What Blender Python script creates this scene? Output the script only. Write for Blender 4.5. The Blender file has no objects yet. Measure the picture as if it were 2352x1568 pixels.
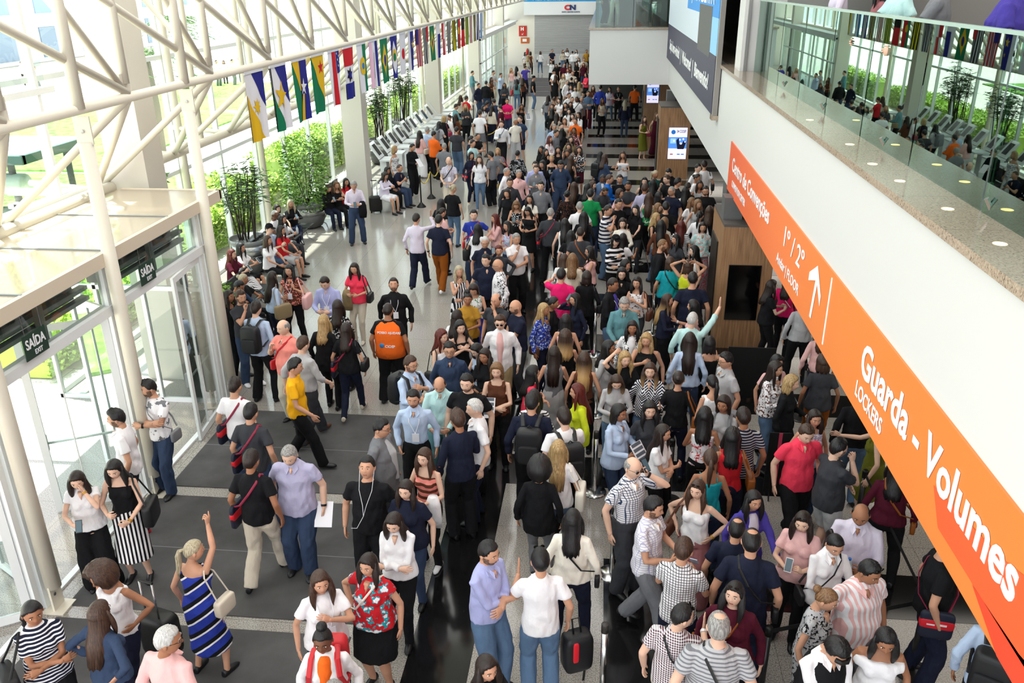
import bpy, math, random
import numpy as np
from mathutils import Vector, Matrix
rnd = random.Random(7)
SC = bpy.context.scene
COL = SC.collection
R = math.radians
# ---------------------------------------------------------------- camera
FPX = 1925.45; CAMH = 6.5
def _cam():
    pitch, roll, yaw = R(23.254), R(-0.608), R(-6.1435)
    cy, sy, cp, sp = math.cos(yaw), math.sin(yaw), math.cos(pitch), math.sin(pitch)
    fw = np.array([sy*cp, cy*cp, -sp]); rt = np.array([cy, -sy, 0.]); up = np.cross(rt, fw)
    c, s = math.cos(roll), math.sin(roll)
    return c*rt+s*up, -s*rt+c*up, fw
CR, CU, CF = _cam()
cam = bpy.data.objects.new('camera', bpy.data.cameras.new('camera'))
COL.objects.link(cam)
m = Matrix.Identity(4)
for i in range(3):
    m[i][0], m[i][1], m[i][2] = CR[i], CU[i], -CF[i]
m[2][3] = CAMH
cam.matrix_world = m
cam.data.sensor_width = 36; cam.data.lens = FPX/2352*36
cam.data.clip_start = .1; cam.data.clip_end = 500
SC.camera = cam
def at(x, y, z=0.0):
    d = (x-1176)/FPX*CR-(y-784)/FPX*CU+CF
    t = (z-CAMH)/d[2]
    return (t*d[0], t*d[1])
# ---------------------------------------------------------------- light
W = bpy.data.worlds.new('sky'); SC.world = W; W.use_nodes = True
nt = W.node_tree; bg = nt.nodes['Background']
bg.inputs[0].default_value = (.90, .95, 1.0, 1); bg.inputs[1].default_value = 3.0
def light(name, kind, loc, rot, energy, color=(1, 1, 1), **k):
    l = bpy.data.lights.new(name, kind); l.energy = energy; l.color = color
    for a, b in k.items(): setattr(l, a, b)
    o = bpy.data.objects.new(name, l); o.location = loc; o.rotation_euler = rot; COL.objects.link(o); return o
sd = Vector((1.0, -.2, -5.6)).normalized()
sun = light('sun', 'SUN', (-20, 0, 30), sd.to_track_quat('-Z', 'Y').to_euler(), 15.0, (1, .96, .88), angle=R(.6))
for i, yy in enumerate((1, 11, 22, 34, 48, 62)):
    light('ceiling_fill', 'AREA', (-2.8, yy, 10.8), (0, 0, 0), 490 if i else 190, (1, .985, .985), shape='RECTANGLE', size=9, size_y=7)  # unseen area lamps added overhead to brighten the hall
for yy in (5, 10, 15, 21, 28, 40):
    light('undercroft_fill', 'AREA', (5.2, yy, 2.7), (0, 0, 0), 38, (1, .93, .83), shape='RECTANGLE', size=3, size_y=2)  # fill lamps added to lift the dark space under the balcony
for yy in (8, 22): light('gallery_light', 'AREA', (5.2, yy, 10.0), (0, 0, 0), 160, (1, .96, .9), shape='RECTANGLE', size=3, size_y=8)
SC.view_settings.view_transform = 'Standard'; SC.view_settings.look = 'None'
SC.view_settings.gamma = 1; SC.view_settings.use_curve_mapping = False
SC.view_settings.exposure = 0.15
SC.cycles.max_bounces = 7; SC.cycles.diffuse_bounces = 3; SC.cycles.glossy_bounces = 3
SC.cycles.transparent_max_bounces = 14; SC.cycles.sample_clamp_indirect = 4
SC.cycles.caustics_reflective = False; SC.cycles.caustics_refractive = False
# ---------------------------------------------------------------- materials
MC = {}
def srgb(h):
    if isinstance(h, str):
        h = h.lstrip('#'); h = [int(h[i:i+2], 16)/255 for i in (0, 2, 4)]
        h = [c/12.92 if c <= .04045 else ((c+.055)/1.055)**2.4 for c in h]
    return (h[0], h[1], h[2], 1)
def mat(name, col, rough=.6, metal=0, spec=.4, emit=0):
    k = ('m', name)
    if k in MC: return MC[k]
    M = bpy.data.materials.new(name); M.use_nodes = True; b = M.node_tree.nodes['Principled BSDF']
    b.inputs['Base Color'].default_value = srgb(col); b.inputs['Roughness'].default_value = rough
    b.inputs['Metallic'].default_value = metal; b.inputs['Specular IOR Level'].default_value = spec
    if emit:
        b.inputs['Emission Color'].default_value = srgb(col); b.inputs['Emission Strength'].default_value = emit
    MC[k] = M; return M
def N(M, t, **k):
    n = M.node_tree.nodes.new('ShaderNode'+t)
    for a, b in k.items(): setattr(n, a, b)
    return n
def L(M, a, b): M.node_tree.links.new(a, b)
def ramp(M, fac, stops, interp='LINEAR'):
    r = N(M, 'ValToRGB'); r.color_ramp.interpolation = interp
    e = r.color_ramp.elements
    while len(e) < len(stops): e.new(.5)
    for q, (p, c) in zip(e, stops): q.position = p; q.color = srgb(c)
    L(M, fac, r.inputs[0]); return r.outputs[0]
def noise(M, scale, detail=2, coord='Object', vec=None, rough=.5):
    tc = N(M, 'TexCoord'); n = N(M, 'TexNoise'); n.inputs['Scale'].default_value = scale
    n.inputs['Detail'].default_value = detail; n.inputs['Roughness'].default_value = rough
    if vec:
        mp = N(M, 'Mapping'); mp.inputs['Scale'].default_value = vec; L(M, tc.outputs[coord], mp.inputs[0]); L(M, mp.outputs[0], n.inputs['Vector'])
    else: L(M, tc.outputs[coord], n.inputs['Vector'])
    return n.outputs['Fac']
def bsdf(M): return M.node_tree.nodes['Principled BSDF']
def bump(M, h, strength=.3, dist=.01):
    b = N(M, 'Bump'); b.inputs['Strength'].default_value = strength; b.inputs['Distance'].default_value = dist
    L(M, h, b.inputs['Height']); L(M, b.outputs[0], bsdf(M).inputs['Normal'])
def granite(name, stops, scale, rough, spec=.5):
    M = mat(name, '#888888', rough, 0, spec)
    n = N(M, 'TexNoise'); tc = N(M, 'TexCoord'); L(M, tc.outputs['Object'], n.inputs['Vector'])
    n.inputs['Scale'].default_value = scale; n.inputs['Detail'].default_value = 3; n.inputs['Roughness'].default_value = .7
    c = ramp(M, n.outputs['Fac'], stops)
    # slab joints
    br = N(M, 'TexBrick'); mp = N(M, 'Mapping'); L(M, tc.outputs['Object'], mp.inputs[0]); L(M, mp.outputs[0], br.inputs['Vector'])
    br.inputs['Scale'].default_value = 1; br.inputs['Brick Width'].default_value = 1.0; br.inputs['Row Height'].default_value = 1.0
    br.inputs['Mortar Size'].default_value = .004; br.offset = 0
    mx = N(M, 'MixRGB', blend_type='MULTIPLY'); mx.inputs[2].default_value = (.55, .55, .55, 1)
    L(M, br.outputs['Fac'], mx.inputs[0]); L(M, c, mx.inputs[1]); L(M, mx.outputs[0], bsdf(M).inputs['Base Color'])
    return M
G_LIGHT = granite('light_granite', ((.34, '#4b453f'), (.43, '#8c867f'), (.55, '#aaa49d'), (.72, '#c4bfb9')), 75, .12, .55)
G_BLACK = granite('black_granite', ((.3, '#0e0e0f'), (.7, '#1c1b1b')), 30, .11, .5)
G_BEIGE = granite('beige_granite', ((.32, '#4a4039'), (.42, '#a3907e'), (.6, '#b8a793'), (.8, '#cfc1b0')), 60, .12, .5)
M_WHITE = mat('white_paint', '#e9e8e5', .55)
M_FASC = mat('fascia_white', '#d6d5d4', .5); M_FASB = mat('box_white', '#e0dfde', .5)
M_CEIL = mat('ceiling_paint', '#dcdad6', .8)
M_STEEL = mat('ivory_steel', '#e2dac9', .35, 0, .5)
M_FRAME = mat('white_frame', '#e8eaea', .4)
M_CONC = mat('cream_column', '#ddd6cb', .6)
M_DARK = mat('dark_void', '#1b1a19', .6)
M_GREYP = mat('grey_post', '#5b5c5c', .5)
M_CHROME = mat('chrome', '#c9c9c9', .18, 1)
M_BLACK = mat('black_plastic', '#101010', .45)
M_CARPET = mat('charcoal_carpet', '#4a494b', .95, 0, .1)
bump(M_CARPET, noise(M_CARPET, 220, 2), .5, .004)
_c = noise(M_CARPET, 2.2, 4); L(M_CARPET, ramp(M_CARPET, _c, ((.3, '#4b4a4a'), (.7, '#5c5b5b'))), bsdf(M_CARPET).inputs['Base Color'])
def wood():
    M = mat('oak_veneer', '#9a7350', .42)
    L(M, ramp(M, noise(M, 5, 4, vec=(6, 6, .35)), ((.3, '#7d5b3f'), (.55, '#9c7654'), (.75, '#b08a66'))), bsdf(M).inputs['Base Color']); return M
M_WOOD = wood()
def glass(name, tint, refl=.10, fres=1.0):
    M = bpy.data.materials.new(name); M.use_nodes = True; t = M.node_tree; t.nodes.clear()
    o = t.nodes.new('ShaderNodeOutputMaterial'); mx = t.nodes.new('ShaderNodeMixShader')
    tr = t.nodes.new('ShaderNodeBsdfTransparent'); tr.inputs[0].default_value = srgb(tint)
    gl = t.nodes.new('ShaderNodeBsdfGlossy'); gl.inputs['Roughness'].default_value = .01
    f = t.nodes.new('ShaderNodeFresnel'); f.inputs[0].default_value = 1.5
    a = t.nodes.new('ShaderNodeMath'); a.operation = 'MULTIPLY_ADD'; a.inputs[1].default_value = fres; a.inputs[2].default_value = refl; a.use_clamp = True
    t.links.new(f.outputs[0], a.inputs[0]); t.links.new(a.outputs[0], mx.inputs[0])
    t.links.new(tr.outputs[0], mx.inputs[1]); t.links.new(gl.outputs[0], mx.inputs[2]); t.links.new(mx.outputs[0], o.inputs[0])
    return M
GL_FAC = glass('facade_glass', '#e6f3f0', .03, .8)
GL_RAIL = glass('rail_glass', '#9cc4b2', .16, 1.3)
_g = [n for n in GL_RAIL.node_tree.nodes if n.type == 'BSDF_GLOSSY'][0]; _g.inputs[0].default_value = srgb('#cfe8dc')
# ---------------------------------------------------------------- mesh helpers
class MB:
    def __init__(s): s.v = []; s.f = []; s.m = []; s.mats = []
    def mi(s, M):
        if M not in s.mats: s.mats.append(M)
        return s.mats.index(M)
    def add(s, vs, fs, M=None):
        o = len(s.v); s.v.extend([tuple(map(float, p)) for p in vs]); s.f.extend([tuple(i+o for i in f) for f in fs])
        k = s.mi(M) if M else 0; s.m.extend([k]*len(fs)); return s
    def box(s, a, b, M=None):
        x0, y0, z0 = a; x1, y1, z1 = b
        return s.add([(x0,y0,z0),(x1,y0,z0),(x1,y1,z0),(x0,y1,z0),(x0,y0,z1),(x1,y0,z1),(x1,y1,z1),(x0,y1,z1)],
                     [(0,3,2,1),(4,5,6,7),(0,1,5,4),(1,2,6,5),(2,3,7,6),(3,0,4,7)], M)
    def tube(s, pts, r, n=10, M=None, cap=True):
        pts = [np.array(p, float) for p in pts]; k = len(pts)
        rs = r if isinstance(r, (list, tuple)) else [r]*k
        vs = []; prev = None
        for i, p in enumerate(pts):
            d = pts[min(i+1, k-1)]-pts[max(i-1, 0)]; d = d/(np.linalg.norm(d)+1e-9)
            if prev is None:
                a = np.array([1., 0, 0]) if abs(d[0]) < .8 else np.array([0, 1., 0])
            else: a = prev
            u = a-d*(a@d); u /= np.linalg.norm(u); prev = u; w = np.cross(d, u)
            rr = rs[i]; ra, rb = rr if isinstance(rr, (tuple, list)) else (rr, rr)
            for j in range(n):
                t = 2*math.pi*j/n; vs.append(p+u*ra*math.cos(t)+w*rb*math.sin(t))
        fs = [(i*n+j, i*n+(j+1) % n, (i+1)*n+(j+1) % n, (i+1)*n+j) for i in range(k-1) for j in range(n)]
        if cap: fs += [tuple(range(n-1, -1, -1)), tuple(range((k-1)*n, k*n))]
        return s.add(vs, fs, M)
    def lathe(s, c, prof, n=20, M=None):
        cx, cy, cz = c; vs = [(cx+r*math.cos(2*math.pi*j/n), cy+r*math.sin(2*math.pi*j/n), cz+z) for r, z in prof for j in range(n)]
        k = len(prof); fs = [(i*n+j, i*n+(j+1) % n, (i+1)*n+(j+1) % n, (i+1)*n+j) for i in range(k-1) for j in range(n)]
        fs += [tuple(range(n-1, -1, -1)), tuple(range((k-1)*n, k*n))]
        return s.add(vs, fs, M)
    def mesh(s, name, M=None, smooth=False):
        me = bpy.data.meshes.new(name); me.from_pydata(s.v, [], s.f)
        for x in (s.mats or [M]): me.materials.append(x)
        if len(s.mats) > 1: me.polygons.foreach_set('material_index', s.m)
        if smooth: me.polygons.foreach_set('use_smooth', [True]*len(s.f))
        me.update(); return me
    def build(s, name, M=None, parent=None, smooth=False, loc=None, rot=None):
        o = bpy.data.objects.new(name, s.mesh(name, M, smooth)); COL.objects.link(o)
        if parent: o.parent = parent
        if loc is not None: o.location = loc
        if rot is not None: o.rotation_euler = rot
        return o
def tag(o, label, cat, group=None, kind=None):
    o['label'] = label; o['category'] = cat
    if group: o['group'] = group
    if kind: o['kind'] = kind
    return o
def struct(o): o['kind'] = 'structure'; return o
def empty(name, loc=(0, 0, 0), rz=0):
    o = bpy.data.objects.new(name, None); o.location = loc; o.rotation_euler = (0, 0, rz); o.empty_display_size = .1; COL.objects.link(o); return o
def copy_tree(o, parent=None):
    c = o.copy(); COL.objects.link(c); c.parent = parent
    for ch in [x for x in KIDS.get(o.name, [])]:
        cc = copy_tree(ch, c); 
    return c
KIDS = {}
def kid(o, parent):
    o.parent = parent; KIDS.setdefault(parent.name, []).append(o); return o
def box(name, a, b, M, parent=None): return MB().box(a, b).build(name, M, parent)
def text(name, body, loc, rot, size, M, parent=None, sx=1.0, bold=0.0, ext=.002, align='LEFT', fit=None):
    c = bpy.data.curves.new(name, 'FONT'); c.body = body; c.size = size; c.extrude = ext; c.align_x = align; c.offset = bold
    c.resolution_u = 3; c.materials.append(M)
    o = bpy.data.objects.new(name, c); o.location = loc; o.rotation_euler = rot; COL.objects.link(o)
    if fit:
        bpy.context.view_layer.update(); sx = fit/max(o.dimensions.x, .01)
    o.scale = (sx, 1, 1)
    if parent: o.parent = parent
    return o
FACE_L = (R(90), 0, R(-90))     # writing on a wall that faces -X
FACE_C = (R(90), 0, 0)          # writing on a wall that faces -Y
FACE_R = (R(90), 0, R(90))      # faces +X
# ---------------------------------------------------------------- floor, mats
struct(box('floor', (-9.25, -6, -.2), (12, 76, 0), G_LIGHT))
fs = MB()
fs.box((-1.85, -6, 0), (-1.18, 40, .003)); fs.box((.19, -6, 0), (.75, 8.44, .003)); fs.box((.75, 7.67, 0), (12, 8.44, .003)); fs.box((.75, 5.3, 0), (12, 6.07, .003))
for k in range(18):
    y = 10.0+k*2.37; fs.box((-1.18 if y < 30 else -.6, y, 0), (12, y+.8, .003))
struct(fs.build('floor_black_strips', G_BLACK))
M_GRATE = mat('dark_floor_mat', '#4a4448', .9)
for k, y in enumerate((53, 55.7, 58.4, 61.1)):
    tag(box('floor_mat', (-6.3, y, 0), (-2.2, y+2.4, .012), M_GRATE), ['dark grey mat across the far hall floor, the nearest of four', 'dark grey mat across the far hall floor, second from the camera', 'dark grey mat across the far hall floor, third from the camera', 'dark grey mat across the far hall floor, the farthest'][k], 'mat', 'grey mats across the far end of the hall')
for y0, y1, l in ((9.52, 11.8, 'charcoal entrance mat farthest from the camera, inside the glass doors'), (7.04, 9.29, 'charcoal entrance mat in the middle, between the two pale granite strips'), (4.3, 6.84, 'charcoal entrance mat nearest the camera at the bottom left')):
    o = box('entrance_mat', (-5.9, y0, 0), (-2.52, y1, .012), M_CARPET); tag(o, l, 'mat', 'charcoal entrance mats')
    s_ = box('seam', (-5.9, (y0+y1)/2-.006, .012), (-2.52, (y0+y1)/2+.006, .0135), mat('mat_seam', '#77757a', .8), o)
# ---------------------------------------------------------------- ceiling, walls
struct(MB().box((-9.3, 12.1, 11), (12, 76, 11.3)).box((-8.3, -6, 11), (12, 12.1, 11.3)).build('ceiling', M_CEIL))
M_SHUT = mat('shutter_grey', '#a7a6a8', .45)
_b = N(M_SHUT, 'TexWave', bands_direction='Z'); _tc = N(M_SHUT, 'TexCoord'); L(M_SHUT, _tc.outputs['Object'], _b.inputs[0]); _b.inputs['Scale'].default_value = 2.6; bump(M_SHUT, _b.outputs['Fac'], .8, .03)
struct(box('wall_back', (-9.2, 73.4, 0), (12, 73.8, 11), mat('back_wall_paint', '#d9d3cb', .6)))
t = empty('roller_shutter', (-3.4, 73.3, 0)); tag(t, 'grey ribbed roller shutter closed across the far end wall', 'shutter')
box('curtain', (-2.35, -.0, 0), (3.2, .08, 3.95), M_SHUT, t); box('bottom_rail', (-2.35, -.03, 0), (3.2, .05, .9), mat('shutter_light', '#b9b8ba', .45), t)
t = empty('header_sign', (0, 72.9, 0)); tag(t, 'white header panel over the far shutter with blue top band and red and blue logo', 'sign')
M_BLUEB = mat('sign_blue', '#2f9bdc', .5); M_SW = mat('sign_white', '#e6e6ea', .5); M_RED = mat('logo_red', '#d22a35', .5); M_NAVY = mat('logo_navy', '#23356b', .5)
box('panel', (-6.6, 0, 3.95), (2, .3, 4.95), M_SW, t); box('blue_band', (-6.6, -.01, 4.95), (2, .3, 6.6), M_BLUEB, t)
text('lettering', 'Hall Pavilhão', (-5.9, -.05, 5.02), FACE_C, .5, mat('pale_blue', '#9fd3f3', .5), t, ext=.01)
text('logo', 'C', (-3.3, -.04, 4.33), FACE_C, .5, M_RED, t, 1.3, .03, .01); text('logo', 'N', (-2.88, -.04, 4.33), FACE_C, .5, M_NAVY, t, 1.3, .03, .01)
text('lettering', 'EXPO CENTER NORTE', (-3.5, -.04, 4.12), FACE_C, .13, M_NAVY, t, 1.1, .003, .01)
t = empty('hydrant_sign', (-6.7, 72.75, 0)); tag(t, 'red hydrant sign with white letter H beside the far shutter', 'sign')
box('plate', (-.35, .6, 2.3), (.3, .65, 3.1), mat('sign_red', '#b5261d', .5), t); text('letter', 'H', (-.2, .58, 2.75), FACE_C, .36, M_SW, t, 1, .02)
text('arrow', '↙', (-.15, .58, 2.4), FACE_C, .3, M_SW, t)
t = empty('orange_notice', (-6.55, 73.35, 0)); tag(t, 'small orange notice below the red hydrant sign', 'sign')
box('plate', (-.35, 0, 1.75), (.35, .05, 2.2), mat('sign_orange', '#c05a22', .5), t); box('note', (-.2, -.02, 1.88), (.15, .0, 2.1), M_SW, t)
t = empty('fire_extinguisher', (-6.35, 73.3, 0)); tag(t, 'red fire extinguisher on the far wall under the signs', 'fire extinguisher')
MB().lathe((0, 0, .8), ((.02, 0), (.1, .02), (.1, .4), (.04, .5), (.03, .56))).build('cylinder', mat('sign_red', '#b5261d', .5), t, True); MB().tube([(0, 0, 1.35), (.12, 0, 1.3), (.14, 0, 1.0)], .012).build('hose', M_BLACK, t)
# ---------------------------------------------------------------- right balcony
struct(box('wall_balcony_fascia', (2.45, -6, 2.83), (2.62, 33.5, 4.83), M_FASC))
struct(box('wall_balcony_box', (-.55, 33.5, 2.83), (2.62, 33.68, 4.83), M_FASB))
struct(box('wall_balcony_side', (-.55, 33.68, 2.83), (-.4, 72, 4.83), M_FASB))
sl = MB().box((2.62, -6, 2.9), (12, 33.5, 4.7)).box((-.4, 33.68, 2.9), (12, 72, 4.7)); struct(sl.build('floor_balcony_slab', mat('soffit_grey', '#6d6a66', .7)))
cu = MB().box((2.41, -6, 4.80), (3.05, 18.6, 4.87)).box((2.41, 33.4, 4.80), (3.05, 33.6, 4.87)).box((-.6, 33.44, 4.80), (2.6, 34.0, 4.87)).box((-.6, 34.0, 4.80), (-.1, 72, 4.87)).box((2.62, 18.6, 4.8), (3.05, 33.4, 4.87))
struct(cu.build('trim_balcony_granite', G_BEIGE))
struct(box('floor_balcony', (3.05, -6, 4.7), (12, 72, 4.85), mat('balcony_floor', '#8d8378', .25)))
struct(box('floor_box_balcony', (-.1, 34, 4.7), (3.05, 72, 4.85), mat('balcony_floor_dark', '#4b352a', .3)))
struct(box('wall_gallery', (8.5, -6, 4.85), (8.7, 76, 11), mat('gallery_wall', '#a9a7a5', .6)))
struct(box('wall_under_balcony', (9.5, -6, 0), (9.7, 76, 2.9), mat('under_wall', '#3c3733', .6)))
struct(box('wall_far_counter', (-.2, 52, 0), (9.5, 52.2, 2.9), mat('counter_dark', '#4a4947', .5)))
for y in (7.0,): pass
downl = mat('downlight_glow', '#ffd98c', .4, 0, .4, 4)
for i, (px, py) in enumerate(((1860, 275), (1952, 331), (2004, 376), (2067, 415), (2177, 479), (2297, 559))):
    x_, y_ = at(px, py, 4.872)
    o = MB().lathe((x_, y_, 4.868), ((.045, 0), (.045, .004), (.03, .006)), 14).build('recessed_light', downl)
    tag(o, 'small round warm light set in the granite ledge, number %s counting from the white column' % ['one', 'two', 'three', 'four', 'five', 'six'][i], 'light', 'warm lights in the balcony ledge')
t = empty('glass_railing', (2.87, 0, 0)); tag(t, 'greenish glass railing along the near right balcony with steel handrail', 'railing')
yy = -5.0
while yy < 17.0:
    box('glass_pane', (-.006, yy, 4.87), (.006, yy+1.62, 6.12), GL_RAIL, t); yy += 1.65
box('top_cap', (-.02, -5, 6.12), (.02, 17.2, 6.15), mat('glass_edge', '#9fb8ad', .2), t)
MB().tube([(.10, -5, 5.98), (.10, 17.2, 5.98)], .022, 10).build('handrail', M_CHROME, t, True)
for k in range(8):
    MB().tube([(.02, -4+k*2.6, 4.9), (-.04, -4+k*2.6, 5.0)], .018, 8).build('glass_clamp', M_CHROME, t)
t = empty('glass_railing', (-.35, 33.8, 0)); tag(t, 'glass railing on the projecting balcony box at the far end', 'railing')
GL_BOX = glass('box_glass', '#c2d6cd', .03, .7)
for k in range(4): box('glass_pane', (k*.7, 0, 4.87), (k*.7+.68, .012, 6.1), GL_BOX, t)
for k in range(8): box('glass_pane', (-.01, .05+k*1.9, 4.87), (.0, 1.9+k*1.9, 6.1), GL_BOX, t)
MB().tube([(0, 0, 6.1), (2.8, 0, 6.1)], .02).build('handrail', M_CHROME, t)
struct(MB().box((2.6, 17.2, 4.87), (3.35, 17.9, 11)).build('wall_column_white', M_FASC)); struct(box('trim_column_strip', (2.66, 17.15, 4.87), (2.71, 17.2, 11), mat('grey_gap', '#8b8b8b', .5)))
struct(MB().box((2.95, 17.92, 4.87), (3.0, 33, 9)).build('wall_gap_backing', mat('gap_dark', '#2a2826', .15, 0, .6)))  # opaque sheet, its dark colour stands in for the shaded gap by the banner
struct(box('wall_box_dark_backing', (.2, 38.5, 4.85), (3.05, 38.7, 9), mat('dim_interior_grey', '#4f5250', .5)))  # added backing, the dimness of the interior behind the railing is its colour
t = empty('litter_bin', (1.95, 35.2, 4.86)); tag(t, 'brushed steel litter bin on the far balcony box', 'bin'); MB().lathe((0, 0, 0), ((.19, 0), (.19, .78), (.17, .8))).build('body', M_CHROME, t, True); MB().lathe((0, 0, .8), ((.17, 0), (.15, .05), (.08, .07))).build('lid', M_CHROME, t, True)
# banner
t = empty('welcome_banner', (2.33, 0, 0)); tag(t, 'long hanging banner reading Seja bem-vindo, Welcome, Bienvenido on navy', 'banner')
M_BN = mat('banner_navy', '#3b3850', .55); M_BB = mat('banner_blue', '#1f8fe0', .5); M_BP = mat('banner_pale', '#cfd9e6', .5); M_BC = mat('banner_cyan', '#8cc8f0', .5); M_BG = mat('banner_grey', '#4d4c4d', .5)
box('frame', (0, 18.6, 3.82), (.10, 33.3, 8.2), mat('banner_frame', '#8e8984', .4), t)
def bann(n, y0, y1, z0, z1, M): return box(n, (-.012, y0, z0), (0, y1, z1), M, t)
bann('navy_band', 18.75, 33.2, 3.84, 5.02, M_BN); bann('white_field', 26.0, 33.2, 5.02, 8.2, M_BP); bann('blue_field', 18.75, 26, 5.75, 8.2, M_BB)
MB().add([(-.013, 26, 5.02), (-.013, 22.6, 5.02), (-.013, 22.6, 5.75), (-.013, 26, 5.75)], [(0, 1, 2, 3)]).build('photo_pale', M_BP, t)
bann('photo_cyan', 18.75, 19.9, 5.02, 5.75, M_BC)
box('photo_grey', (-.016, 19.9, 4.9), (-.012, 22.6, 5.95), M_BG, t)
W_TXT = mat('lettering_white', '#f2f1f4', .5)
text('lettering', 'Seja bem-vindo!  |  Welcome!  |  Bienvenido!', (-.02, 31.9, 4.24), FACE_L, .46, W_TXT, t, 1, .012, fit=12.2)
text('lettering', 'AÇÃO ABERTA', (-.02, 25.6, 6.0), FACE_L, .5, W_TXT, t, 1, .006, fit=6)
box('red_mark', (-.016, 31.2, 6.0), (-.012, 31.6, 6.2), M_RED, t)
box('ledge', (-.02, 18.55, 3.74), (.13, 18.85, 3.83), G_BEIGE, t)
# orange wayfinding sign
M_OR = mat('sign_orange_print', '#ee7f4a', .45); _y = N(M_OR, 'TexCoord'); _s = N(M_OR, 'SeparateXYZ'); L(M_OR, _y.outputs['Object'], _s.inputs[0])
_m = N(M_OR, 'MapRange'); _m.inputs[1].default_value = 3.6; _m.inputs[2].default_value = 16.3; L(M_OR, _s.outputs[1], _m.inputs[0])
L(M_OR, ramp(M_OR, _m.outputs[0], ((.0, '#e5803a'), (.35, '#ea8742'), (.6, '#f08048'), (1, '#e8603a'))), bsdf(M_OR).inputs['Base Color'])
t = empty('wayfinding_sign', (2.43, 0, 0)); tag(t, 'long orange wayfinding sign on the balcony fascia reading Centro de Convenções and Guarda - Volumes', 'sign')
box('panel', (0, -4, 2.80), (.02, 16.3, 3.70), M_OR, t)
M_O1 = mat('sign_deep_orange', '#ee5f33', .45); M_O2 = mat('sign_red_orange', '#f0482c', .45)
def tri(n, P, M): MB().add([(-.004, y, z) for y, z in P], [tuple(range(len(P)))]).build(n, M, t)
tri('angular_shape', [(5.35, 3.18), (5.15, 2.96), (3.55, 2.98), (3.3, 3.65), (4.3, 3.35)], M_O1)
tri('angular_shape', [(4.55, 2.96), (4.1, 2.80), (2.5, 2.80), (2.5, 3.3), (3.9, 3.0)], M_O2)
tri('angular_shape', [(3.3, 3.7), (3.4, 3.0), (1.0, 2.9), (1, 3.7)], M_O1)
def wtxt(b, y0, y1, z, cap, bold=.0): text('lettering', b, (-.006, y0, z), FACE_L, cap/.70, W_TXT, t, 1, bold, fit=y0-y1)
wtxt('Centro de Convenções', 15.87, 12.05, 3.25, .24, .006); wtxt('CONVENTION CENTER', 15.72, 14.15, 2.98, .115, .002)
wtxt('1º / 2º', 11.02, 9.86, 3.28, .26, .003); wtxt('Andar | FLOOR', 11.25, 9.84, 2.965, .13, .002)
wtxt('Guarda - Volumes', 7.25, 4.10, 3.19, .30, .010); wtxt('LOCKERS', 7.28, 6.5, 2.94, .145, .003)
tri('arrow', [(9.22, 2.95), (9.14, 2.95), (9.07, 3.38), (8.86, 3.20), (8.86, 3.32), (9.14, 3.58), (9.46, 3.40), (9.46, 3.30), (9.16, 3.40)], W_TXT)
box('divider', (-.006, 8.53, 2.89), (0, 8.56, 3.64), W_TXT, t)
# wood kiosks under the balcony
def totem(x0, x1, y0, depth, h, screen, lit, label, z0=0.0):
    t = empty('display_totem', (x0, y0, 0)); tag(t, label, 'totem', 'oak display totems under the balcony')
    w = x1-x0
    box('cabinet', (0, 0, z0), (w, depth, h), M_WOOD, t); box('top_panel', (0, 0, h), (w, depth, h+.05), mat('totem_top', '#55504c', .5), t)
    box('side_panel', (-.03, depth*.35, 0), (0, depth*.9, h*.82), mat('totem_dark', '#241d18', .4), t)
    a, b, c, d = screen
    box('bezel', (a-.01-x0, -.012, b-.01), (c+.01-x0, 0, d+.01), M_BLACK, t)
    if not lit:
        box('screen', (a-x0, -.018, b), (c-x0, -.012, d), mat('screen_off', '#060607', .12, 0, .6), t)
    else:
        E1 = mat('screen_lilac', '#d9d4f5', .4, 0, .3, .9); E2 = mat('screen_blue', '#4f86d8', .4, 0, .3, .8); E3 = mat('screen_navy', '#0d1238', .4); E4 = mat('screen_ball', '#1f6fc0', .4, 0, .3, .5); E5 = mat('screen_sky', '#88b8ee', .4, 0, .3, .9)
        W_ = c-a; H_ = d-b; X_ = a-x0
        box('screen', (X_, -.018, b), (X_+W_, -.012, d), E1, t); box('picture', (X_, -.02, b+.34*H_), (X_+W_, -.018, b+.70*H_), E2, t)
        box('picture_glow', (X_+.1*W_, -.021, b+.50*H_), (X_+.4*W_, -.02, b+.66*H_), E5, t)
        MB().add([(X_+p*W_, -.022, b+q*H_) for p, q in ((.5, .32), (.85, .32), (.97, .55), (.8, .58), (.75, .48), (.6, .48), (.55, .68), (.42, .6))], [tuple(range(8))]).build('figure', E3, t)
        for p, q, s in ((.3, .58, .05), (.62, .62, .05), (.8, .64, .05), (.9, .55, .04), (.68, .5, .06)):
            MB().tube([(X_+p*W_, -.026, b+q*H_), (X_+p*W_, -.022, b+q*H_)], s*W_, 12).build('icon', E1, t)
        MB().tube([(X_+.24*W_, -.03, b+.86*H_), (X_+.24*W_, -.018, b+.86*H_)], .12*W_, 16).build('globe', E4, t)
        text('lettering', '34 CIOSP', (X_+.42*W_, -.022, b+.84*H_), FACE_C, .13*W_/.6, E3, t, 1, .002, .001, fit=.5*W_)
        for p in (.12, .5, .72): box('small_logo', (X_+p*W_, -.021, b+.14*H_), (X_+(p+.16)*W_, -.018, b+.17*H_), mat('logo_red', '#d22a35', .5) if p < .2 else E4, t)
    return t
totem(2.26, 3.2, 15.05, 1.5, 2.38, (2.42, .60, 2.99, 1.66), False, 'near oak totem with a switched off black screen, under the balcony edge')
totem(2.0, 3.05, 30.0, 1.4, 2.45, (2.33, .71, 2.96, 1.79), True, 'middle oak totem with a lit lilac and blue screen under the balcony')
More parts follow.
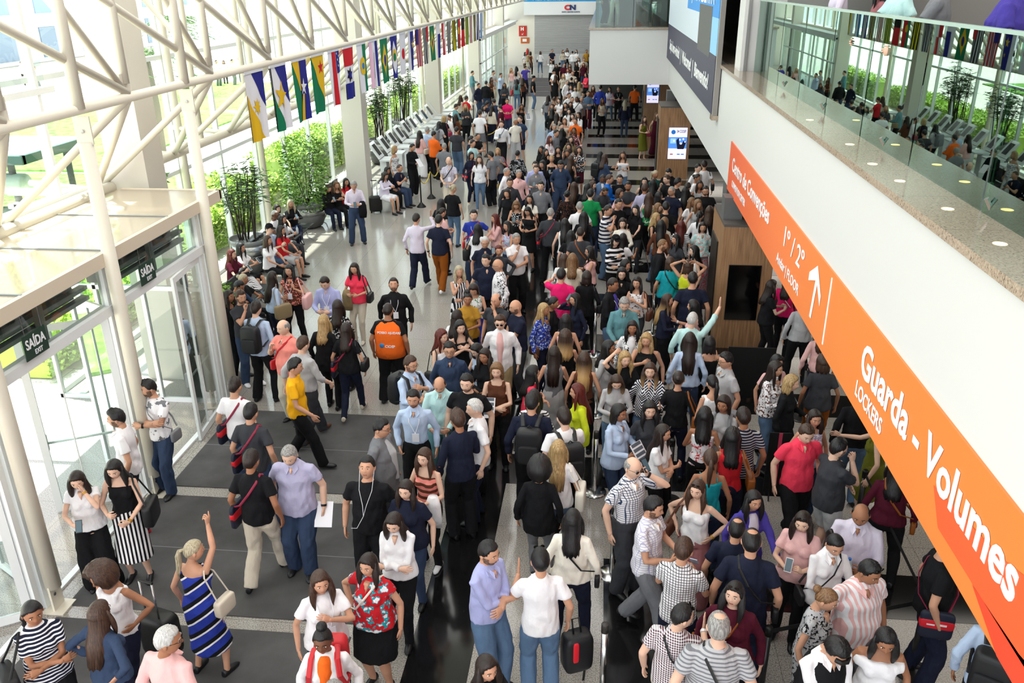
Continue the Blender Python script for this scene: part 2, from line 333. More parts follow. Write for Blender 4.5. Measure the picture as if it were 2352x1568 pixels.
totem(1.70, 2.75, 36.0, 1.3, 2.75, (1.80, 1.84, 2.28, 2.72), True, 'farthest oak totem whose lit screen is cut by the white balcony box')
struct(box('trim_1_post', (2.28, 15.4, 2.43), (2.62, 15.75, 2.83), M_GREYP)); struct(box('trim_2_post', (2.5, 16.75, 0), (3.0, 17.3, 2.83), M_GREYP)); struct(box('trim_3_post', (2.3, 31.6, 0), (2.6, 32, 2.83), M_GREYP))
for i, (px, py) in enumerate(((1715, 920), (1775, 1137))):
    x_, y_ = at(px, py); t = empty('barrier_panel', (x_, y_, 0)); tag(t, ['black barrier panel on thin legs in front of the near oak totem', 'black barrier panel with a pink stripe beside the man in the red shirt'][i], 'barrier')
    w = .38 if i == 0 else .14
    box('panel', (-w, 0, .05), (w, .02, .97), mat('panel_black', '#0c0c0d', .8), t)
    for sx_ in (-w+.05, w-.05): MB().tube([(sx_, .01, .5), (sx_, -.16, .01)], .01, 6).build('leg', M_BLACK, t)
    if i: box('stripe', (-.02, -.006, .05), (.025, 0, .97), mat('stripe_pink', '#c8405f', .6), t)
# ---------------------------------------------------------------- stanchions with belts
def stanchion(x, y, kind, label):
    t = empty('queue_stanchion' if kind < 2 else 'queue_post', (x, y, 0)); tag(t, label, 'stanchion', ['chrome belt stanchions', 'black belt stanchions', 'black chain posts'][kind])
    if kind == 0:
        MB().lathe((0, 0, 0), ((.17, 0), (.17, .012), (.15, .025), (.03, .04))).build('base', M_CHROME, t, True)
        MB().lathe((0, 0, .03), ((.032, 0), (.032, .86))).build('pole', M_CHROME, t, True); MB().lathe((0, 0, .86), ((.036, 0), (.036, .09), (.03, .10))).build('belt_head', mat('head_grey', '#33302e', .4), t, True)
    elif kind == 1:
        MB().lathe((0, 0, 0), ((.17, 0), (.17, .012), (.15, .025), (.03, .04))).build('base', mat('dark_steel', '#3c3b3b', .35, .6), t, True)
        MB().lathe((0, 0, .03), ((.032, 0), (.032, .86))).build('pole', mat('dark_steel', '#3c3b3b', .35, .6), t, True); MB().lathe((0, 0, .86), ((.036, 0), (.036, .09), (.03, .10))).build('belt_head', M_BLACK, t, True)
    else:
        MB().lathe((0, 0, 0), ((.15, 0), (.14, .02), (.05, .12), (.024, .16))).build('base', M_BLACK, t, True)
        MB().lathe((0, 0, .14), ((.022, 0), (.022, .78), (.03, .8), (.025, .86))).build('pole', M_BLACK, t, True)
    return t
ST = [(1405, 1318, 'chrome stanchion beside the man in the checked shirt on the phone'), (1365, 1130, 'chrome stanchion between the white blouse backpack man and the flyer woman'),
      (1464, 605, 'chrome stanchion behind the girl in the black and white striped jumper'), (1365, 814, 'chrome stanchion left of the man in the dark blazer'),
      (1498, 765, 'chrome stanchion in front of the man in the teal shirt'), (1368, 952, 'chrome stanchion beside the girl in the yellow green top'), (1389, 1595, 'chrome stanchion at the bottom edge on the black floor strip')]
SP = []
for x, y, l in ST:
    p = at(x, y) if y < 1590 else (.18, 6.23); SP.append(p); stanchion(p[0], p[1], 0, l)
SD = [((1.7, 6.33), 'dark stanchion at the bottom edge between two diverging belts'), ((3.3, 6.9), 'dark stanchion beyond the man in the pink striped shirt'), (at(1870, 1050), 'dark stanchion behind the woman with the pink phone'), ((3.35, 9.2), 'dark stanchion under the orange sign by the olive dress'), (at(1838, 960), 'dark stanchion near the woman in the dark knit top'), (at(1535, 1150), 'dark stanchion beside the woman in the white strapless top')]
for p, l in SD: stanchion(p[0], p[1], 1, l)
for i, (x, y) in enumerate(((968, 475), (991, 455), (1047, 392), (1120, 360), (1160, 305), (1088, 290))):
    p = at(x, y); stanchion(p[0], p[1], 2, 'thin black queue post, %s' % ['nearest one with a yellow chain', 'second one with a yellow chain', 'beside the man in charcoal t-shirt', 'by the man in the white shirt and black trousers', 'behind the man in the white shirt', 'farthest one by the kiosks'][i])
    if i: pass
def belt(p, q, i, lab):
    a = Vector((p[0], p[1], .90)); b = Vector((q[0], q[1], .90)); o = MB()
    o.add([a+Vector((0, 0, -.025)), a+Vector((0, 0, .025)), b+Vector((0, 0, .025)), b+Vector((0, 0, -.025))], [(0, 1, 2, 3)])
    d = (b-a).normalized(); n = Vector((-d.y, d.x, 0))*.002
    o = MB(); o.add([a-n+Vector((0, 0, -.025)), a+n+Vector((0, 0, -.025)), b+n+Vector((0, 0, -.025)), b-n+Vector((0, 0, -.025)), a-n+Vector((0, 0, .025)), a+n+Vector((0, 0, .025)), b+n+Vector((0, 0, .025)), b-n+Vector((0, 0, .025))], [(0, 3, 2, 1), (4, 5, 6, 7), (0, 1, 5, 4), (1, 2, 6, 5), (2, 3, 7, 6), (3, 0, 4, 7)])
    o = o.build('queue_belt', mat('belt_black', '#121212', .7)); tag(o, lab, 'belt', 'black queue belts')
belt(SP[5], SP[3], 0, 'black belt between the chrome stanchions left of the man in the dark blazer')
belt(SP[0], SD[5][0], 1, 'black belt behind the woman in the white strapless top')
belt(SD[0][0], SD[1][0], 2, 'black belt running under the man in the pink striped shirt')
belt(SD[1][0], SD[3][0], 3, 'black belt along the floor edge under the orange sign')
belt(SP[2], SP[4], 4, 'black belt between the chrome stanchions beside the oak totem queue')
belt(SD[2][0], SD[4][0], 5, 'black belt beside the woman with the floral blouse')
ch = mat('chain_yellow', '#d8b93a', .5)
def chain(p, q, lab):
    pts = []
    for k in range(13):
        u = k/12; pts.append((p[0]+(q[0]-p[0])*u, p[1]+(q[1]-p[1])*u, .88-.25*4*u*(1-u)))
    tag(MB().tube(pts, .016, 6).build('plastic_chain', ch), lab, 'chain', 'yellow chains')
_p = [at(*v) for v in ((968, 475), (991, 455), (1012, 440), (1047, 392), (1120, 360), (1160, 305))]
chain(_p[0], _p[1], 'yellow plastic chain between the two nearest black posts'); chain(_p[1], _p[2], 'yellow plastic chain running from the second black post'); chain(_p[4], _p[5], 'yellow plastic chain beside the man in the white shirt with a shoulder strap')
# ---------------------------------------------------------------- left facade
XF = -9.2
COLY = [12.85+12.8*k for k in range(-1, 5)]
for k, y in enumerate(COLY):
    struct(MB().box((-7.95, y, 0), (-7.3, y+.6, 11)).build('wall_column_%d' % (k+1), M_CONC))
fr = MB()
for k in range(30):
    y = 13.2+2.135*k
    fr.box((XF-.05, y-.04, 0), (XF+.07, y+.04, 11))
for z in (.0, 2.72, 5.08, 7.6, 10.0): fr.box((XF-.06, 12.1, z), (XF+.08, 73.4, z+.09))
for k in range(8): fr.box((-8.25, -5+2.4*k, 3.5), (-8.15, -4.93+2.4*k, 11))
for z in (3.5, 5.05, 7.6): fr.box((-8.27, -6, z), (-8.13, 12.2, z+.09))
fr.box((-9.2, 12.05, 3.5), (-8.2, 12.15, 3.6)); struct(fr.build('window_1_frames', M_FRAME))
gl = MB()
for k in range(-1, 28):
    y = 13.2+2.135*k
    for z0, z1 in ((.09, 2.72), (2.81, 5.08), (5.17, 7.6), (7.7, 11)):
        if k >= 0: gl.add([(XF, y+.04, z0), (XF, y+2.09, z0), (XF, y+2.09, z1), (XF, y+.04, z1)], [(0, 1, 2, 3)])
gl.add([(-8.2, -6, 3.6), (-8.2, 12.1, 3.6), (-8.2, 12.1, 11), (-8.2, -6, 11)], [(0, 1, 2, 3)])
struct(gl.build('window_1_glass', GL_FAC))
for k in range(13):
    y = 13.2+4.27*k-.05
    if k % 3 == 0: continue
    o = MB().tube([(-9.0, y, 0), (-9.0, y, 11)], .085, 14).build('window_post', M_STEEL, None, True); tag(o, 'round white steel post against the glass wall, %s from the door canopy' % ['', 'first', 'second', '', 'third', 'fourth', '', 'fifth', 'sixth', '', 'seventh', 'eighth'][k], 'post', 'round posts along the glass wall')
# pinned poles carrying the truss
for y, l in ((7.0, 'ivory round steel pole nearest the camera, pinned to a foot plate at the bottom left'), (9.32, 'ivory round steel pole in the middle between the two exit signs'), (11.95, 'ivory round steel pole at the end corner of the door canopy'), (4.6, 'ivory round steel pole just outside the lower left corner')):
    t = empty('steel_pole', (-5.97, y, 0)); tag(t, l, 'pole', 'ivory poles under the truss')
    MB().tube([(0, 0, .30), (0, 0, 4.82)], .085, 18).build('shaft', M_STEEL, t, True)
    MB().box((-.13, -.13, 0), (.13, .13, .02)).box((-.012, -.09, .02), (.012, .09, .34)).build('foot_plate', M_STEEL, t)
    MB().box((-.10, -.012, 4.80), (.10, .012, 5.12)).build('pin_plate', M_STEEL, t)
    for z in (.22, 4.95): MB().tube([(-.02, -.03, z), (.02, -.03, z)] if z < 1 else [(0, -.03, z), (0, .03, z)], .02, 8).build('pin', M_CHROME, t)
    MB().tube([(0, 0, 5.2), (0, 0, 7.7)], .07, 12).build('upper_shaft', M_STEEL, t, True)
# space truss
t = empty('roof_truss', (0, 0, 0)); tag(t, 'ivory tubular steel space truss running above the glass wall', 'truss')
nodes = [3.2, 5.65, 8.05]+[10.45+2.45*k for k in range(25)]
MB().tube([(-6.0, -5, 5.19), (-6.0, 73.3, 5.19)], .062, 12).build('bottom_chord', M_STEEL, t, True)
MB().tube([(-6.0, -5, 7.75), (-6.0, 73.3, 7.75)], .08, 12).build('top_chord', M_STEEL, t, True)
MB().tube([(-8.0, -5, 3.50), (-8.0, 12.8, 3.50)], .115, 14).build('back_chord', M_STEEL, t, True)
MB().tube([(-7.9, 13.4, 3.60), (-7.9, 73.3, 3.60)], .085, 12).build('back_chord', M_STEEL, t, True)
MB().tube([(-8.1, 13.4, 7.0), (-8.1, 73.3, 7.0)], .085, 12).build('back_chord', M_STEEL, t, True)
for i, y in enumerate(nodes):
    b = (-6.0, y, 5.19)
    MB().tube([(-6, y, 5.36), (-6, y, 7.75)], .055, 10).build('vertical_tube', M_STEEL, t, True)
    MB().tube([(-6, y, 5.25), (-6, y-4.9, 7.32)], .052, 10).build('diagonal_tube', M_STEEL, t, True)
    MB().tube([(-6.02, y-.06, 5.30), (-6, y-2.45, 7.75)], .045, 10).build('diagonal_tube', M_STEEL, t, True)
    MB().box((-6.03, y-.11, 5.2), (-6.0, y+.11, 5.48)).build('gusset_plate', M_STEEL, t)
    if y > 12.8: MB().tube([(-7.95, y+.9, 3.6), (-7.95, y+.9, 10.9)], .06, 10).build('back_tube', M_STEEL, t, True)
    if y < 40:
        xb, zb = (-8.0, 3.5) if y < 12.8 else (-7.9, 3.6)
        MB().tube([b, (xb, y-.3, zb)], .055, 10).build('brace_tube', M_STEEL, t, True)
        MB().tube([b, (xb, y+2.05, zb)], .055, 10).build('brace_tube', M_STEEL, t, True)
        MB().tube([(-6, y, 5.25), (-8.1, y+1.2, 7.0)], .045, 8).build('brace_tube', M_STEEL, t, True)
        MB().tube([(xb, y+2.05, zb), (-9.1, y+2.05, zb+.1)], .05, 8).build('strut', M_STEEL, t, True)
# door canopy
t = empty('door_canopy', (-6.05, 0, 0)); tag(t, 'glass door canopy with milky panels and cream front beam', 'canopy')
M_LOUV = mat('louvre_grey', '#8c8f90', .4); M_PAN = mat('canopy_panel', '#ddd0bd', .15, 0, .6); _x = M_PAN.node_tree; _mx = N(M_PAN, 'MixShader'); _t = N(M_PAN, 'BsdfTransparent'); _t.inputs[0].default_value = srgb('#f4ece0'); _mx.inputs[0].default_value = .42
L(M_PAN, bsdf(M_PAN).outputs[0], _mx.inputs[1]); L(M_PAN, _t.outputs[0], _mx.inputs[2]); L(M_PAN, _mx.outputs[0], _x.nodes['Material Output'].inputs[0])
M_BEAM = mat('cream_beam', '#dccdb8', .5)
for k in range(9):
    y = 12.62-1.62*(k+1)
    box('roof_panel', (-1.65, y+.02, 3.46), (-.02, y+1.60, 3.49), M_PAN, t)
    box('panel_joint', (-1.65, y-.015, 3.47), (-.0, y+.015, 3.505), M_LOUV, t)
box('front_beam', (-.02, -6, 3.33), (.05, 12.65, 3.50), M_BEAM, t); box('end_beam', (-1.6, 12.60, 3.36), (.05, 12.68, 3.50), M_BEAM, t)
MB().tube([(-1.75, -6, 3.52), (-1.75, 12.6, 3.52)], .10, 12).build('gutter_pipe', M_STEEL, t, True)
M_LOUV = mat('louvre_grey', '#8c8f90', .4)
for ya, yb in ((9.6, 11.75), (7.15, 9.2), (4.7, 6.8)):
    for z in (2.92, 3.05, 3.18): box('louvre', (-.32, ya, z), (-.22, yb, z+.05), M_LOUV, t)
    box('louvre_box', (-.55, ya+.1, 2.95), (-.36, yb-.1, 3.25), mat('louvre_dark', '#5a5b5d', .5), t)
    box('bracket', (-.22, (ya+yb)/2-.04, 2.8), (-.14, (ya+yb)/2+.04, 3.33), M_LOUV, t)
# glazed door wall
dw = MB()
for y in (4.55, 6.93, 9.38, 11.93): dw.box((-6.17, y-.11, 0), (-6.08, y-.03, 3.33)).box((-6.17, y+.02, 0), (-6.08, y+.09, 3.33))
dw.box((-6.2, -6, 2.68), (-6.06, 12.0, 2.80)).box((-6.19, 3, 0), (-6.11, 12.0, .03)); struct(dw.build('door_1_frame', M_FRAME))
gg = MB()
for a, b in ((4.6, 6.85), (7.0, 9.3), (9.45, 11.85)): gg.add([(-6.13, a, 2.8), (-6.13, b, 2.8), (-6.13, b, 3.33), (-6.13, a, 3.33)], [(0, 1, 2, 3)])
struct(gg.build('door_1_transom_glass', GL_FAC))
ew = MB()
for x in (-6.2, -6.55, -7.3, -8.1, -9.1): ew.box((x, 12.0, 0), (x+.06, 12.07, 3.4))
for z in (.0, 2.0, 3.3): ew.box((-9.2, 12.0, z), (-6.1, 12.07, z+.07))
struct(ew.build('window_2_frame', M_FRAME)); struct(MB().add([(-9.2, 12.04, .05), (-6.1, 12.04, .05), (-6.1, 12.04, 3.4), (-9.2, 12.04, 3.4)], [(0, 1, 2, 3)]).build('window_2_glass', GL_FAC))
def door_leaf(y, ang, w, label):
    t = empty('glass_door', (-6.14, y, 0), R(ang)); tag(t, label, 'door', 'glazed entrance doors')
    f = MB().box((-.02, 0, .02), (.02, .09, 2.66)).box((-.02, w-.09, .02), (.02, w, 2.66)).box((-.02, .09, .02), (.02, w-.09, .12)).box((-.02, .09, 2.57), (.02, w-.09, 2.66)).box((-.015, w*.62, .1), (.015, w*.62+.012, 2.6))
    f.build('door_frame', M_FRAME, t); MB().add([(0, .09, .12), (0, w-.09, .12), (0, w-.09, 2.57), (0, .09, 2.57)], [(0, 1, 2, 3)]).build('glass_pane', GL_FAC, t)
    MB().tube([(.05, .05, 1.02), (.05, w-.05, 1.02)], .017, 8).build('push_bar', M_FRAME, t, True)
    for yy in (.06, w-.06): MB().box((.02, yy-.03, .92), (.075, yy+.03, 1.14)).build('bar_bracket', M_LOUV, t)
    for z in (.35, 1.3, 2.3): MB().tube([(0, -.03, z), (0, -.03, z+.14)], .02, 8).build('hinge', M_FRAME, t)
door_leaf(11.86, 186, 1.12, 'closed glazed door with push bar at the far end of the entrance'); door_leaf(9.48, 62, 1.1, 'glazed door leaf swung outwards beside the middle pole')
door_leaf(9.28, 118, 1.1, 'glazed door leaf swung open to the outside behind the man in the white polo'); door_leaf(7.05, 60, 1.1, 'glazed door leaf swung out beside the near pole')
door_leaf(6.82, 122, 1.1, 'glazed door leaf at the left picture edge with grey handle box')
M_SG = mat('exit_green', '#1f3b2f', .5)
for y0, y1, l in ((7.56, 7.95, 'dark green SAÍDA EXIT sign nearer the camera'), (9.98, 10.37, 'dark green SAÍDA EXIT sign farther from the camera')):
    t = empty('exit_sign', (-6.02, y0, 0)); tag(t, l, 'sign', 'green exit signs')
    box('plate', (-.01, 0, 2.81), (.0, y1-y0, 3.09), M_SG, t)
    text('lettering', 'SAÍDA', (.003, .03, 2.93), FACE_R, .15, W_TXT, t, 1, .003, fit=.33); text('lettering', 'EXIT', (.003, .15, 2.84), FACE_R, .075, W_TXT, t, 1, .001, fit=.13)
    [MB().tube([(0, q, 3.09), (0, q, 3.34)], .004, 5).build('hanger', M_CHROME, t) for q in (.05, .34)]
# far glass vestibule
t = empty('far_vestibule', (0, 0, 0)); tag(t, 'white framed glass vestibule on the left at the far end of the hall', 'vestibule')
v = MB()
for y in (51.6, 54, 57, 60, 63, 66): v.box((-7.3, y, 0), (-7.2, y+.08, 3.4))
v.box((-7.32, 51.6, 3.3), (-7.15, 72, 3.45)).box((-7.3, 51.6, 2.0), (-7.2, 66, 2.06)); v.build('frame', M_FRAME, t)
MB().add([(-7.25, 51.7, 0), (-7.25, 66, 0), (-7.25, 66, 3.3), (-7.25, 51.7, 3.3)], [(0, 1, 2, 3)]).build('glass_pane', GL_FAC, t)
box('roof', (-9.1, 51.6, 3.45), (-7.15, 73.3, 3.55), M_FRAME, t)
# ---------------------------------------------------------------- outside
def pave(name, c1, c2, bw, rh):
    M = mat(name, c1, .8); b = N(M, 'TexBrick'); tc = N(M, 'TexCoord'); L(M, tc.outputs['Object'], b.inputs['Vector']); b.inputs['Scale'].default_value = 1
    b.inputs['Color1'].default_value = srgb(c1); b.inputs['Color2'].default_value = srgb(c2); b.inputs['Mortar'].default_value = srgb('#9a8f86')
    b.inputs['Brick Width'].default_value = bw; b.inputs['Row Height'].default_value = rh; b.inputs['Mortar Size'].default_value = .008; L(M, b.outputs[0], bsdf(M).inputs['Base Color']); return M
struct(MB().box((-9.26, -8, -.06), (-6.16, 12.0, -.004)).build('floor_outside_pavers', pave('clay_pavers', '#d9c1ad', '#cfae97', .4, .2)))
struct(box('floor_threshold', (-6.16, -8, -.05), (-5.9, 12.0, .004), G_LIGHT))
struct(box('ground_plaza', (-95, -40, -.3), (-9.26, 130, -.03), pave('plaza_paving', '#ded6cc', '#e6dfd6', 1.2, .6)))
M_LAWN = mat('lawn_green', '#6f9a45', .9); L(M_LAWN, ramp(M_LAWN, noise(M_LAWN, 3, 5), ((.3, '#547f33'), (.7, '#85ad58'))), bsdf(M_LAWN).inputs['Base Color'])
for a, b, l in (((-14, 4.5), (-10.6, 10.5), 'lawn patch outside the near glass above the canopy'), ((-30, 30), (-19, 60), 'wide lawn outside beyond the hedge'), ((-30, 24.5), (-12.5, 29.5), 'lawn strip outside at the upper left')):
    tag(box('lawn', (a[0], a[1], -.03), (b[0], b[1], .05), M_LAWN), l, 'lawn')
def leafmat(n, c1, c2):
    M = mat(n, c1, .55); o = N(M, 'ObjectInfo'); g = N(M, 'NewGeometry'); L(M, ramp(M, g.outputs['Random Per Island'], ((.0, c1), (1, c2))), bsdf(M).inputs['Base Color'])
    bsdf(M).inputs['Subsurface Weight'].default_value = 0; return M
LF_H = leafmat('hedge_leaf', '#7fa23a', '#b6cf5e'); LF_D = leafmat('dark_leaf', '#2c4a22', '#5e7f3c'); LF_B = leafmat('bamboo_leaf', '#22331f', '#4d6a3a'); LF_G = leafmat('bush_leaf', '#3f6a28', '#86ab48')
M_STEM = mat('dark_stem', '#2b2119', .7); M_SOIL = mat('soil', '#3a2c22', .95)
def leaf(b, p, d, l, w, nrm=None):
    d = np.array(d, float); d /= np.linalg.norm(d)+1e-9; a = np.cross(d, [rnd.uniform(-1, 1), rnd.uniform(-1, 1), rnd.uniform(.2, 1)]); a /= np.linalg.norm(a)+1e-9
    p = np.array(p, float); b.add([p, p+d*l*.45+a*w, p+d*l, p+d*l*.45-a*w], [(0, 1, 2, 3)])
def hedge(x0, x1, y0, y1, h, n, label, M=LF_H):
    b = MB(); b.box((x0+.15, y0+.1, 0), (x1-.12, y1-.1, h-.15))
    for _ in range(n):
        x = rnd.uniform(x0, x1); y = rnd.uniform(y0, y1); z = rnd.uniform(.05, h)
        s = rnd.random()
        if s < .45: z = h-.12+.22*rnd.random()*(.6+.4*math.sin(x*3)*math.cos(y*2))
        elif s < .9: x = x1-.12+.16*rnd.random()
        leaf(b, (x, y, z), (rnd.uniform(-1, 1), rnd.uniform(-1, 1), rnd.uniform(-.2, 1)), rnd.uniform(.07, .15), rnd.uniform(.02, .05))
    tag(b.build('hedge', M), label, 'hedge', None)
hedge(-12.2, -9.9, 19, 25.5, 1.0, 9000, 'bright clipped hedge outside behind the nearest bamboo planter'); hedge(-11.5, -9.9, 26.2, 33, 1.35, 9000, 'bright clipped hedge outside behind the bushy planter and second column')
hedge(-11.3, -9.9, 34, 50, 1.0, 9000, 'bright clipped hedge outside behind the kiosks'); hedge(-11.0, -9.6, 12.6, 18, .8, 4000, 'low hedge outside behind the canopy corner')
hedge(-14, -12, 13.5, 18.5, .6, 3500, 'low hedge outside beyond the canopy roof'); hedge(-10.4, -9.5, 51, 60, 1.2, 2500, 'hedge outside beyond the far end kiosks')
M_BLD = mat('outside_building_white', '#e9e9ea', .7); M_BW = mat('outside_glass_blue', '#7f93ad', .3)
t = empty('outside_building', (-52, 0, 0)); tag(t, 'long white building with blue glass band across the plaza outside', 'building')
box('wall', (-6, -30, 0), (0, 120, 11), M_BLD, t)
for k in range(20): box('window', (0, -20+6.5*k, 4.2), (.1, -15.5+6.5*k, 8.2), M_BW, t); box('window', (0, -20+6.5*k, 0.4), (.1, -16.5+6.5*k, 3.0), M_BW, t)
box('blue_banner', (.1, 66, 3.4), (.2, 69, 9), mat('outside_blue', '#2c4fae', .5), t); box('canopy', (0, -20, 3.4), (3, 110, 3.6), M_BLD, t)
t = empty('outside_shelter', (-17.5, 21.5, 0)); tag(t, 'pale green metal shelter roof outside at the left edge', 'shelter')
box('roof', (-6, -1.4, 2.42), (2.8, 1.6, 2.52), mat('shelter_green', '#8fc0b8', .35), t); box('edge', (-6, -1.55, 2.32), (2.9, -1.4, 2.54), mat('shelter_edge', '#33534d', .5), t); box('side_edge', (2.8, -1.5, 2.32), (2.9, 1.6, 2.54), mat('shelter_edge', '#33534d', .5), t)
MB().tube([(-6, -1.2, 1.75), (2.6, -1.2, 1.75)], .28, 14).build('duct', mat('shelter_duct', '#b9c6bd', .35), t, True); MB().tube([(-6, -1.0, .9), (2.6, -1.0, .9)], .2, 12).build('lower_duct', mat('shelter_dark', '#5c726a', .4), t, True)
for xx in (-4.5, -1, 2.3): MB().tube([(xx, -1.2, 0), (xx, -1.2, 2.42)], .09).build('post', M_GREYP, t, True); MB().tube([(xx, 1.2, 0), (xx, 1.2, 2.42)], .09).build('post', M_GREYP, t, True)
def palm(x, y, h, label):
    t = empty('palm_tree', (x, y, .05)); tag(t, label, 'tree')
    MB().tube([(0, 0, 0), (.1, .05, h*.5), (.0, .1, h)], [.26, .2, .17], 12).build('trunk', mat('palm_bark', '#7d746a', .9), t, True)
    b = MB()
    for k in range(22):
        a = k*2.4; up_ = rnd.uniform(.1, .9)
        for s in range(10):
            u = s/10; p = (math.cos(a)*2.2*u, math.sin(a)*2.2*u+.1, h+up_*1.6*u-1.9*u*u)
            for sg in (-1, 1): leaf(b, p, (math.cos(a+sg*.9), math.sin(a+sg*.9), -.3), .5, .03)
    b.build('fronds', LF_D, t)
palm(-21.5, 25.5, 7.0, 'palm tree outside at the top left corner'); palm(-26, 52, 4.5, 'palm tree outside behind the first flags'); palm(-18, 33, 4.0, 'palm tree outside between the truss tubes')
# ---------------------------------------------------------------- planters
def bowl(t, r, h, dark=True):
    MB().lathe((0, 0, 0), ((r*.55, 0), (r*.80, .06), (r*.97, h*.35), (r*.98, h*.55))).build('pot', mat('pot_charcoal', '#5b5a5a', .45), t, True)
    MB().lathe((0, 0, 0), ((r*.98, h*.55), (r*.99, h*.86))).build('metal_band', mat('pot_band', '#a9aaa9', .25, .8), t, True)
    MB().lathe((0, 0, 0), ((r*1.0, h*.86), (r*1.06, h*.9), (r*1.06, h), (r*.98, h), (r*.96, h*.93))).build('rim', mat('pot_rim', '#6d6d6c', .4), t, True)
    MB().lathe((0, 0, h*.88), ((r*.98, 0), (r*.6, .02))).build('soil', M_SOIL, t)
def bamboo(t, r, h, H, n, spread):
    st = MB(); lv = MB()
    for k in range(n):
        a = rnd.uniform(0, 6.28); q = rnd.uniform(.1, .75)*r; x0, y0 = q*math.cos(a), q*math.sin(a)
        x1, y1 = x0*1.0+rnd.uniform(-.3, .3)*spread, y0+rnd.uniform(-.3, .3)*spread; hh = H*rnd.uniform(.6, 1)
        st.tube([(x0, y0, h*.85), ((x0+x1)/2, (y0+y1)/2, h+hh*.5), (x1, y1, h+hh)], [.02, .017, .01], 6)
        for s in range(5):
            u = .6+.4*s/4; cx, cy, cz = x0+(x1-x0)*u, y0+(y1-y0)*u, h+hh*u
            for g in range(2):
                a2 = rnd.uniform(0, 6.28); l2 = rnd.uniform(.12, .35); px, py, pz = cx+l2*math.cos(a2), cy+l2*math.sin(a2), cz+rnd.uniform(0, .18)
                st.tube([(cx, cy, cz), (px, py, pz)], .004, 4)
                for f in range(7): b_ = rnd.uniform(0, 6.28); leaf(lv, (px, py, pz), (math.cos(b_), math.sin(b_), rnd.uniform(-.55, .35)), rnd.uniform(.16, .3), .014)
    st.build('stems', M_STEM, t); lv.build('leaves', LF_B, t)
def bush(t, h, H, r, n, M):
    st = MB(); lv = MB()
    for k in range(9):
        a = rnd.uniform(0, 6.28); st.tube([(0, 0, h*.85), (r*.5*math.cos(a), r*.5*math.sin(a), h+H*.5), (r*.8*math.cos(a), r*.8*math.sin(a), h+H*rnd.uniform(.7, 1))], [.014, .01, .004], 5)
    for k in range(n):
        z = rnd.random()**1.3; rr = r*(.35+.9*math.sin(min(z*1.6+.5, 3.14)))*math.sqrt(rnd.random())*(1-z*.45); a = rnd.uniform(0, 6.28)
        leaf(lv, (rr*math.cos(a), rr*math.sin(a), h*.8+H*z), (math.cos(a), math.sin(a), rnd.uniform(-.6, .5)), rnd.uniform(.08, .15), rnd.uniform(.02, .035), None)
    st.build('stems', M_STEM, t); lv.build('leaves', M, t)
def planter(x, y, r, h, kind, label, *a):
    t = empty('planter', (x, y, 0)); tag(t, label, 'potted plant', 'big grey planters'); bowl(t, r, h)
    (bamboo if kind == 0 else bush)(t, *a)
planter(-8.45, 18.95, .46, .84, 0, 'large grey bowl planter with tall dark bamboo palm, the nearest one', .46, .84, 1.7, 12, 1.2)
planter(-8.35, 23.0, .48, .72, 1, 'large dark bowl planter with a leafy green ficus bush', .72, 2.0, .7, 2600, LF_G)
planter(-8.55, 32.2, .42, .95, 0, 'grey planter with bamboo palm to the right of the second column', .42, .95, 2.0, 14, .9)
planter(-8.75, 37.0, .44, .95, 0, 'farthest grey planter with bamboo palm against the glass', .44, .95, 2.2, 16, 1.0)
planter(-6.72, 13.25, .32, .55, 1, 'planter with bright leafy bush at the canopy corner, mostly hidden', .55, 1.2, .38, 1800, LF_G)
planter(-8.6, 15.0, .3, .7, 1, 'planter with thin leafy shrub behind the canopy roof', .7, 3.1, .5, 700, LF_D)
# ---------------------------------------------------------------- benches, kiosks
M_SEAT = mat('bench_black', '#232324', .5)
def bench(x, y, n, label, rz=0):
    t = empty('waiting_bench', (x, y, 0), rz); tag(t, label, 'bench', 'black metal waiting benches')
    for k in range(n):
        MB().box((-.22, k*.55-.24, .41), (.22, k*.55+.24, .44)).build('seat', M_SEAT, t); MB().box((-.27, k*.55-.24, .46), (-.23, k*.55+.24, .85)).build('backrest', M_SEAT, t)
    MB().box((-.06, -.3, .36), (.06, n*.55-.25, .41)).build('beam', M_SEAT, t)
    for yy in (0, (n-1)*.55): MB().tube([(-.25, yy, .02), (-.1, yy, .1), (0, yy, .36), (.1, yy, .1), (.25, yy, .02)], .02, 6).build('leg', M_CHROME, t, True)
bench(-8.0, 18.8, 6, 'black waiting bench full of sitting people between the two nearest planters'); bench(-7.35, 14.9, 4, 'black waiting bench beside the canopy corner'); bench(-8.0, 23.7, 4, 'black waiting bench beyond the leafy planter'); bench(-6.75, 26.6, 4, 'black waiting bench by the second column with the seated man in navy')
M_KIO = mat('kiosk_white', '#d9dbdd', .35); M_SCR = mat('kiosk_screen', '#22252b', .15)
for k in range(11):
    y = 28.2+1.17*k
    t = empty('registration_kiosk', (-7.35, y, 0)); tag(t, 'white self service kiosk with slanted screen, number %s of the row counted from the camera' % ['one', 'two', 'three', 'four', 'five', 'six', 'seven', 'eight', 'nine', 'ten', 'eleven'][k], 'kiosk', 'self service kiosks')
    MB().box((-.12, -.2, 0), (.1, .2, .95)).build('stand', M_KIO, t); box('shelf', (-.1, -.34, .93), (.42, .34, .98), M_KIO, t)
    h = empty('head', (-.1, 0, 1.0)); h.parent = t; h.rotation_euler = (0, R(-35), 0)
    box('panel', (-.03, -.3, 0), (.03, .3, .62), M_KIO, h); box('screen', (.03, -.17, .1), (.036, .17, .52), M_SCR, h)
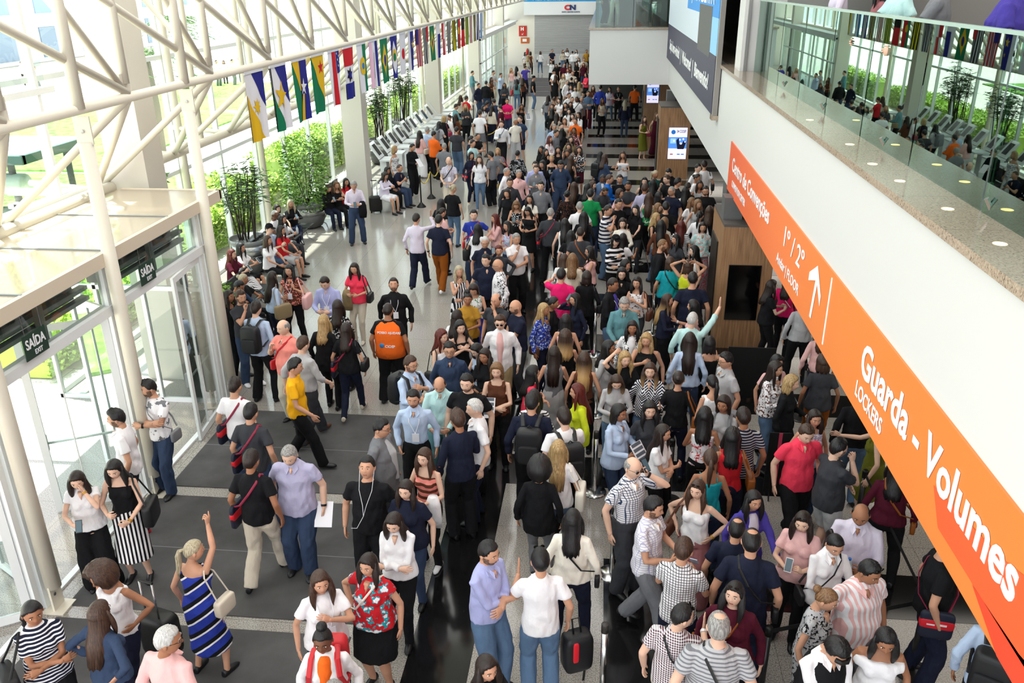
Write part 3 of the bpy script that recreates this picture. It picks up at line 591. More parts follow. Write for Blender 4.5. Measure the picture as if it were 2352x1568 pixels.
# ---------------------------------------------------------------- hanging flags
def flag(y, w, prims, label, z0=5.13, drop=1.17):
    """prims: list of (colour, polygon in 0..1 x 0..1, y down); painted on a gently waving cloth"""
    t = empty('hanging_flag', (-5.97, y, z0)); tag(t, label, 'flag', 'flags hanging in a row from the truss chord')
    ph = rnd.uniform(0, 6); k1 = rnd.uniform(.6, 1.3)
    tw = rnd.uniform(-.015, .015)
    def wp(u, v, off=0):
        # narrows a little towards the bottom and ripples
        x = (math.sin(u*9*k1+ph+v*1.2)*.022+tw)*v*1.2+off
        return (x, (u*w*(1-.10*v))+.05*w*v, -v*drop-.015*math.sin(u*math.pi)*(1-v))
    nx, ny = 14, 10
    vs = [wp(i/nx, j/ny) for j in range(ny+1) for i in range(nx+1)]; f = [(j*(nx+1)+i, j*(nx+1)+i+1, (j+1)*(nx+1)+i+1, (j+1)*(nx+1)+i) for j in range(ny) for i in range(nx)]
    MB().add(vs, f).build('cloth', fm(prims[0][0]), t, True)
    for n_, (c, P) in enumerate(prims[1:]):
        b = MB(); off = .004*(n_+1)
        for s in (1, -1):
            poly = clip_cells(P, nx, ny)
            for q in poly:
                i0 = len(b.v); b.add([wp(u, v, s*off) for u, v in q], [tuple(range(len(q)))])
        b.build('emblem', fm(c), t)
    MB().box((-.01, 0, -.03), (.014, w, .05)).build('rail', M_SW, t)
FC = dict(w='#ebe9ee', b='#2c2e86', y='#e6b92a', g='#1c7a55', r='#cf2630', k='#1b1a1c', p='#efc0d4', Y='#ecdc2c', G='#8f8f95', L='#3b7cc0')
def fm(c): return mat('flag_'+c, FC[c], .7, 0, .1)
def clip(P, a, b, c):   # keep a*u+b*v<=c
    o = []
    for i in range(len(P)):
        p, q = P[i-1], P[i]; dp = a*p[0]+b*p[1]-c; dq = a*q[0]+b*q[1]-c
        if (dp < 0) != (dq < 0):
            t_ = dp/(dp-dq); o.append((p[0]+(q[0]-p[0])*t_, p[1]+(q[1]-p[1])*t_))
        if dq <= 0: o.append(q)
    return o
def clip_cells(P, nx, ny):
    out = []; tris = [P] if len(P) <= 4 else [(P[0], P[i], P[i+1]) for i in range(1, len(P)-1)] if not isinstance(P[0][0], tuple) else P
    for T in tris:
        us = [p[0] for p in T]; vs_ = [p[1] for p in T]
        for i in range(max(0, int(min(us)*nx)), min(nx, int(max(us)*nx)+1)):
            S = clip(clip(list(T), 1, 0, (i+1)/nx), -1, 0, -i/nx)
            if len(S) < 3: continue
            for j in range(max(0, int(min(vs_)*ny)), min(ny, int(max(vs_)*ny)+1)):
                Q = clip(clip(S, 0, 1, (j+1)/ny), 0, -1, -j/ny)
                if len(Q) >= 3: out.append(Q)
    return out
def star(cx, cy, r, n=5, rot=0, ir=.4, ay=.68):
    pts = [(cx+(r if k % 2 == 0 else r*ir)*math.sin(rot+k*math.pi/n), cy-ay*(r if k % 2 == 0 else r*ir)*math.cos(rot+k*math.pi/n)) for k in range(2*n)]
    return [((cx, cy), pts[k], pts[(k+1) % (2*n)]) for k in range(2*n)]
def disc(cx, cy, r, n=14, ay=.68): return star(cx, cy, r, n//2, 0, 1.0, ay)
def RC(a, b, c, d): return [(a, b), (c, b), (c, d), (a, d)]
dia = [(.5, .12), (.92, .5), (.5, .9), (.08, .5)]
# u runs away from the camera: u=0 is the near edge, seen on the left
FL = [([('w', 0), ('b', [(.35, 0), (1, 0), (1, .55)]), ('y', [(0, .3), (0, 1), (.85, 1)]), ('y', star(.48, .5, .2, 8, .1, .45))], 'white flag with blue corner, yellow corner and golden sun, nearest of the row'),
 ([('w', 0), ('b', [(.3, 0), (1, 0), (1, .62)]), ('g', [(0, .3), (0, 1), (.6, 1)]), ('k', RC(0, 0, .06, .95)), ('y', star(.5, .47, .36, 5, .2))], 'white, blue and green flag with a big yellow star, second of the row'),
 ([('g', 0), ('y', [(0, 0), (.55, 0), (.7, .5), (.45, .5)]), ('b', [(.5, 0), (1, 0), (1, 1), (.55, 1), (.8, .5)]), ('y', [(.3, 1), (.62, .56), (.72, .56), (.62, 1)]), ('w', star(.68, .45, .22, 5, .1))], 'green, yellow and blue flag with a white star, third of the row'),
 ([('g', 0), ('y', [(.0, 0), (1, 0), (1, .95)]), ('r', star(.72, .22, .2, 5, 0))], 'yellow and green diagonal flag with a red star, fourth of the row'),
 ([('w', 0), ('r', RC(.34, 0, .66, 1)), ('b', RC(.68, 0, 1, .42))]+[('w', star(.75+.15*(k % 2), .06+.055*k, .05, 5)) for k in range(6)], 'white and red striped flag with a blue starry corner, fifth of the row'),
 ([('w', 0), ('r', RC(0, 0, 1, .36)), ('b', RC(0, .69, 1, 1)), ('k', star(.5, .53, .24, 6, .2, .5)), ('b', disc(.5, .53, .1))], 'red, white and blue barred flag with a crest, sixth of the row'),
 ([('w', 0), ('g', RC(.6, 0, 1, 1)), ('y', disc(.55, .45, .27)), ('L', disc(.55, .45, .1))], 'white and green flag with a yellow crest, seventh of the row'),
 ([('w', 0), ('p', RC(0, 0, .35, 1)), ('b', RC(.72, 0, 1, 1)), ('k', RC(.52, .25, .56, .8))], 'pink, white and blue striped flag, eighth of the row'),
 ([('g', 0), ('y', dia), ('b', disc(.5, .5, .2))], 'green flag with yellow diamond and blue disc, nearer one of two'),
 ([('b', 0), ('w', dia), ('y', disc(.5, .46, .22)), ('g', disc(.5, .5, .14))], 'blue flag with white diamond and yellow and green crest'),
 ([('w', 0), ('r', disc(.5, .5, .2))], 'white flag with a small red emblem'),
 ([('w', 0), ('b', RC(.4, 0, 1, 1)), ('y', star(.7, .35, .2, 5)), ('y', star(.75, .65, .1, 5))], 'white and blue flag with yellow stars')]
def stripes(a, b, n, extra=[]): return [(a, 0)]+[(b, RC(k/n, 0, (k+.5)/n, 1)) for k in range(n)]+extra
FL += [(stripes('w', 'r', 5, [('b', RC(0, 0, .4, .4))]), 'red and white striped flag with blue corner after the yellow starred flag'), (stripes('w', 'k', 5, [('r', RC(.6, 0, 1, .4))]), 'black and white striped flag before the second diamond flag'),
 ([('g', 0), ('y', dia), ('b', disc(.5, .5, .2))], 'green flag with yellow diamond and blue disc, farther one of two'), ([('w', 0), ('b', RC(.5, .3, 1, 1))], 'white and blue plain flag behind the far diamond flag'),
 ([('w', 0), ('r', RC(0, 0, .5, .5)), ('r', RC(.4, .5, .7, 1))], 'white and red flag in the middle of the row'), (stripes('w', 'k', 7), 'narrow black and white striped flag in the middle of the row'),
 (stripes('Y', 'k', 4), 'yellow and black striped flag, nearest of that kind'), ([('g', 0), ('r', RC(.4, 0, 1, 1)), ('y', disc(.45, .4, .18))], 'green and red flag next to the yellow striped ones'),
 ([('r', 0), ('k', RC(0, 0, 1, .42))], 'black over red flag'), (stripes('Y', 'g', 4), 'yellow and green striped flag past the black over red one'), (stripes('r', 'w', 5), 'red flag with thin white stripes near the far end'),
 (stripes('Y', 'b', 4), 'yellow and blue striped flag near the far end'), (stripes('w', 'b', 3), 'white and blue striped flag near the far end'), ([('L', 0), ('w', RC(.4, 0, .7, 1))], 'light blue and white flag, second from the far end'), ([('w', 0), ('Y', RC(.5, 0, .75, 1)), ('k', RC(.75, 0, 1, 1))], 'white, yellow and black flag, last of the row')]
for k, (p, l) in enumerate(FL): flag(14.07+1.145*k, .82, p, l)
# ================================================================ people
PAL = dict(k='#17171a', w='#ece9ec', nv='#1d2134', dn='#34425c', ld='#5a7391', gy='#77787d', lg='#b4b3b6', dg='#3b3c41', rd='#c3222b', pk='#e8b6b4', hp='#e01e68',
           lb='#b6c7e2', bg='#cfc3b2', br='#5d3626', kh='#8d7a5a', og='#ef6a22', yl='#f2b01c', gn='#17864a', tl='#1b9ba8', bu='#4d1426', lv='#b3aecb', ol='#63641f',
           cr='#ece5d8', rb='#2b3c9c', mu='#b0822e', sa='#f08f84', co='#f0405a', mt='#b9dcdb', tb='#5f8c93', rs='#a0666a', ygr='#cbd62c', vi='#4a3f9a', pp='#d9cfe0', ch='#8a4a14', az='#1668c8', pe='#a9acd8', te='#16695f')
HC = dict(k=('#0b0a0b', '#231f20'), db=('#17110f', '#33231c'), b=('#2c1e17', '#54392a'), lb=('#5e3f28', '#94704c'), bl=('#86683f', '#c8a877'), gr=('#6d6a68', '#b4b0ac'), rd=('#3c120f', '#6e2418'), om=('#2b1d16', '#c09a6a'), gb=('#8d7f66', '#c9bda0'), wg=('#a8a5a2', '#dcd9d6'))
SK = {1: '#dfb49c', 2: '#c9967a', 3: '#a36f52', 4: '#714834'}
def skin(t):
    k = ('skin', t)
    if k in MC: return MC[k]
    M = mat('skin_%d' % t, SK[t], .5, 0, .35); bsdf(M).inputs['Subsurface Weight'].default_value = .0
    L(M, ramp(M, noise(M, 7, 2), ((.3, tuple(c*.88 for c in srgb(SK[t])[:3])), (.7, tuple(min(1, c*1.08) for c in srgb(SK[t])[:3])))), bsdf(M).inputs['Base Color'])
    MC[k] = M; return M
def srgb_t(c): return c if isinstance(c, tuple) else srgb(c)
_srgb = srgb
def srgb(h): return (h[0], h[1], h[2], 1) if isinstance(h, tuple) else _srgb(h)
def hairmat(c):
    k = ('hair', c)
    if k in MC: return MC[k]
    a, b = HC[c]; M = mat('hair_'+c, a, .42, 0, .4); n = noise(M, 1, 3, vec=(95, 95, 9))
    col = ramp(M, n, ((.35, a), (.7, b if c != 'om' else '#4a3326')))
    if c == 'om':
        tc = N(M, 'TexCoord'); s = N(M, 'SeparateXYZ'); L(M, tc.outputs['Object'], s.inputs[0]); mr = N(M, 'MapRange'); mr.inputs[1].default_value = -.05; mr.inputs[2].default_value = -.26; L(M, s.outputs[2], mr.inputs[0])
        mx = N(M, 'MixRGB'); L(M, mr.outputs[0], mx.inputs[0]); L(M, col, mx.inputs[1]); mx.inputs[2].default_value = srgb('#b8925f'); col = mx.outputs[0]
    L(M, col, bsdf(M).inputs['Base Color']); bump(M, n, .7, .006); MC[k] = M; return M
def cloth(spec):
    k = ('cl', spec)
    if k in MC: return MC[k]
    base, _, pat = spec.partition('/'); M = mat('cloth_'+spec.replace('/', '_').replace(':', '_'), PAL[base], .82, 0, .15)
    n1 = noise(M, 7, 3, vec=(1.1, 1.1, .75), rough=.5); bump(M, n1, .85, .035)
    if pat:
        p, _, c2 = pat.partition(':'); c2, _, c3 = c2.partition(':'); A = srgb(PAL[base]); B = srgb(PAL[c2]); tc = N(M, 'TexCoord'); s = N(M, 'SeparateXYZ'); L(M, tc.outputs['Object'], s.inputs[0])
        def saw(out, f, w=.5):
            a = N(M, 'Math', operation='MULTIPLY'); a.inputs[1].default_value = f; L(M, out, a.inputs[0]); b = N(M, 'Math', operation='FRACT'); L(M, a.outputs[0], b.inputs[0])
            c = N(M, 'Math', operation='LESS_THAN'); c.inputs[1].default_value = w; L(M, b.outputs[0], c.inputs[0]); return c.outputs[0]
        def mix(f, a, b):
            mx = N(M, 'MixRGB'); L(M, f, mx.inputs[0])
            for q, i in ((a, 1), (b, 2)):
                if isinstance(q, tuple): mx.inputs[i].default_value = q
                else: L(M, q, mx.inputs[i])
            return mx.outputs[0]
        xo = N(M, 'Math', operation='MULTIPLY_ADD'); L(M, s.outputs[1], xo.inputs[0]); xo.inputs[1].default_value = .35; L(M, s.outputs[0], xo.inputs[2])
        if p == 'h': col = mix(saw(s.outputs[2], 11, .45), A, B)
        elif p == 'H': col = mix(saw(s.outputs[2], 30, .4), A, B)
        elif p == 'v': col = mix(saw(xo.outputs[0], 34, .3), A, B)
        elif p == 'V': col = mix(saw(xo.outputs[0], 22, .5), A, B)
        elif p == 'c':
            m1 = saw(xo.outputs[0], 38, .22); m2 = saw(s.outputs[2], 38, .22); mm = N(M, 'Math', operation='MAXIMUM'); L(M, m1, mm.inputs[0]); L(M, m2, mm.inputs[1]); col = mix(mm.outputs[0], A, B)
        elif p == 'g':
            m1 = saw(xo.outputs[0], 48, .5); m2 = saw(s.outputs[2], 48, .5); mm = N(M, 'Math', operation='MULTIPLY'); L(M, m1, mm.inputs[0]); L(M, m2, mm.inputs[1]); ad = N(M, 'Math', operation='ADD'); L(M, m1, ad.inputs[0]); L(M, m2, ad.inputs[1]); hf = N(M, 'Math', operation='MULTIPLY'); hf.inputs[1].default_value = .5; L(M, ad.outputs[0], hf.inputs[0]); col = mix(hf.outputs[0], A, B)
        elif p == 'd': # diagonal bands
            dz = N(M, 'Math', operation='MULTIPLY_ADD'); dz.inputs[1].default_value = .8; L(M, s.outputs[0], dz.inputs[0]); L(M, s.outputs[2], dz.inputs[2]); c0 = mix(saw(dz.outputs[0], 5.5, .42), A, B); col = mix(saw(dz.outputs[0], 5.5, .13), c0, srgb(PAL[c3 or 'w']))
        elif p == 'z':
            pg = N(M, 'Math', operation='PINGPONG'); pg.inputs[1].default_value = .09; L(M, s.outputs[0], pg.inputs[0]); ad = N(M, 'Math', operation='ADD'); L(M, pg.outputs[0], ad.inputs[0]); L(M, s.outputs[2], ad.inputs[1]); col = mix(saw(ad.outputs[0], 26, .45), A, B)
        else: # f floral, F big floral
            v = noise(M, 34 if p == 'f' else 13, 2, rough=.6); st = ((0, PAL[base]), (.52, PAL[c2]), (.58, PAL[c3 or base])) if p == 'F' else ((0, PAL[base]), (.55, PAL[c2]))
            col = ramp(M, v, st, 'CONSTANT')
        L(M, col, bsdf(M).inputs['Base Color'])
    MC[k] = M; return M
M_EYEW = mat('eye_white', '#e6e0dc', .3); M_EYED = mat('eye_dark', '#1a1210', .2); M_LIPF = mat('lip_rose', '#a8504c', .4); M_LIPM = mat('lip_plain', '#a46a58', .5)
# ---- head
def head_grid(nu, nv, male, fat=1.0):
    P = []
    for j in range(nv+1):
        th = math.pi*(j+.0)/nv
        for i in range(nu):
            ph = 2*math.pi*i/nu
            P.append((math.sin(th)*math.sin(ph), -math.sin(th)*math.cos(ph), math.cos(th)))
    D = np.array(P); x, y, z = D.T
    X = x*.081; Y = y*.101; Z = z*.123
    low = np.clip(-z, 0, 1)
    X = X*(1-(.30 if not male else .22)*low**1.6)*(1+.05*(fat-1)*10*low)
    Y = np.where(y > 0, Y*(1-.35*low**1.2), Y)
    Y = np.where(y < 0, np.maximum(Y, -.098+.012*np.abs(X)/.07), Y)
    fr = (y < 0)
    g = lambda cx, cz, sx, sz: np.exp(-((np.abs(X)-cx)/sx)**2-((Z-cz)/sz)**2)*fr
    Y = Y-.022*np.exp(-(X/.0105)**2-(np.clip(Z+.016, -1, 0)/.012)**2-(np.clip(Z+.016, 0, 1)/.03)**2)*fr
    Y = Y+.0085*g(.031, .012, .016, .010)-.003*g(.028, .040, .022, .008)-.006*np.exp(-(X/.022)**2-((Z+.052)/.010)**2)*fr-.008*np.exp(-(X/.022)**2-((Z+.098)/.014)**2)*fr
    Y = Y+.004*np.exp(-(X/.03)**2-((Z+.068)/.006)**2)*fr-.003*g(.04, -.018, .018, .018)
    return D, np.stack([X, Y, Z], 1)
def grid_faces(nu, nv): return [(j*nu+i, (j+1)*nu+i, (j+1)*nu+(i+1) % nu, j*nu+(i+1) % nu) for j in range(nv) for i in range(nu)]
HL_M = [(0, .60), (35, .58), (55, .52), (72, .12), (85, .02), (95, -.02), (115, -.18), (150, -.55), (180, -.6)]
HL_F = [(0, .62), (30, .58), (50, .42), (62, .0), (75, -.35), (100, -.5), (150, -.7), (180, -.75)]
HL_B = [(0, 1.3), (60, 1.2), (80, .55), (95, .5), (140, .45), (180, .3)]
HL_U = [(0, .60), (35, .57), (60, .40), (80, .08), (100, -.05), (120, -.2), (150, -.45), (180, -.45)]
def interp(T, a): return np.interp(a, [t[0] for t in T], [t[1] for t in T])
def vnoise(P, f, s=0):
    return (np.sin(P[:, 0]*f+1.3+s)*np.cos(P[:, 1]*f*1.1+.7*s)+np.sin(P[:, 2]*f*.9+2.1+s*1.7)*np.cos(P[:, 0]*f*1.3+s))*.5
def hair_mesh(style, q, seed):
    b = MB(); nu, nv = (36, 26) if q == 0 else (22, 16) if q == 1 else (14, 10)
    D, V = head_grid(nu, nv, True)
    az = np.degrees(np.arctan2(np.abs(D[:, 0]), -D[:, 1])); z = D[:, 2]
    T = dict(short=HL_M, buzz=HL_M, quiff=HL_M, fringe=HL_M, bald=HL_B, thin=HL_M).get(style, HL_F if style in ('long', 'wavy', 'curly', 'bob', 'afro', 'xlong') else HL_U)
    hl = interp(T, az)
    s = np.clip((z-hl)/.10, 0, 1); s = s*s*(3-2*s)
    th = dict(short=.014, buzz=.004, quiff=.017, fringe=.022, bald=.007, thin=.006, long=.015, xlong=.015, wavy=.020, curly=.03, bob=.022, afro=.075, pony=.008, bun=.009, topbun=.009, updo=.012, braid=.013).get(style, .014)
    t = np.full(len(z), th)
    if style in ('short', 'quiff', 'fringe'): t = t*(.55+.75*np.clip(z, 0, 1))
    if style in ('short', 'quiff', 'fringe', 'thin', 'bald') and q == 0: t = t*(1+.32*vnoise(D, 27, seed)+.2*vnoise(D, 51, seed+2))
    if style == 'quiff': t += .014*np.exp(-((az)/45)**2)*np.clip(z, 0, 1)
    if style == 'bald':
        top = np.clip((z-.42)/.2, 0, 1)*1; s = np.where(az > 70, np.clip((z-interp([(70, .3), (90, -.05), (115, -.2), (150, -.55), (180, -.6)], az))/.1, 0, 1), 0)*(1-np.clip((z-.55)/.12, 0, 1))
    if style == 'thin': s = s*(1-.9*np.clip((z-.80)/.08, 0, 1)*(D[:, 1] > .05))
    if style == 'afro': t = t*(1+.12*vnoise(D, 14, seed)); s = np.clip((z-interp([(0, .72), (40, .55), (65, -.5), (180, -.92)], az))/.2, 0, 1)
    if style in ('wavy', 'curly'): t = t*(1+.35*vnoise(D, 16, seed))
    off = -.012+(t+.012)*s
    Nn = V/np.linalg.norm(V, axis=1)[:, None]; H = V+Nn*off[:, None]
    b.add(H, grid_faces(nu, nv))
    def shell(levels, th_=.03, na=16, wob=0):
        vs = []; k = len(levels)
        for li, (z_, A, rx, ry, cy) in enumerate(levels):
            for s_ in (0, 1):
                for i in range(na+1):
                    u = -1+2*i/na; a = math.pi+math.radians(A)*u; e = 1-abs(u)**6*.35
                    r = 0 if s_ == 0 else -th_*e
                    wv = 1+wob*math.sin(i*2.3+li*1.1+seed)*.12*(li/k)
                    vs.append(((rx+r)*wv*math.sin(a), cy-(ry+r)*wv*math.cos(a), z_+(.02*math.sin(i*1.7+seed) if li == k-1 else 0)))
        m_ = 2*(na+1); f = []
        for l in range(k-1):
            for i in range(na):
                a0 = l*m_+i; f.append((a0, a0+1, a0+m_+1, a0+m_)); c0 = l*m_+na+1+i; f.append((c0+1, c0, c0+m_, c0+m_+1))
            f.append((l*m_, l*m_+m_, l*m_+m_+na+1, l*m_+na+1)); f.append((l*m_+na, l*m_+2*na+1, l*m_+m_+2*na+1, l*m_+m_+na))
        l = (k-1)*m_
        for i in range(na): f.append((l+i, l+i+1, l+na+2+i, l+na+1+i))
        b.add(vs, f)
    wb = 1 if style in ('wavy', 'curly') else .35
    g = 1.25 if style == 'curly' else 1.0
    if style in ('long', 'wavy', 'curly', 'xlong'):
        E_ = -.50 if style == 'xlong' else -.36
        shell([(.04, 100, .092*g, .112*g, 0), (-.06, 112, .095*g, .112*g, 0), (-.13, 104, .096*g, .109*g, .005), (-.20, 92, .105*g, .12*g, .012), (-.28, 78, .115*g, .135*g, .02), (E_, 60, .10, .14, .022)], .036, 16, wb)
        for sg in (-1, 1):
            n_ = 10; pts = []; rr = []
            for i in range(n_):
                u = i/(n_-1); pts.append((sg*(.074+.022*math.sin(u*3)+.006*wb*math.sin(u*14+sg)), -.005-.10*u**.8+.008*wb*math.sin(u*11), .05-.38*u)); q_ = math.sin(min(1, u*1.1+.12)*math.pi); rr.append((.008+.030*q_, .006+.018*q_))
            b.tube(pts, rr, 9)
    if style == 'bob': shell([(.04, 100, .094, .112, 0), (-.05, 116, .102, .118, 0), (-.12, 112, .104, .112, 0), (-.15, 100, .094, .10, 0)], .045, 16, .5)
    if style == 'pony': b.tube([(0, .095, .035), (0, .145, .03), (0, .155, -.03), (0.01, .145, -.12), (.015, .15, -.22), (.01, .15, -.30)], [.016, .022, .032, .032, .024, .006], 9)
    if style == 'braid': b.tube([(-.03, .085, -.04)]+[(-.07+.01*(-1)**k, .10+.006*k, -.07-.04*k) for k in range(11)], [.024]+[.027-.0015*k+.004*(-1)**k for k in range(11)], 8)
    if style in ('bun', 'topbun'):
        c = (0, .115, .045) if style == 'bun' else (0, .035, .135); r = .042 if style == 'bun' else .05
        b.lathe((c[0], c[1], c[2]-r), [(r*math.sin(math.pi*k/8)+.0005, r-r*math.cos(math.pi*k/8)) for k in range(9)], 12)
    if style == 'fringe': b.tube([(-.06, -.075, .05), (-.02, -.105, .055), (.03, -.105, .05), (.065, -.07, .04)], [(.02, .02)]*4, 8)
    return b
HCACHE = {}
def hair_get(style, q, seed):
    k = (style, q, seed % 3)
    if k not in HCACHE: HCACHE[k] = hair_mesh(style, q, seed % 3).mesh('hair', None, True)
    return HCACHE[k]
def ellip(b, c, r, n=10, rot=None):
    vs = []; m_ = n//2+1
    for j in range(m_):
        th = math.pi*j/(m_-1)
        for i in range(n):
            ph = 2*math.pi*i/n; p = np.array((r[0]*math.sin(th)*math.cos(ph), r[1]*math.sin(th)*math.sin(ph), r[2]*math.cos(th)))
            if rot is not None: p = rot@p
            vs.append(np.array(c)+p)
    b.add(vs, grid_faces(n, m_-1))
def RZ(a): c, s = math.cos(a), math.sin(a); return np.array([[c, -s, 0], [s, c, 0], [0, 0, 1.]])
def RX(a): c, s = math.cos(a), math.sin(a); return np.array([[1., 0, 0], [0, c, -s], [0, s, c]])
# ---- hand: right hand, wrist at origin, fingers along +x, palm towards -z, thumb towards +y
HANDC = {}
def hand_geo(kind, q):
    k = (kind, q)
    if k in HANDC: return HANDC[k]
    b = MB(); cu = dict(relax=.45, grip=1.25, flat=.05, fist=1.6, point=1.5)[kind]
    n = 7 if q == 0 else 5
    b.tube([(-.03, 0, 0), (0, 0, 0), (.03, .002, 0), (.075, .0, 0), (.095, 0, -.002)], [(.024, .018), (.026, .017), (.038, .016), (.042, .014), (.034, .009)], 10 if q == 0 else 7)
    for i, (yy, l) in enumerate(((.030, .072), (.010, .080), (-.011, .074), (-.030, .058))):
        c_ = cu*(.85+.1*i) if not (kind == 'point' and i == 0) else .05
        p = np.array([.088-.006*abs(i-1), yy, 0.]); a = 0; pts = [p-np.array([.015, 0, 0]), p]; fan = (1.5-i)*.06*(1.6 if kind == 'flat' else .7)
        for s, f in ((.45, .55), (.30, .75), (.25, .45)):
            a += c_*f; p = p+l*s*np.array([math.cos(a)*math.cos(fan), math.sin(fan), -math.sin(a)]); pts.append(p)
        b.tube(pts, [.0095, .0092, .0088, .008, .0055], n)
    a = .75 if kind != 'flat' else .95
    p = np.array([.02, .026, -.004]); pts = [p-np.array([.012, .01, 0]), p]
    for s, da in ((.036, 0), (.030, -.25), (.024, -.3)):
        a += da; p = p+s*np.array([math.cos(a), math.sin(a)*.8, -.35 if kind in ('grip', 'fist') else -.15]); pts.append(p)
    b.tube(pts, [.013, .0125, .0115, .0098, .006], n)
    HANDC[k] = (np.array(b.v), b.f); return HANDC[k]
# ---- skeleton
def ik(S, T, l1, l2, pole):
    S, T, pole = np.array(S, float), np.array(T, float), np.array(pole, float)
    d = T-S; D = np.linalg.norm(d); mx = (l1+l2)*.995
    if D > mx: T = S+d/D*mx; d = T-S; D = mx
    a = (l1*l1-l2*l2+D*D)/(2*D); h = math.sqrt(max(l1*l1-a*a, 0)); u = d/D; p = pole-u*(pole@u); p /= np.linalg.norm(p)+1e-9
    return S+u*a+p*h, T
#        wrist target (right arm; x negative)   pole             hand dir          palm    kind
ARM = dict(down=((-.27, -.03, .90), (-.6, 1, 0), (.0, -.12, -1), 'relax'), swingf=((-.24, -.24, .97), (-.4, 1, -.3), (.05, -.5, -1), 'relax'), swingb=((-.27, .16, .93), (-.6, 1, 0), (0, .2, -1), 'relax'),
           cross=((.09, -.235, 1.15), (-.9, .1, -1), (1, .0, .12), 'relax'), cross2=((.07, -.20, 1.20), (-.9, .1, -1), (1, .12, .05), 'relax'), phone=((-.085, -.30, 1.17), (-.7, .3, -1), (.45, -.5, .75), 'grip'), hold=((-.10, -.28, 1.12), (-.7, .3, -1), (.7, -.6, .1), 'grip'),
           low=((-.12, -.30, 1.02), (-.8, .4, -.6), (.6, -.7, 0), 'grip'), ear=((-.145, -.10, 1.52), (-.8, -.3, -1), (.25, .25, 1), 'grip'), chin=((-.03, -.20, 1.43), (-.5, -.2, -1), (-.05, .25, 1), 'fist'), face=((-.06, -.17, 1.50), (-.7, -.2, -1), (.3, .3, 1), 'relax'),
           hips=((-.20, -.04, 1.04), (-1, .55, 0), (.35, -.8, -.35), 'relax'), hipb=((-.17, .08, 1.03), (-1, .4, 0), (.4, .5, -.6), 'relax'), pocket=((-.215, -.06, .93), (-.7, 1, 0), (.12, -.15, -1), 'fist'), behind=((-.05, .18, .98), (-1, .5, 0), (1, .05, -.25), 'relax'),
           clasp=((-.075, -.235, .99), (-1, .25, -.2), (.85, -.35, -.35), 'grip'), up=((-.16, -.14, 1.90), (-1, -.3, -.2), (.0, -.1, 1), 'point'), wave=((-.24, -.30, 1.62), (-.8, 0, -.8), (0, -.2, 1), 'flat'), reach=((-.34, -.36, 1.80), (-.8, .3, -.6), (.05, -.25, 1), 'flat'), strap=((-.13, -.19, 1.30), (-.7, .1, -1), (.15, .35, 1), 'grip'),
           belly=((.02, -.22, 1.10), (-1, .1, -.5), (1, .05, .05), 'relax'), gest=((-.17, -.36, 1.22), (-.5, .2, -1), (.1, -.6, .8), 'flat'), hair=((-.13, .02, 1.72), (-1, -.35, .35), (.75, .35, .2), 'relax'), fwd=((-.16, -.48, 1.22), (-.4, .2, -1), (.1, -1, .1), 'relax'), rail=((-.20, -.34, .95), (-.6, .6, -.4), (.05, -.9, -.3), 'grip'),
           bag=((-.23, -.10, 1.03), (-.7, .8, 0), (.2, -.6, -.4), 'grip'), chest=((-.02, -.20, 1.30), (-1, 0, -.7), (.8, .1, .5), 'relax'), push=((-.16, -.40, 1.05), (-.5, .6, -.3), (0, -1, .0), 'grip'), lap=((-.12, -.36, .66), (-.8, .5, .2), (.3, -.9, -.2), 'relax'), lapphone=((-.06, -.36, .86), (-.8, .3, -.6), (.35, -.6, .6), 'grip'), elbow=((-.13, -.42, .68), (-.8, .2, .4), (.7, -.5, .0), 'relax'))
TM = [(.85, .150, .115, 0), (.93, .158, .118, 0), (1.02, .146, .110, 0), (1.10, .140, .106, 0), (1.20, .148, .112, 0), (1.30, .160, .116, -.002), (1.38, .158, .100, .004), (1.43, .122, .078, .010), (1.465, .078, .062, .012), (1.50, .056, .056, .006)]
TF = [(.85, .160, .118, 0), (.93, .166, .120, 0), (1.02, .142, .104, 0), (1.10, .122, .094, 0), (1.20, .130, .100, 0), (1.30, .142, .104, -.002), (1.38, .140, .088, .004), (1.43, .108, .070, .010), (1.465, .068, .055, .012), (1.50, .049, .048, .006)]
JOBS = []
def sway(z, bend, sit):   # spine curve: forward bend about the hips
    return 0
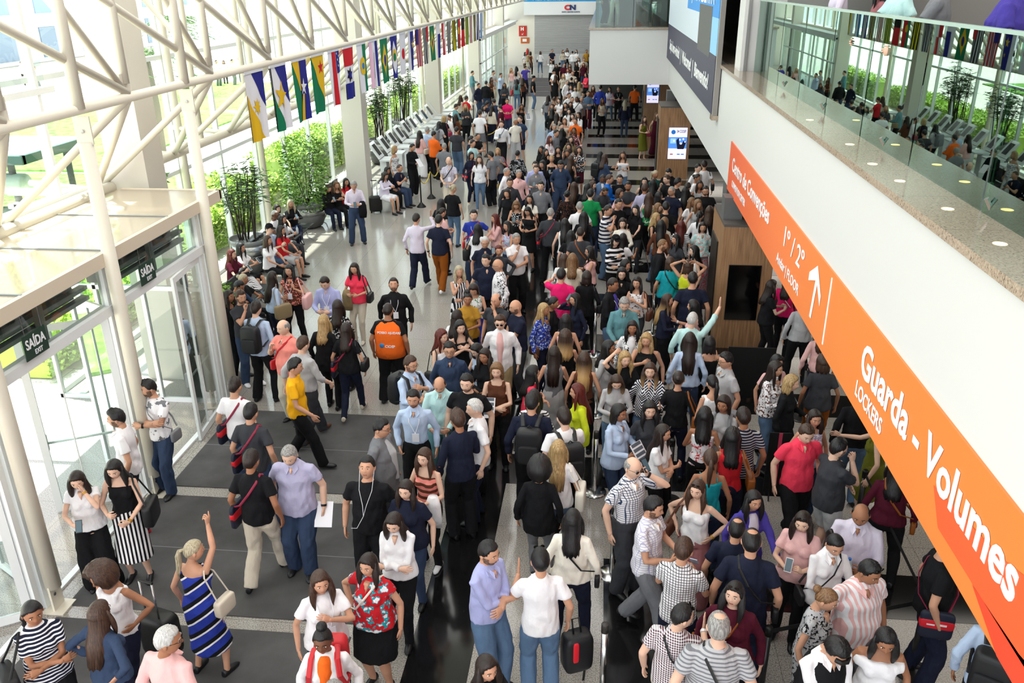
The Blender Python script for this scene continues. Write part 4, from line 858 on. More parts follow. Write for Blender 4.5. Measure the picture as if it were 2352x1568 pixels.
def make_person(x, y, rz, sex, hair, hcol, top, tcol, bot, bcol, armR, armL, leg='st', h=None, yaw=0, pitch=8, build=1.0, sk=2, hem=None, z0=0.0, dist=10, inner=None, shoe='k', seed=0, lean=0, beard=0, extra=(), tuck=0):
    male = sex == 'm'; h = h or (1.76 if male else 1.66); S = h/1.75
    q = 0 if dist < 14.5 else 1 if dist < 27 else 2
    vox = min(.032, max(.0130, dist*.00115))
    sit = leg in ('si', 'sc')
    drop = .40 if sit else 0
    # --- spine
    T = TM if male else TF; tw = build
    c, s_ = math.cos(R(lean)), math.sin(R(lean))
    def sp(p):  # apply lean (forward) about hips and seat drop
        px, py, pz = p
        if pz > .9: dy, dz = py, pz-.9; py, pz = dy*c-dz*s_, .9+dz*c+dy*s_
        return np.array((px, py, pz-drop))
    shx = .168 if male else .146
    arms = []
    for sg, nm in ((-1, armR), (1, armL)):
        A = ARM[nm]; tx, ty, tz = A[0]; tx = tx*-sg if sg > 0 else tx
        k = .93 if not male else 1
        pole = (A[1][0]*-sg if sg > 0 else A[1][0], A[1][1], A[1][2]); hd = (A[2][0]*-sg if sg > 0 else A[2][0], A[2][1], A[2][2])
        if abs(A[0][0]) > .18: tx += sg*(tw-1)*.10
        ty2 = ty-(tw-1)*.12 if ty < -.15 else ty
        Sh = sp((sg*shx*(1+(tw-1)*.32), 0, 1.395)); Tg = np.array((tx, ty2, tz)) if nm in ('lap', 'lapphone', 'elbow') else sp((tx, ty2, tz))
        if nm == 'lap' and not sit: Tg = sp((tx, ty2, tz))
        E_, Wr = ik(Sh, Tg, .285, .255, pole); arms.append((Sh, E_, Wr, np.array(hd)/np.linalg.norm(hd), A[3], sg))
    legs = []
    HIPZ = .90-drop
    an = dict(st=((-.11, .02), (.11, -.01)), wd=((-.17, -.03), (.16, .04)), wk=((-.08, -.30), (.08, .26)), wk2=((-.08, .28), (.08, -.30)), si=((-.11, -.46), (.11, -.44)), sc=((-.06, -.48), (.10, -.50)), cr=((.03, -.07), (-.0, .05)), ct=((-.13, .0), (.08, -.10)))[leg]
    for sg, (ax, ay) in zip((-1, 1), an):
        az = .085+(.06 if (leg == 'wk' and sg > 0) or (leg == 'wk2' and sg < 0) else 0)
        if leg == 'sc' and sg > 0: ax, ay, az = -.04, -.66, .30
        Hp = np.array((sg*.088*(1+(tw-1)*.5), 0, HIPZ)); pole = (sg*.08, -1, .3 if not sit else 1)
        K, An = ik(Hp, (ax, ay, az), .43, .41, pole); legs.append((Hp, K, An, sg))
    lr = 1.0 if male else .94; lr *= (1+(tw-1)*.6)
    armr = (.95 if male else .80)*(1+(tw-1)*.45)
    longs = top in ('shirt', 'long', 'blazer', 'jacket', 'blouse', 'cardi', 'rshirt'); shorts_ = top in ('tee', 'polo', 'sshirt', 'vest', 'flutter'); none = not longs and not shorts_
    slv = 2.0 if top in ('shirt', 'long', 'blazer', 'jacket', 'blouse', 'cardi') else 1.45 if top == 'rshirt' else .62 if top in ('tee', 'polo', 'sshirt') else .38 if top == 'flutter' else 2.0 if top == 'vest' else 0
    cut = dict(strapless=1.335, off=1.36, tank=1.39, halter=1.36, spag=1.355).get(top, 9)
    # --- body
    b = MB(); tube = b.tube
    def sect(f, z0_=0, z1_=9, add=0.0, T=T, ex=0):
        out = []; ra = []
        for z, rx, ry, yo in T:
            if z < z0_-.001 or z > z1_+.001: continue
            k = 1+(tw-1)*.8 if z < 1.30 else 1+(tw-1)*.3
            belly = (tw-1)*.05*math.exp(-((z-1.06)/.12)**2)
            out.append(sp((0, yo-belly, z))); ra.append((rx*k*f+add, ry*k*f+belly+add))
        return out, ra
    p, r_ = sect(.93 if cut > 2 else .95); 
    r_ = [(a, bb) if i < len(r_)-4 else (a*.99, bb*.99) for i, (a, bb) in enumerate(r_)]
    tube(p, r_, 14)
    hy, hp = R(yaw), R(pitch)
    HR = RZ(hy)@RX(hp)
    nb = sp((0, .012, 1.46)); hc = nb+np.array((0, 0, 0))+HR@np.array((0, -.022, .165-.004))
    tube([nb-np.array((0, 0, .03)), nb+np.array((0, 0, .03)), (nb+hc)/2+np.array((0, .01, .0)), hc+HR@np.array((0, .02, -.04))], [(.058, .055), (.052*(1.0 if male else .86), .052*(1 if male else .88)), (.052*(1.02 if male else .86), .054*(1 if male else .88)), (.05, .055)], 10)
    skincov = .90
    for Sh, E_, Wr, hd, kd, sg in arms:
        f = 1.0 if none else .97
        tube([Sh+np.array((-sg*.03, 0, .0)), Sh, Sh+(E_-Sh)*.3, Sh+(E_-Sh)*.75, E_, E_+(Wr-E_)*.3, E_+(Wr-E_)*.8, Wr, Wr+hd*.02], [.04*armr, .050*armr*f, .048*armr*f, .042*armr, .039*armr, .041*armr, .031*armr, .027*armr, .025*armr], 8 if q else 10)
    if not male:
        for sg in (-1, 1): ellip(b, sp((sg*.068, -.075*tw, 1.265)), (.056*tw, .052*tw, .056*tw))
    cov = bot in ('tr', 'jn', 'wide')
    for Hp, K, An, sg in legs:
        f = lr*(.86 if cov else 1.0)
        tube([Hp+np.array((0, 0, .03)), Hp+(K-Hp)*.12, Hp+(K-Hp)*.55, K, K+(An-K)*.3, K+(An-K)*.75, An, An+np.array((0, 0, -.05))], [.07*f, .086*f, .072*f, .052*f, .054*f, .038*f, .034*f, .034*f], 8 if q else 10)
        fd = np.array((sg*.12, -1, 0)) if not (leg == 'sc' and sg > 0) else np.array((0, -.9, -.3)); fd = fd/np.linalg.norm(fd)
        tube([An-fd*.03+np.array((0, 0, -.03)), An+fd*.05+np.array((0, 0, -.045)), An+fd*.15+np.array((0, 0, -.062))], [.03, .03, .018], 7)
    job = dict(geo={}, S=S)
    G = job['geo']; G['body'] = (b, vox, 2 if q == 0 else 2)
    # --- top garment
    tname = dict(tee='t_shirt', polo='polo_shirt', shirt='shirt', sshirt='short_sleeved_shirt', rshirt='shirt', long='jumper', blazer='blazer', jacket='jacket', blouse='blouse', cardi='cardigan', tank='sleeveless_top', spag='strappy_top', strapless='strapless_top', off='off_shoulder_top', halter='halter_top', vest='waistcoat', flutter='blouse')[top]
    g = MB(); hz = hem if hem else {'blazer': .80, 'cardi': .78, 'jacket': .84, 'polo': .86, 'tee': .88, 'shirt': .86, 'sshirt': .85}.get(top, .92)
    if tuck: hz = 1.0
    d = .013 if top not in ('blazer', 'jacket', 'cardi') else .019
    if q == 2: d += .006
    ztop = min(cut, 1.475)
    zs = [z for z in np.linspace(hz, ztop, 11)]
    Tz = [t_[0] for t_ in T]
    def at_z(z): return [float(np.interp(z, Tz, [t_[i] for t_ in T])) for i in (1, 2, 3)]
    P_, R_ = [], []
    for z in zs:
        rx, ry, yo = at_z(z); k = 1+(tw-1)*.8 if z < 1.30 else 1+(tw-1)*.3; belly = (tw-1)*.05*math.exp(-((z-1.06)/.12)**2)
        loose = (.016 if z < 1.15 and top not in ('tank', 'halter', 'spag', 'strapless') and not tuck else 0)+(.012 if not male and z < 1.22 and top in ('tee', 'blouse', 'cardi', 'shirt', 'flutter') else 0)
        if z > 1.42: d2 = d*.7
        else: d2 = d
        P_.append(sp((0, yo-belly, z))); R_.append((rx*k+d2+loose, ry*k+belly+d2+loose))
    if hz < .86:   # flare over the hips
        pass
    if sit: P_ = [p_ for p_, z in zip(P_, zs) if z > .90] or P_; R_ = R_[-len(P_):]
    g.tube(P_, R_, 16)
    if not male:
        for sg in (-1, 1): ellip(g, sp((sg*.066, -.078*tw, 1.262)), (.060*tw+d*.6, .052*tw+d*.7, .060*tw+d*.3))
    if slv:
        for Sh, E_, Wr, hd, kd, sg in arms:
            d3 = d*.75+(.003 if top in ('tee', 'polo', 'sshirt', 'flutter', 'blouse') else 0)
            fu = armr
            if slv <= 1:
                e = Sh+(E_-Sh)*slv; g.tube([Sh+np.array((-sg*.045, 0, .005)), Sh+np.array((0, 0, .004)), Sh+(E_-Sh)*slv*.5, e], [.040*fu+d3, .047*fu+d3, .048*fu+d3+.003, .047*fu+d3+.007], 10)
            else:
                e = E_+(Wr-E_)*(slv-1)*.97; rw = .03*fu+d3*.9 if slv > 1.9 else .038*fu+d3
                if top == 'blouse' or top == 'cardi': rw += .012
                g.tube([Sh+np.array((-sg*.045, 0, .005)), Sh+np.array((0, 0, .004)), Sh+(E_-Sh)*.5, E_, E_+(e-E_)*.5, e], [.040*fu+d3, .047*fu+d3, .045*fu+d3, .041*fu+d3, .037*fu+d3, rw], 10)
    elif top in ('tank', 'spag', 'halter'):
        wst = dict(tank=.030, spag=.008, halter=.010)[top]
        for sg in (-1, 1):
            x1 = .105 if top != 'halter' else .03
            g.tube([sp((sg*.085, -.095, 1.33)), sp((sg*(x1-.005), -.085, 1.40)), sp((sg*x1*.95, -.02, 1.455-.02*(x1 > .08))), sp((sg*.09, .075, 1.40)), sp((sg*.08, .095, 1.33))] if top != 'halter' else [sp((sg*.07, -.10, 1.34)), sp((sg*.05, -.075, 1.42)), sp((sg*.05, 0, 1.475))], [(wst, .012)]*5 if top != 'halter' else [(.014, .012)]*3, 8)
    if top == 'off':
        g.tube([sp((0, 0, 1.27)), sp((0, 0, 1.31)), sp((0, 0, 1.36))], [(shx+.065, .135), (shx+.07, .14), (shx+.055, .12)], 16)
    if top in ('polo', 'shirt', 'sshirt', 'rshirt', 'blazer', 'vest'):
        g.tube([nb+np.array((0, .002, -.01)), nb+np.array((0, .004, .025)), nb+np.array((0, .010, .045))], [(.076, .072), (.064*(1 if male else .9), .063), (.060*(1 if male else .9), .060)], 12)
    G['top'] = (g, vox, 2)
    # open neckline: a small wedge of skin / inner shirt on the chest
    if inner:
        gi = MB(); gi.tube([sp((0, -.052*tw-.01, .96 if not tuck else 1.05)), sp((0, -.062*tw, 1.15)), sp((0, -.058*tw, 1.30)), sp((0, -.03, 1.40)), sp((0, -.012, 1.45))], [(.06, .108*tw), (.070, .098*tw), (.082, .094*tw), (.074, .090), (.056, .070)], 12); G['inner'] = (gi, vox, 2)
    elif top in ('shirt', 'sshirt', 'polo', 'rshirt', 'blouse', 'flutter', 'long', 'tee') and q < 2:
        if top not in ('tee', 'long'):
            wv = .034 if top in ('blouse', 'flutter') else .024; f_ = .12*(1+(tw-1)*.55)+.006; zl = 1.345 if top in ('blouse', 'flutter') else 1.375
            b.add([sp((0, -f_, zl)), sp((-wv, -.114, 1.445)), sp((wv, -.114, 1.445)), sp((0, -f_+.05, zl)), sp((-wv, -.04, 1.45)), sp((wv, -.04, 1.45))], [(0, 2, 1), (3, 4, 5), (0, 1, 4, 3), (1, 2, 5, 4), (2, 0, 3, 5)])
    # --- bottoms
    bn = MB(); Bz = .99
    bname = dict(tr='trousers', jn='jeans', wide='wide_trousers', sk='skirt', mid='skirt', sh='shorts', mini='skirt')[bot]
    if bot in ('tr', 'jn', 'wide', 'sh'):
        dd = .013 if bot != 'jn' or male else .008
        if q == 2: dd += .004
        bn.tube([sp((0, 0, z)) if not sit else np.array((0, -.0, z-drop)) for z in (.84, .90, .95, 1.0, Bz+.02)], [(.150*tw, .10*tw), (at_z(.9)[0]*tw+dd, at_z(.9)[1]*tw+dd), (at_z(.95)[0]*tw+dd, at_z(.95)[1]*tw+dd), (at_z(1.0)[0]*tw+dd, at_z(1.0)[1]*tw+dd), (at_z(1.01)[0]*tw+dd, at_z(1.01)[1]*tw+dd)], 16)
        for Hp, K, An, sg in legs:
            f = lr; w2 = (.02 if male else .0)+(.075 if bot == 'wide' else 0)
            if not male and bot in ('tr', 'jn'): w2 = -.004
            if bot == 'sh': bn.tube([Hp+np.array((0, 0, .05)), Hp+(K-Hp)*.15, Hp+(K-Hp)*.5, Hp+(K-Hp)*.88], [.08*f+dd, .094*f+dd, .088*f+dd, .082*f+dd], 12)
            else:
                e = An+np.array((0, 0, -.045)); bn.tube([Hp+np.array((0, 0, .05)), Hp+(K-Hp)*.15, Hp+(K-Hp)*.55, K, K+(e-K)*.35, K+(e-K)*.8, e], [.08*f+dd, .093*f+dd, .078*f+dd+w2*.3, .060*f+dd+w2*.45, .060*f+dd*.9+w2*.6, .048*f+dd+w2, .047*f+dd+w2], 12)
    else:
        hz2 = dict(sk=.50, mid=.36, mini=.62)[bot]
        if sit:
            for Hp, K, An, sg in legs: bn.tube([Hp+np.array((0, 0, .03)), Hp+(K-Hp)*.3, Hp+(K-Hp)*.9], [.10, .115, .10], 12)
            bn.tube([np.array((0, 0, z-drop)) for z in (.84, .95, 1.02)], [(.18, .13), (.175, .125), (.15, .11)], 14)
        else:
            cxy = (legs[0][1]+legs[1][1])/2; spread = abs(legs[0][1][1]-legs[1][1][1])*.35
            fl = .05 if bot == 'mid' else .02
            bn.tube([np.array((0, cxy[1]*.6*(1-(z-hz2)/.5) if z < .8 else 0, z)) for z in (hz2, (hz2+.8)/2, .84, .93, 1.0, 1.04)], [(.165*tw+fl, .13*tw+fl+spread), (.175*tw+fl*.5, .135*tw+spread*.5), (.18*tw, .135*tw), (.185*tw, .136*tw), (.163*tw, .12*tw), (.15*tw, .11*tw)], 18)
    G['bot'] = (bn, vox, 2)
    # --- shoes
    shoes = []
    if dist < 26 or sit:
        for Hp, K, An, sg in legs:
            sb = MB(); fd = np.array((sg*.12, -1, 0)) if not (leg == 'sc' and sg > 0) else np.array((0, -.9, -.3)); fd = fd/np.linalg.norm(fd); zz = np.array((0, 0, 1.0)); A0 = An+np.array((0, 0, -.085 if not (leg == 'sc' and sg > 0) else -.06))
            sc = 1 if male else .88
            sb.tube([A0-fd*.075*sc+zz*.045, A0-fd*.065*sc+zz*.043, A0-fd*.0+zz*.045, A0+fd*.08*sc+zz*.035, A0+fd*.15*sc+zz*.028, A0+fd*.19*sc+zz*.024], [(.022, .03), (.035, .044), (.038, .046), (.046*sc, .036), (.042*sc, .028), (.015, .012)], 10)
            shoes.append(sb)
    job.update(shoes=shoes, hc=hc, HR=HR, q=q, male=male, style=hair, hcol=hcol, sk=sk, tcol=tcol, bcol=bcol, tname=tname, bname=bname, x=x, y=y, z0=z0, rz=rz, inner=inner, shoe=shoe, seed=seed, arms=arms, top=top, beard=beard, extra=extra, nb=nb, sp=sp, tw=tw, legs=legs, slv=slv, h=h, fat=1+(tw-1)*.5, sit=sit)
    JOBS.append(job); return job
def flush_jobs():
    tmp = bpy.data.collections.new('tmp'); COL.children.link(tmp); objs = []
    for J in JOBS:
        for nm, (g, v, it) in J['geo'].items():
            me = bpy.data.meshes.new('t'); me.from_pydata(g.v, [], g.f); o = bpy.data.objects.new('t', me); tmp.objects.link(o)
            r = o.modifiers.new('r', 'REMESH'); r.mode = 'VOXEL'; r.voxel_size = v; r.use_smooth_shade = True
            s = o.modifiers.new('s', 'SMOOTH'); s.factor = .5; s.iterations = it
            objs.append((J, nm, o))
    dg = bpy.context.evaluated_depsgraph_get()
    for J, nm, o in objs:
        me = bpy.data.meshes.new_from_object(o.evaluated_get(dg), depsgraph=dg)
        if nm in ('top', 'bot') and J['q'] < 2:
            n_ = len(me.vertices); co = np.empty(n_*3); me.vertices.foreach_get('co', co); co = co.reshape(-1, 3); no = np.empty(n_*3); me.vertices.foreach_get('normal', no); no = no.reshape(-1, 3)
            s_ = J['seed']*.37; x_, y_, z_ = co.T
            w1 = np.sin(x_*26+3*np.sin(z_*7+s_)+s_)*np.sin(y_*24+z_*9+s_*2); w2 = np.sin(z_*34+4*np.sin(x_*11+y_*9+s_)+s_); w3 = np.sin((x_+y_)*58+z_*20*np.sin(s_)+2*np.sin(z_*13))
            amp = .0052 if nm == 'top' else .0045
            dsp = amp*(w1+.55*w2*np.exp(-((z_-(1.04 if nm == 'top' else .52))/.16)**2)*1.3+.35*w3)
            co = co+no*dsp[:, None]; me.vertices.foreach_set('co', co.ravel()); me.update()
        me.transform(Matrix.Scale(J['S'], 4)); J['m_'+nm] = me
    for J, nm, o in objs:
        d_ = o.data; bpy.data.objects.remove(o); bpy.data.meshes.remove(d_)
    bpy.data.collections.remove(tmp)
HEADC = {}
def head_geo(q, male, fat):
    k = (q, male, round(fat, 1))
    if k in HEADC: return HEADC[k]
    nu, nv = (40, 34) if q == 0 else (26, 22) if q == 1 else (14, 12)
    D, V = head_grid(nu, nv, male, fat); F = grid_faces(nu, nv); V = V*(1 if male else .965)
    cen = np.array([V[list(f)].mean(0) for f in F]); mi = np.zeros(len(F), int)
    lip = (np.abs(cen[:, 0]) < .022) & (np.abs(cen[:, 2]+.056) < .009) & (cen[:, 1] < -.05); mi[lip] = 3
    beard = ((cen[:, 2] < -.045) & (cen[:, 1] < .005) & ~lip) | ((cen[:, 2] < -.0) & (np.abs(cen[:, 0]) > .05) & (cen[:, 1] < .0) & (cen[:, 1] > -.06)) | ((np.abs(cen[:, 2]+.041) < .006) & (np.abs(cen[:, 0]) < .026) & (cen[:, 1] < -.06))
    b = MB(); vs = list(map(tuple, V)); fs = list(F); mm = list(mi); bd = list(beard)
    def addp(o, m_):
        n0 = len(vs); vs.extend(o.v); fs.extend([tuple(i+n0 for i in f) for f in o.f]); mm.extend([m_]*len(o.f)); bd.extend([False]*len(o.f))
    for sg in (-1, 1):
        if q < 2:
            o = MB(); ellip(o, (sg*.031, -.0790, .012), (.0140, .008, .0066), 10); addp(o, 1)
            o = MB(); ellip(o, (sg*.031, -.0850, .012), (.0062, .0045, .0062), 8); addp(o, 2)
            o = MB(); o.tube([(sg*.016, -.0965, .040), (sg*.031, -.0955, .0425), (sg*.049, -.083, .036)], [(.002, .0025), (.0028, .003), (.002, .002)], 6); addp(o, 4)
        o = MB(); ellip(o, (sg*.082, .012, -.003), (.010, .019, .031), 8, RZ(sg*.35)); addp(o, 0)
    HEADC[k] = (np.array(vs), fs, mm, bd); return HEADC[k]
def beardmat(c, t):
    k = ('beard', c, t)
    if k not in MC:
        a = srgb(HC[c][0]); b_ = srgb(SK[t]); M = mat('beard_%s_%d' % (c, t), tuple(a[i]*.72+b_[i]*.28 for i in range(3)), .8)
        L(M, ramp(M, noise(M, 60, 2), ((.35, tuple(a[i]*.85+b_[i]*.15 for i in range(3))), (.7, tuple(a[i]*.55+b_[i]*.45 for i in range(3))))), bsdf(M).inputs['Base Color']); MC[k] = M
    return MC[k]
def finish_jobs():
    for J in JOBS:
        S = J['S']; sc3 = Matrix.Scale(S, 4); q = J['q']; sm = skin(J['sk'])
        me = J['m_body']; n0 = len(me.vertices)
        V = [np.array([v.co[:] for v in me.vertices])] if False else None
        co = np.empty(n0*3); me.vertices.foreach_get('co', co); co = co.reshape(-1, 3)
        nf = len(me.polygons); ls = np.empty(nf, int); lt = np.empty(nf, int); me.polygons.foreach_get('loop_start', ls); me.polygons.foreach_get('loop_total', lt)
        lv = np.empty(len(me.loops), int); me.loops.foreach_get('vertex_index', lv)
        hv, hf, hm, bd = head_geo(q, J['male'], J['fat']); HV = (J['hc']+(J['HR']@hv.T).T)*S
        vs = [co, HV]; fsx = []; mi = [0]*nf; off = n0
        fsx += [tuple(i+off for i in f) for f in hf]; mi += [(5 if (J['beard'] and b_) else m_) for m_, b_ in zip(hm, bd)]; off += len(HV)
        for Sh, E_, Wr, hd, kd, sg in J['arms']:
            gv, gf = hand_geo(kd, 0 if q == 0 else 1)
            X = hd; inn = np.array((-sg*1.0, 0, 0.)) # palm towards the body
            if abs(X @ inn) > .8: inn = np.array((0, .8, -.3))
            Z = -inn; Z = Z-X*(Z@X); Z /= np.linalg.norm(Z); Y = np.cross(Z, X)
            M3 = np.stack([X, Y, Z], 1); k = .96 if J['male'] else .86
            gg_ = gv*k
            if (Y @ np.array((0, -1, .35))) < 0: gg_ = gg_*np.array((1, -1, 1))
            HVh = (Wr+(M3@gg_.T).T)*S; vs.append(HVh); fsx += [tuple(i+off for i in f) for f in gf]; mi += [0]*len(gf); off += len(HVh)
            J.setdefault('hands', []).append((Wr+hd*.10, hd, M3))
        bodyf = [tuple(lv[a:a+n_]) for a, n_ in zip(ls, lt)]
        nm = bpy.data.meshes.new('person'); nm.from_pydata(np.concatenate(vs).tolist(), [], [tuple(map(int, f)) for f in bodyf]+fsx); bpy.data.meshes.remove(me)
        hm_ = hairmat(J['hcol'])
        for M_ in (sm, M_EYEW, M_EYED, M_LIPM if J['male'] else M_LIPF, hm_, beardmat(J['hcol'], J['sk'])): nm.materials.append(M_)
        nm.polygons.foreach_set('material_index', mi); nm.polygons.foreach_set('use_smooth', [True]*len(mi)); nm.update()
        o = bpy.data.objects.new('person', nm); COL.objects.link(o); o.location = (J['x'], J['y'], J['z0']); o.rotation_euler = (0, 0, R(J['rz'])); J['o'] = o
        tag(o, J['label'], 'person', 'people on the balconies' if J['z0'] > 4 else 'people outside the glass' if J['z0'] < 0 else 'people sitting on the benches' if J['sit'] else 'people around the self service kiosks' if J['x'] < -2.6 and J['y'] > 24 else 'people walking and waiting near the entrance' if J['x'] < -2.2 else 'people queueing in the hall')
        def child(name, me_, M_):
            me_.name = name
            if M_: me_.materials.clear(); me_.materials.append(M_)
            c = bpy.data.objects.new(name, me_); COL.objects.link(c); c.parent = o; return c
        child(J['tname'], J['m_top'], cloth(J['tcol']))
        child(J['bname'], J['m_bot'], cloth(J['bcol']))
        if 'm_inner' in J: child('inner_shirt', J['m_inner'], cloth(J['inner']))
        for sb in J['shoes']:
            m2 = sb.mesh('shoe', cloth_shoe(J['shoe']), True); m2.transform(sc3); child('shoe', m2, None)
        if J['style'] != 'none':
            hmesh = hair_get(J['style'], q, J['seed']); c = bpy.data.objects.new('hair', hmesh); COL.objects.link(c); c.parent = o
            if not hmesh.materials: hmesh.materials.append(hm_)
            c.material_slots[0].link = 'OBJECT'; c.material_slots[0].material = hm_
            Mx = Matrix([[*(J['HR'][i]*S*(1 if J['male'] else .985)), J['hc'][i]*S] for i in range(3)]+[[0, 0, 0, 1]]); c.matrix_local = Mx
        if J['top'] in ('polo', 'shirt', 'sshirt', 'rshirt') and q == 0:
            cb = MB(); f_ = .118*(1+(J['tw']-1)*.5)
            for sg in (-1, 1):
                P_ = [J['sp'](p) for p in ((sg*.052, -.02, 1.487), (sg*.016, -.110, 1.442), (sg*.040, -f_-.012, 1.392), (sg*.080, -.092, 1.434))]
                cb.add(P_+[p+np.array((0, .012, -.008)) for p in P_], [(0, 1, 2, 3), (7, 6, 5, 4), (0, 4, 5, 1), (1, 5, 6, 2), (2, 6, 7, 3), (3, 7, 4, 0)])
            putchild(J, o, 'collar', cb, cloth(J['tcol'].split('/')[0]), S)
        extras(J, o, S, child)
def cloth_shoe(c): return mat('leather_'+c, PAL[c], .4)
def putchild(J, o, name, b, M, S, smooth=False):
    me = b.mesh(name, M, smooth); me.transform(Matrix.Scale(S, 4)); c = bpy.data.objects.new(name, me); COL.objects.link(c); c.parent = o; return c
CN = {'k': 'black', 'nv': 'navy', 'br': 'brown', 'gy': 'grey', 'bg': 'beige', 'w': 'white', 'rd': 'red', 'kh': 'khaki', 'pk': 'pink', 'cr': 'cream', 'bu': 'burgundy', 'rb': 'blue', 'ch': 'tan', 'lg': 'pale grey'}
def shortl(l, n): return ' '.join(l.split()[:n])
def thing_on(J, name, label, cat, group=None):
    o = J['o']; t = bpy.data.objects.new(name, None); COL.objects.link(t); t.location = o.location; t.rotation_euler = o.rotation_euler; t.empty_display_size = .1
    tag(t, ' '.join(label.split()[:16]), cat, group or cat+(' items' if cat == 'paper' else 's')+' carried by people in the crowd'); return t
def rbox(b, c, s, n=2, bev=.25):
    # soft box by superellipsoid
    vs = []; nu, nv = 16, 10
    for j in range(nv+1):
        th = math.pi*j/nv-math.pi/2
        for i in range(nu):
            ph = 2*math.pi*i/nu; e = .35
            sg = lambda v, p: math.copysign(abs(v)**p, v)
            vs.append((c[0]+s[0]*sg(math.cos(th), e)*sg(math.cos(ph), e), c[1]+s[1]*sg(math.cos(th), e)*sg(math.sin(ph), e), c[2]+s[2]*sg(math.sin(th), e)))
    b.add(vs, [(f[0], f[3], f[2], f[1]) for f in grid_faces(nu, nv)])
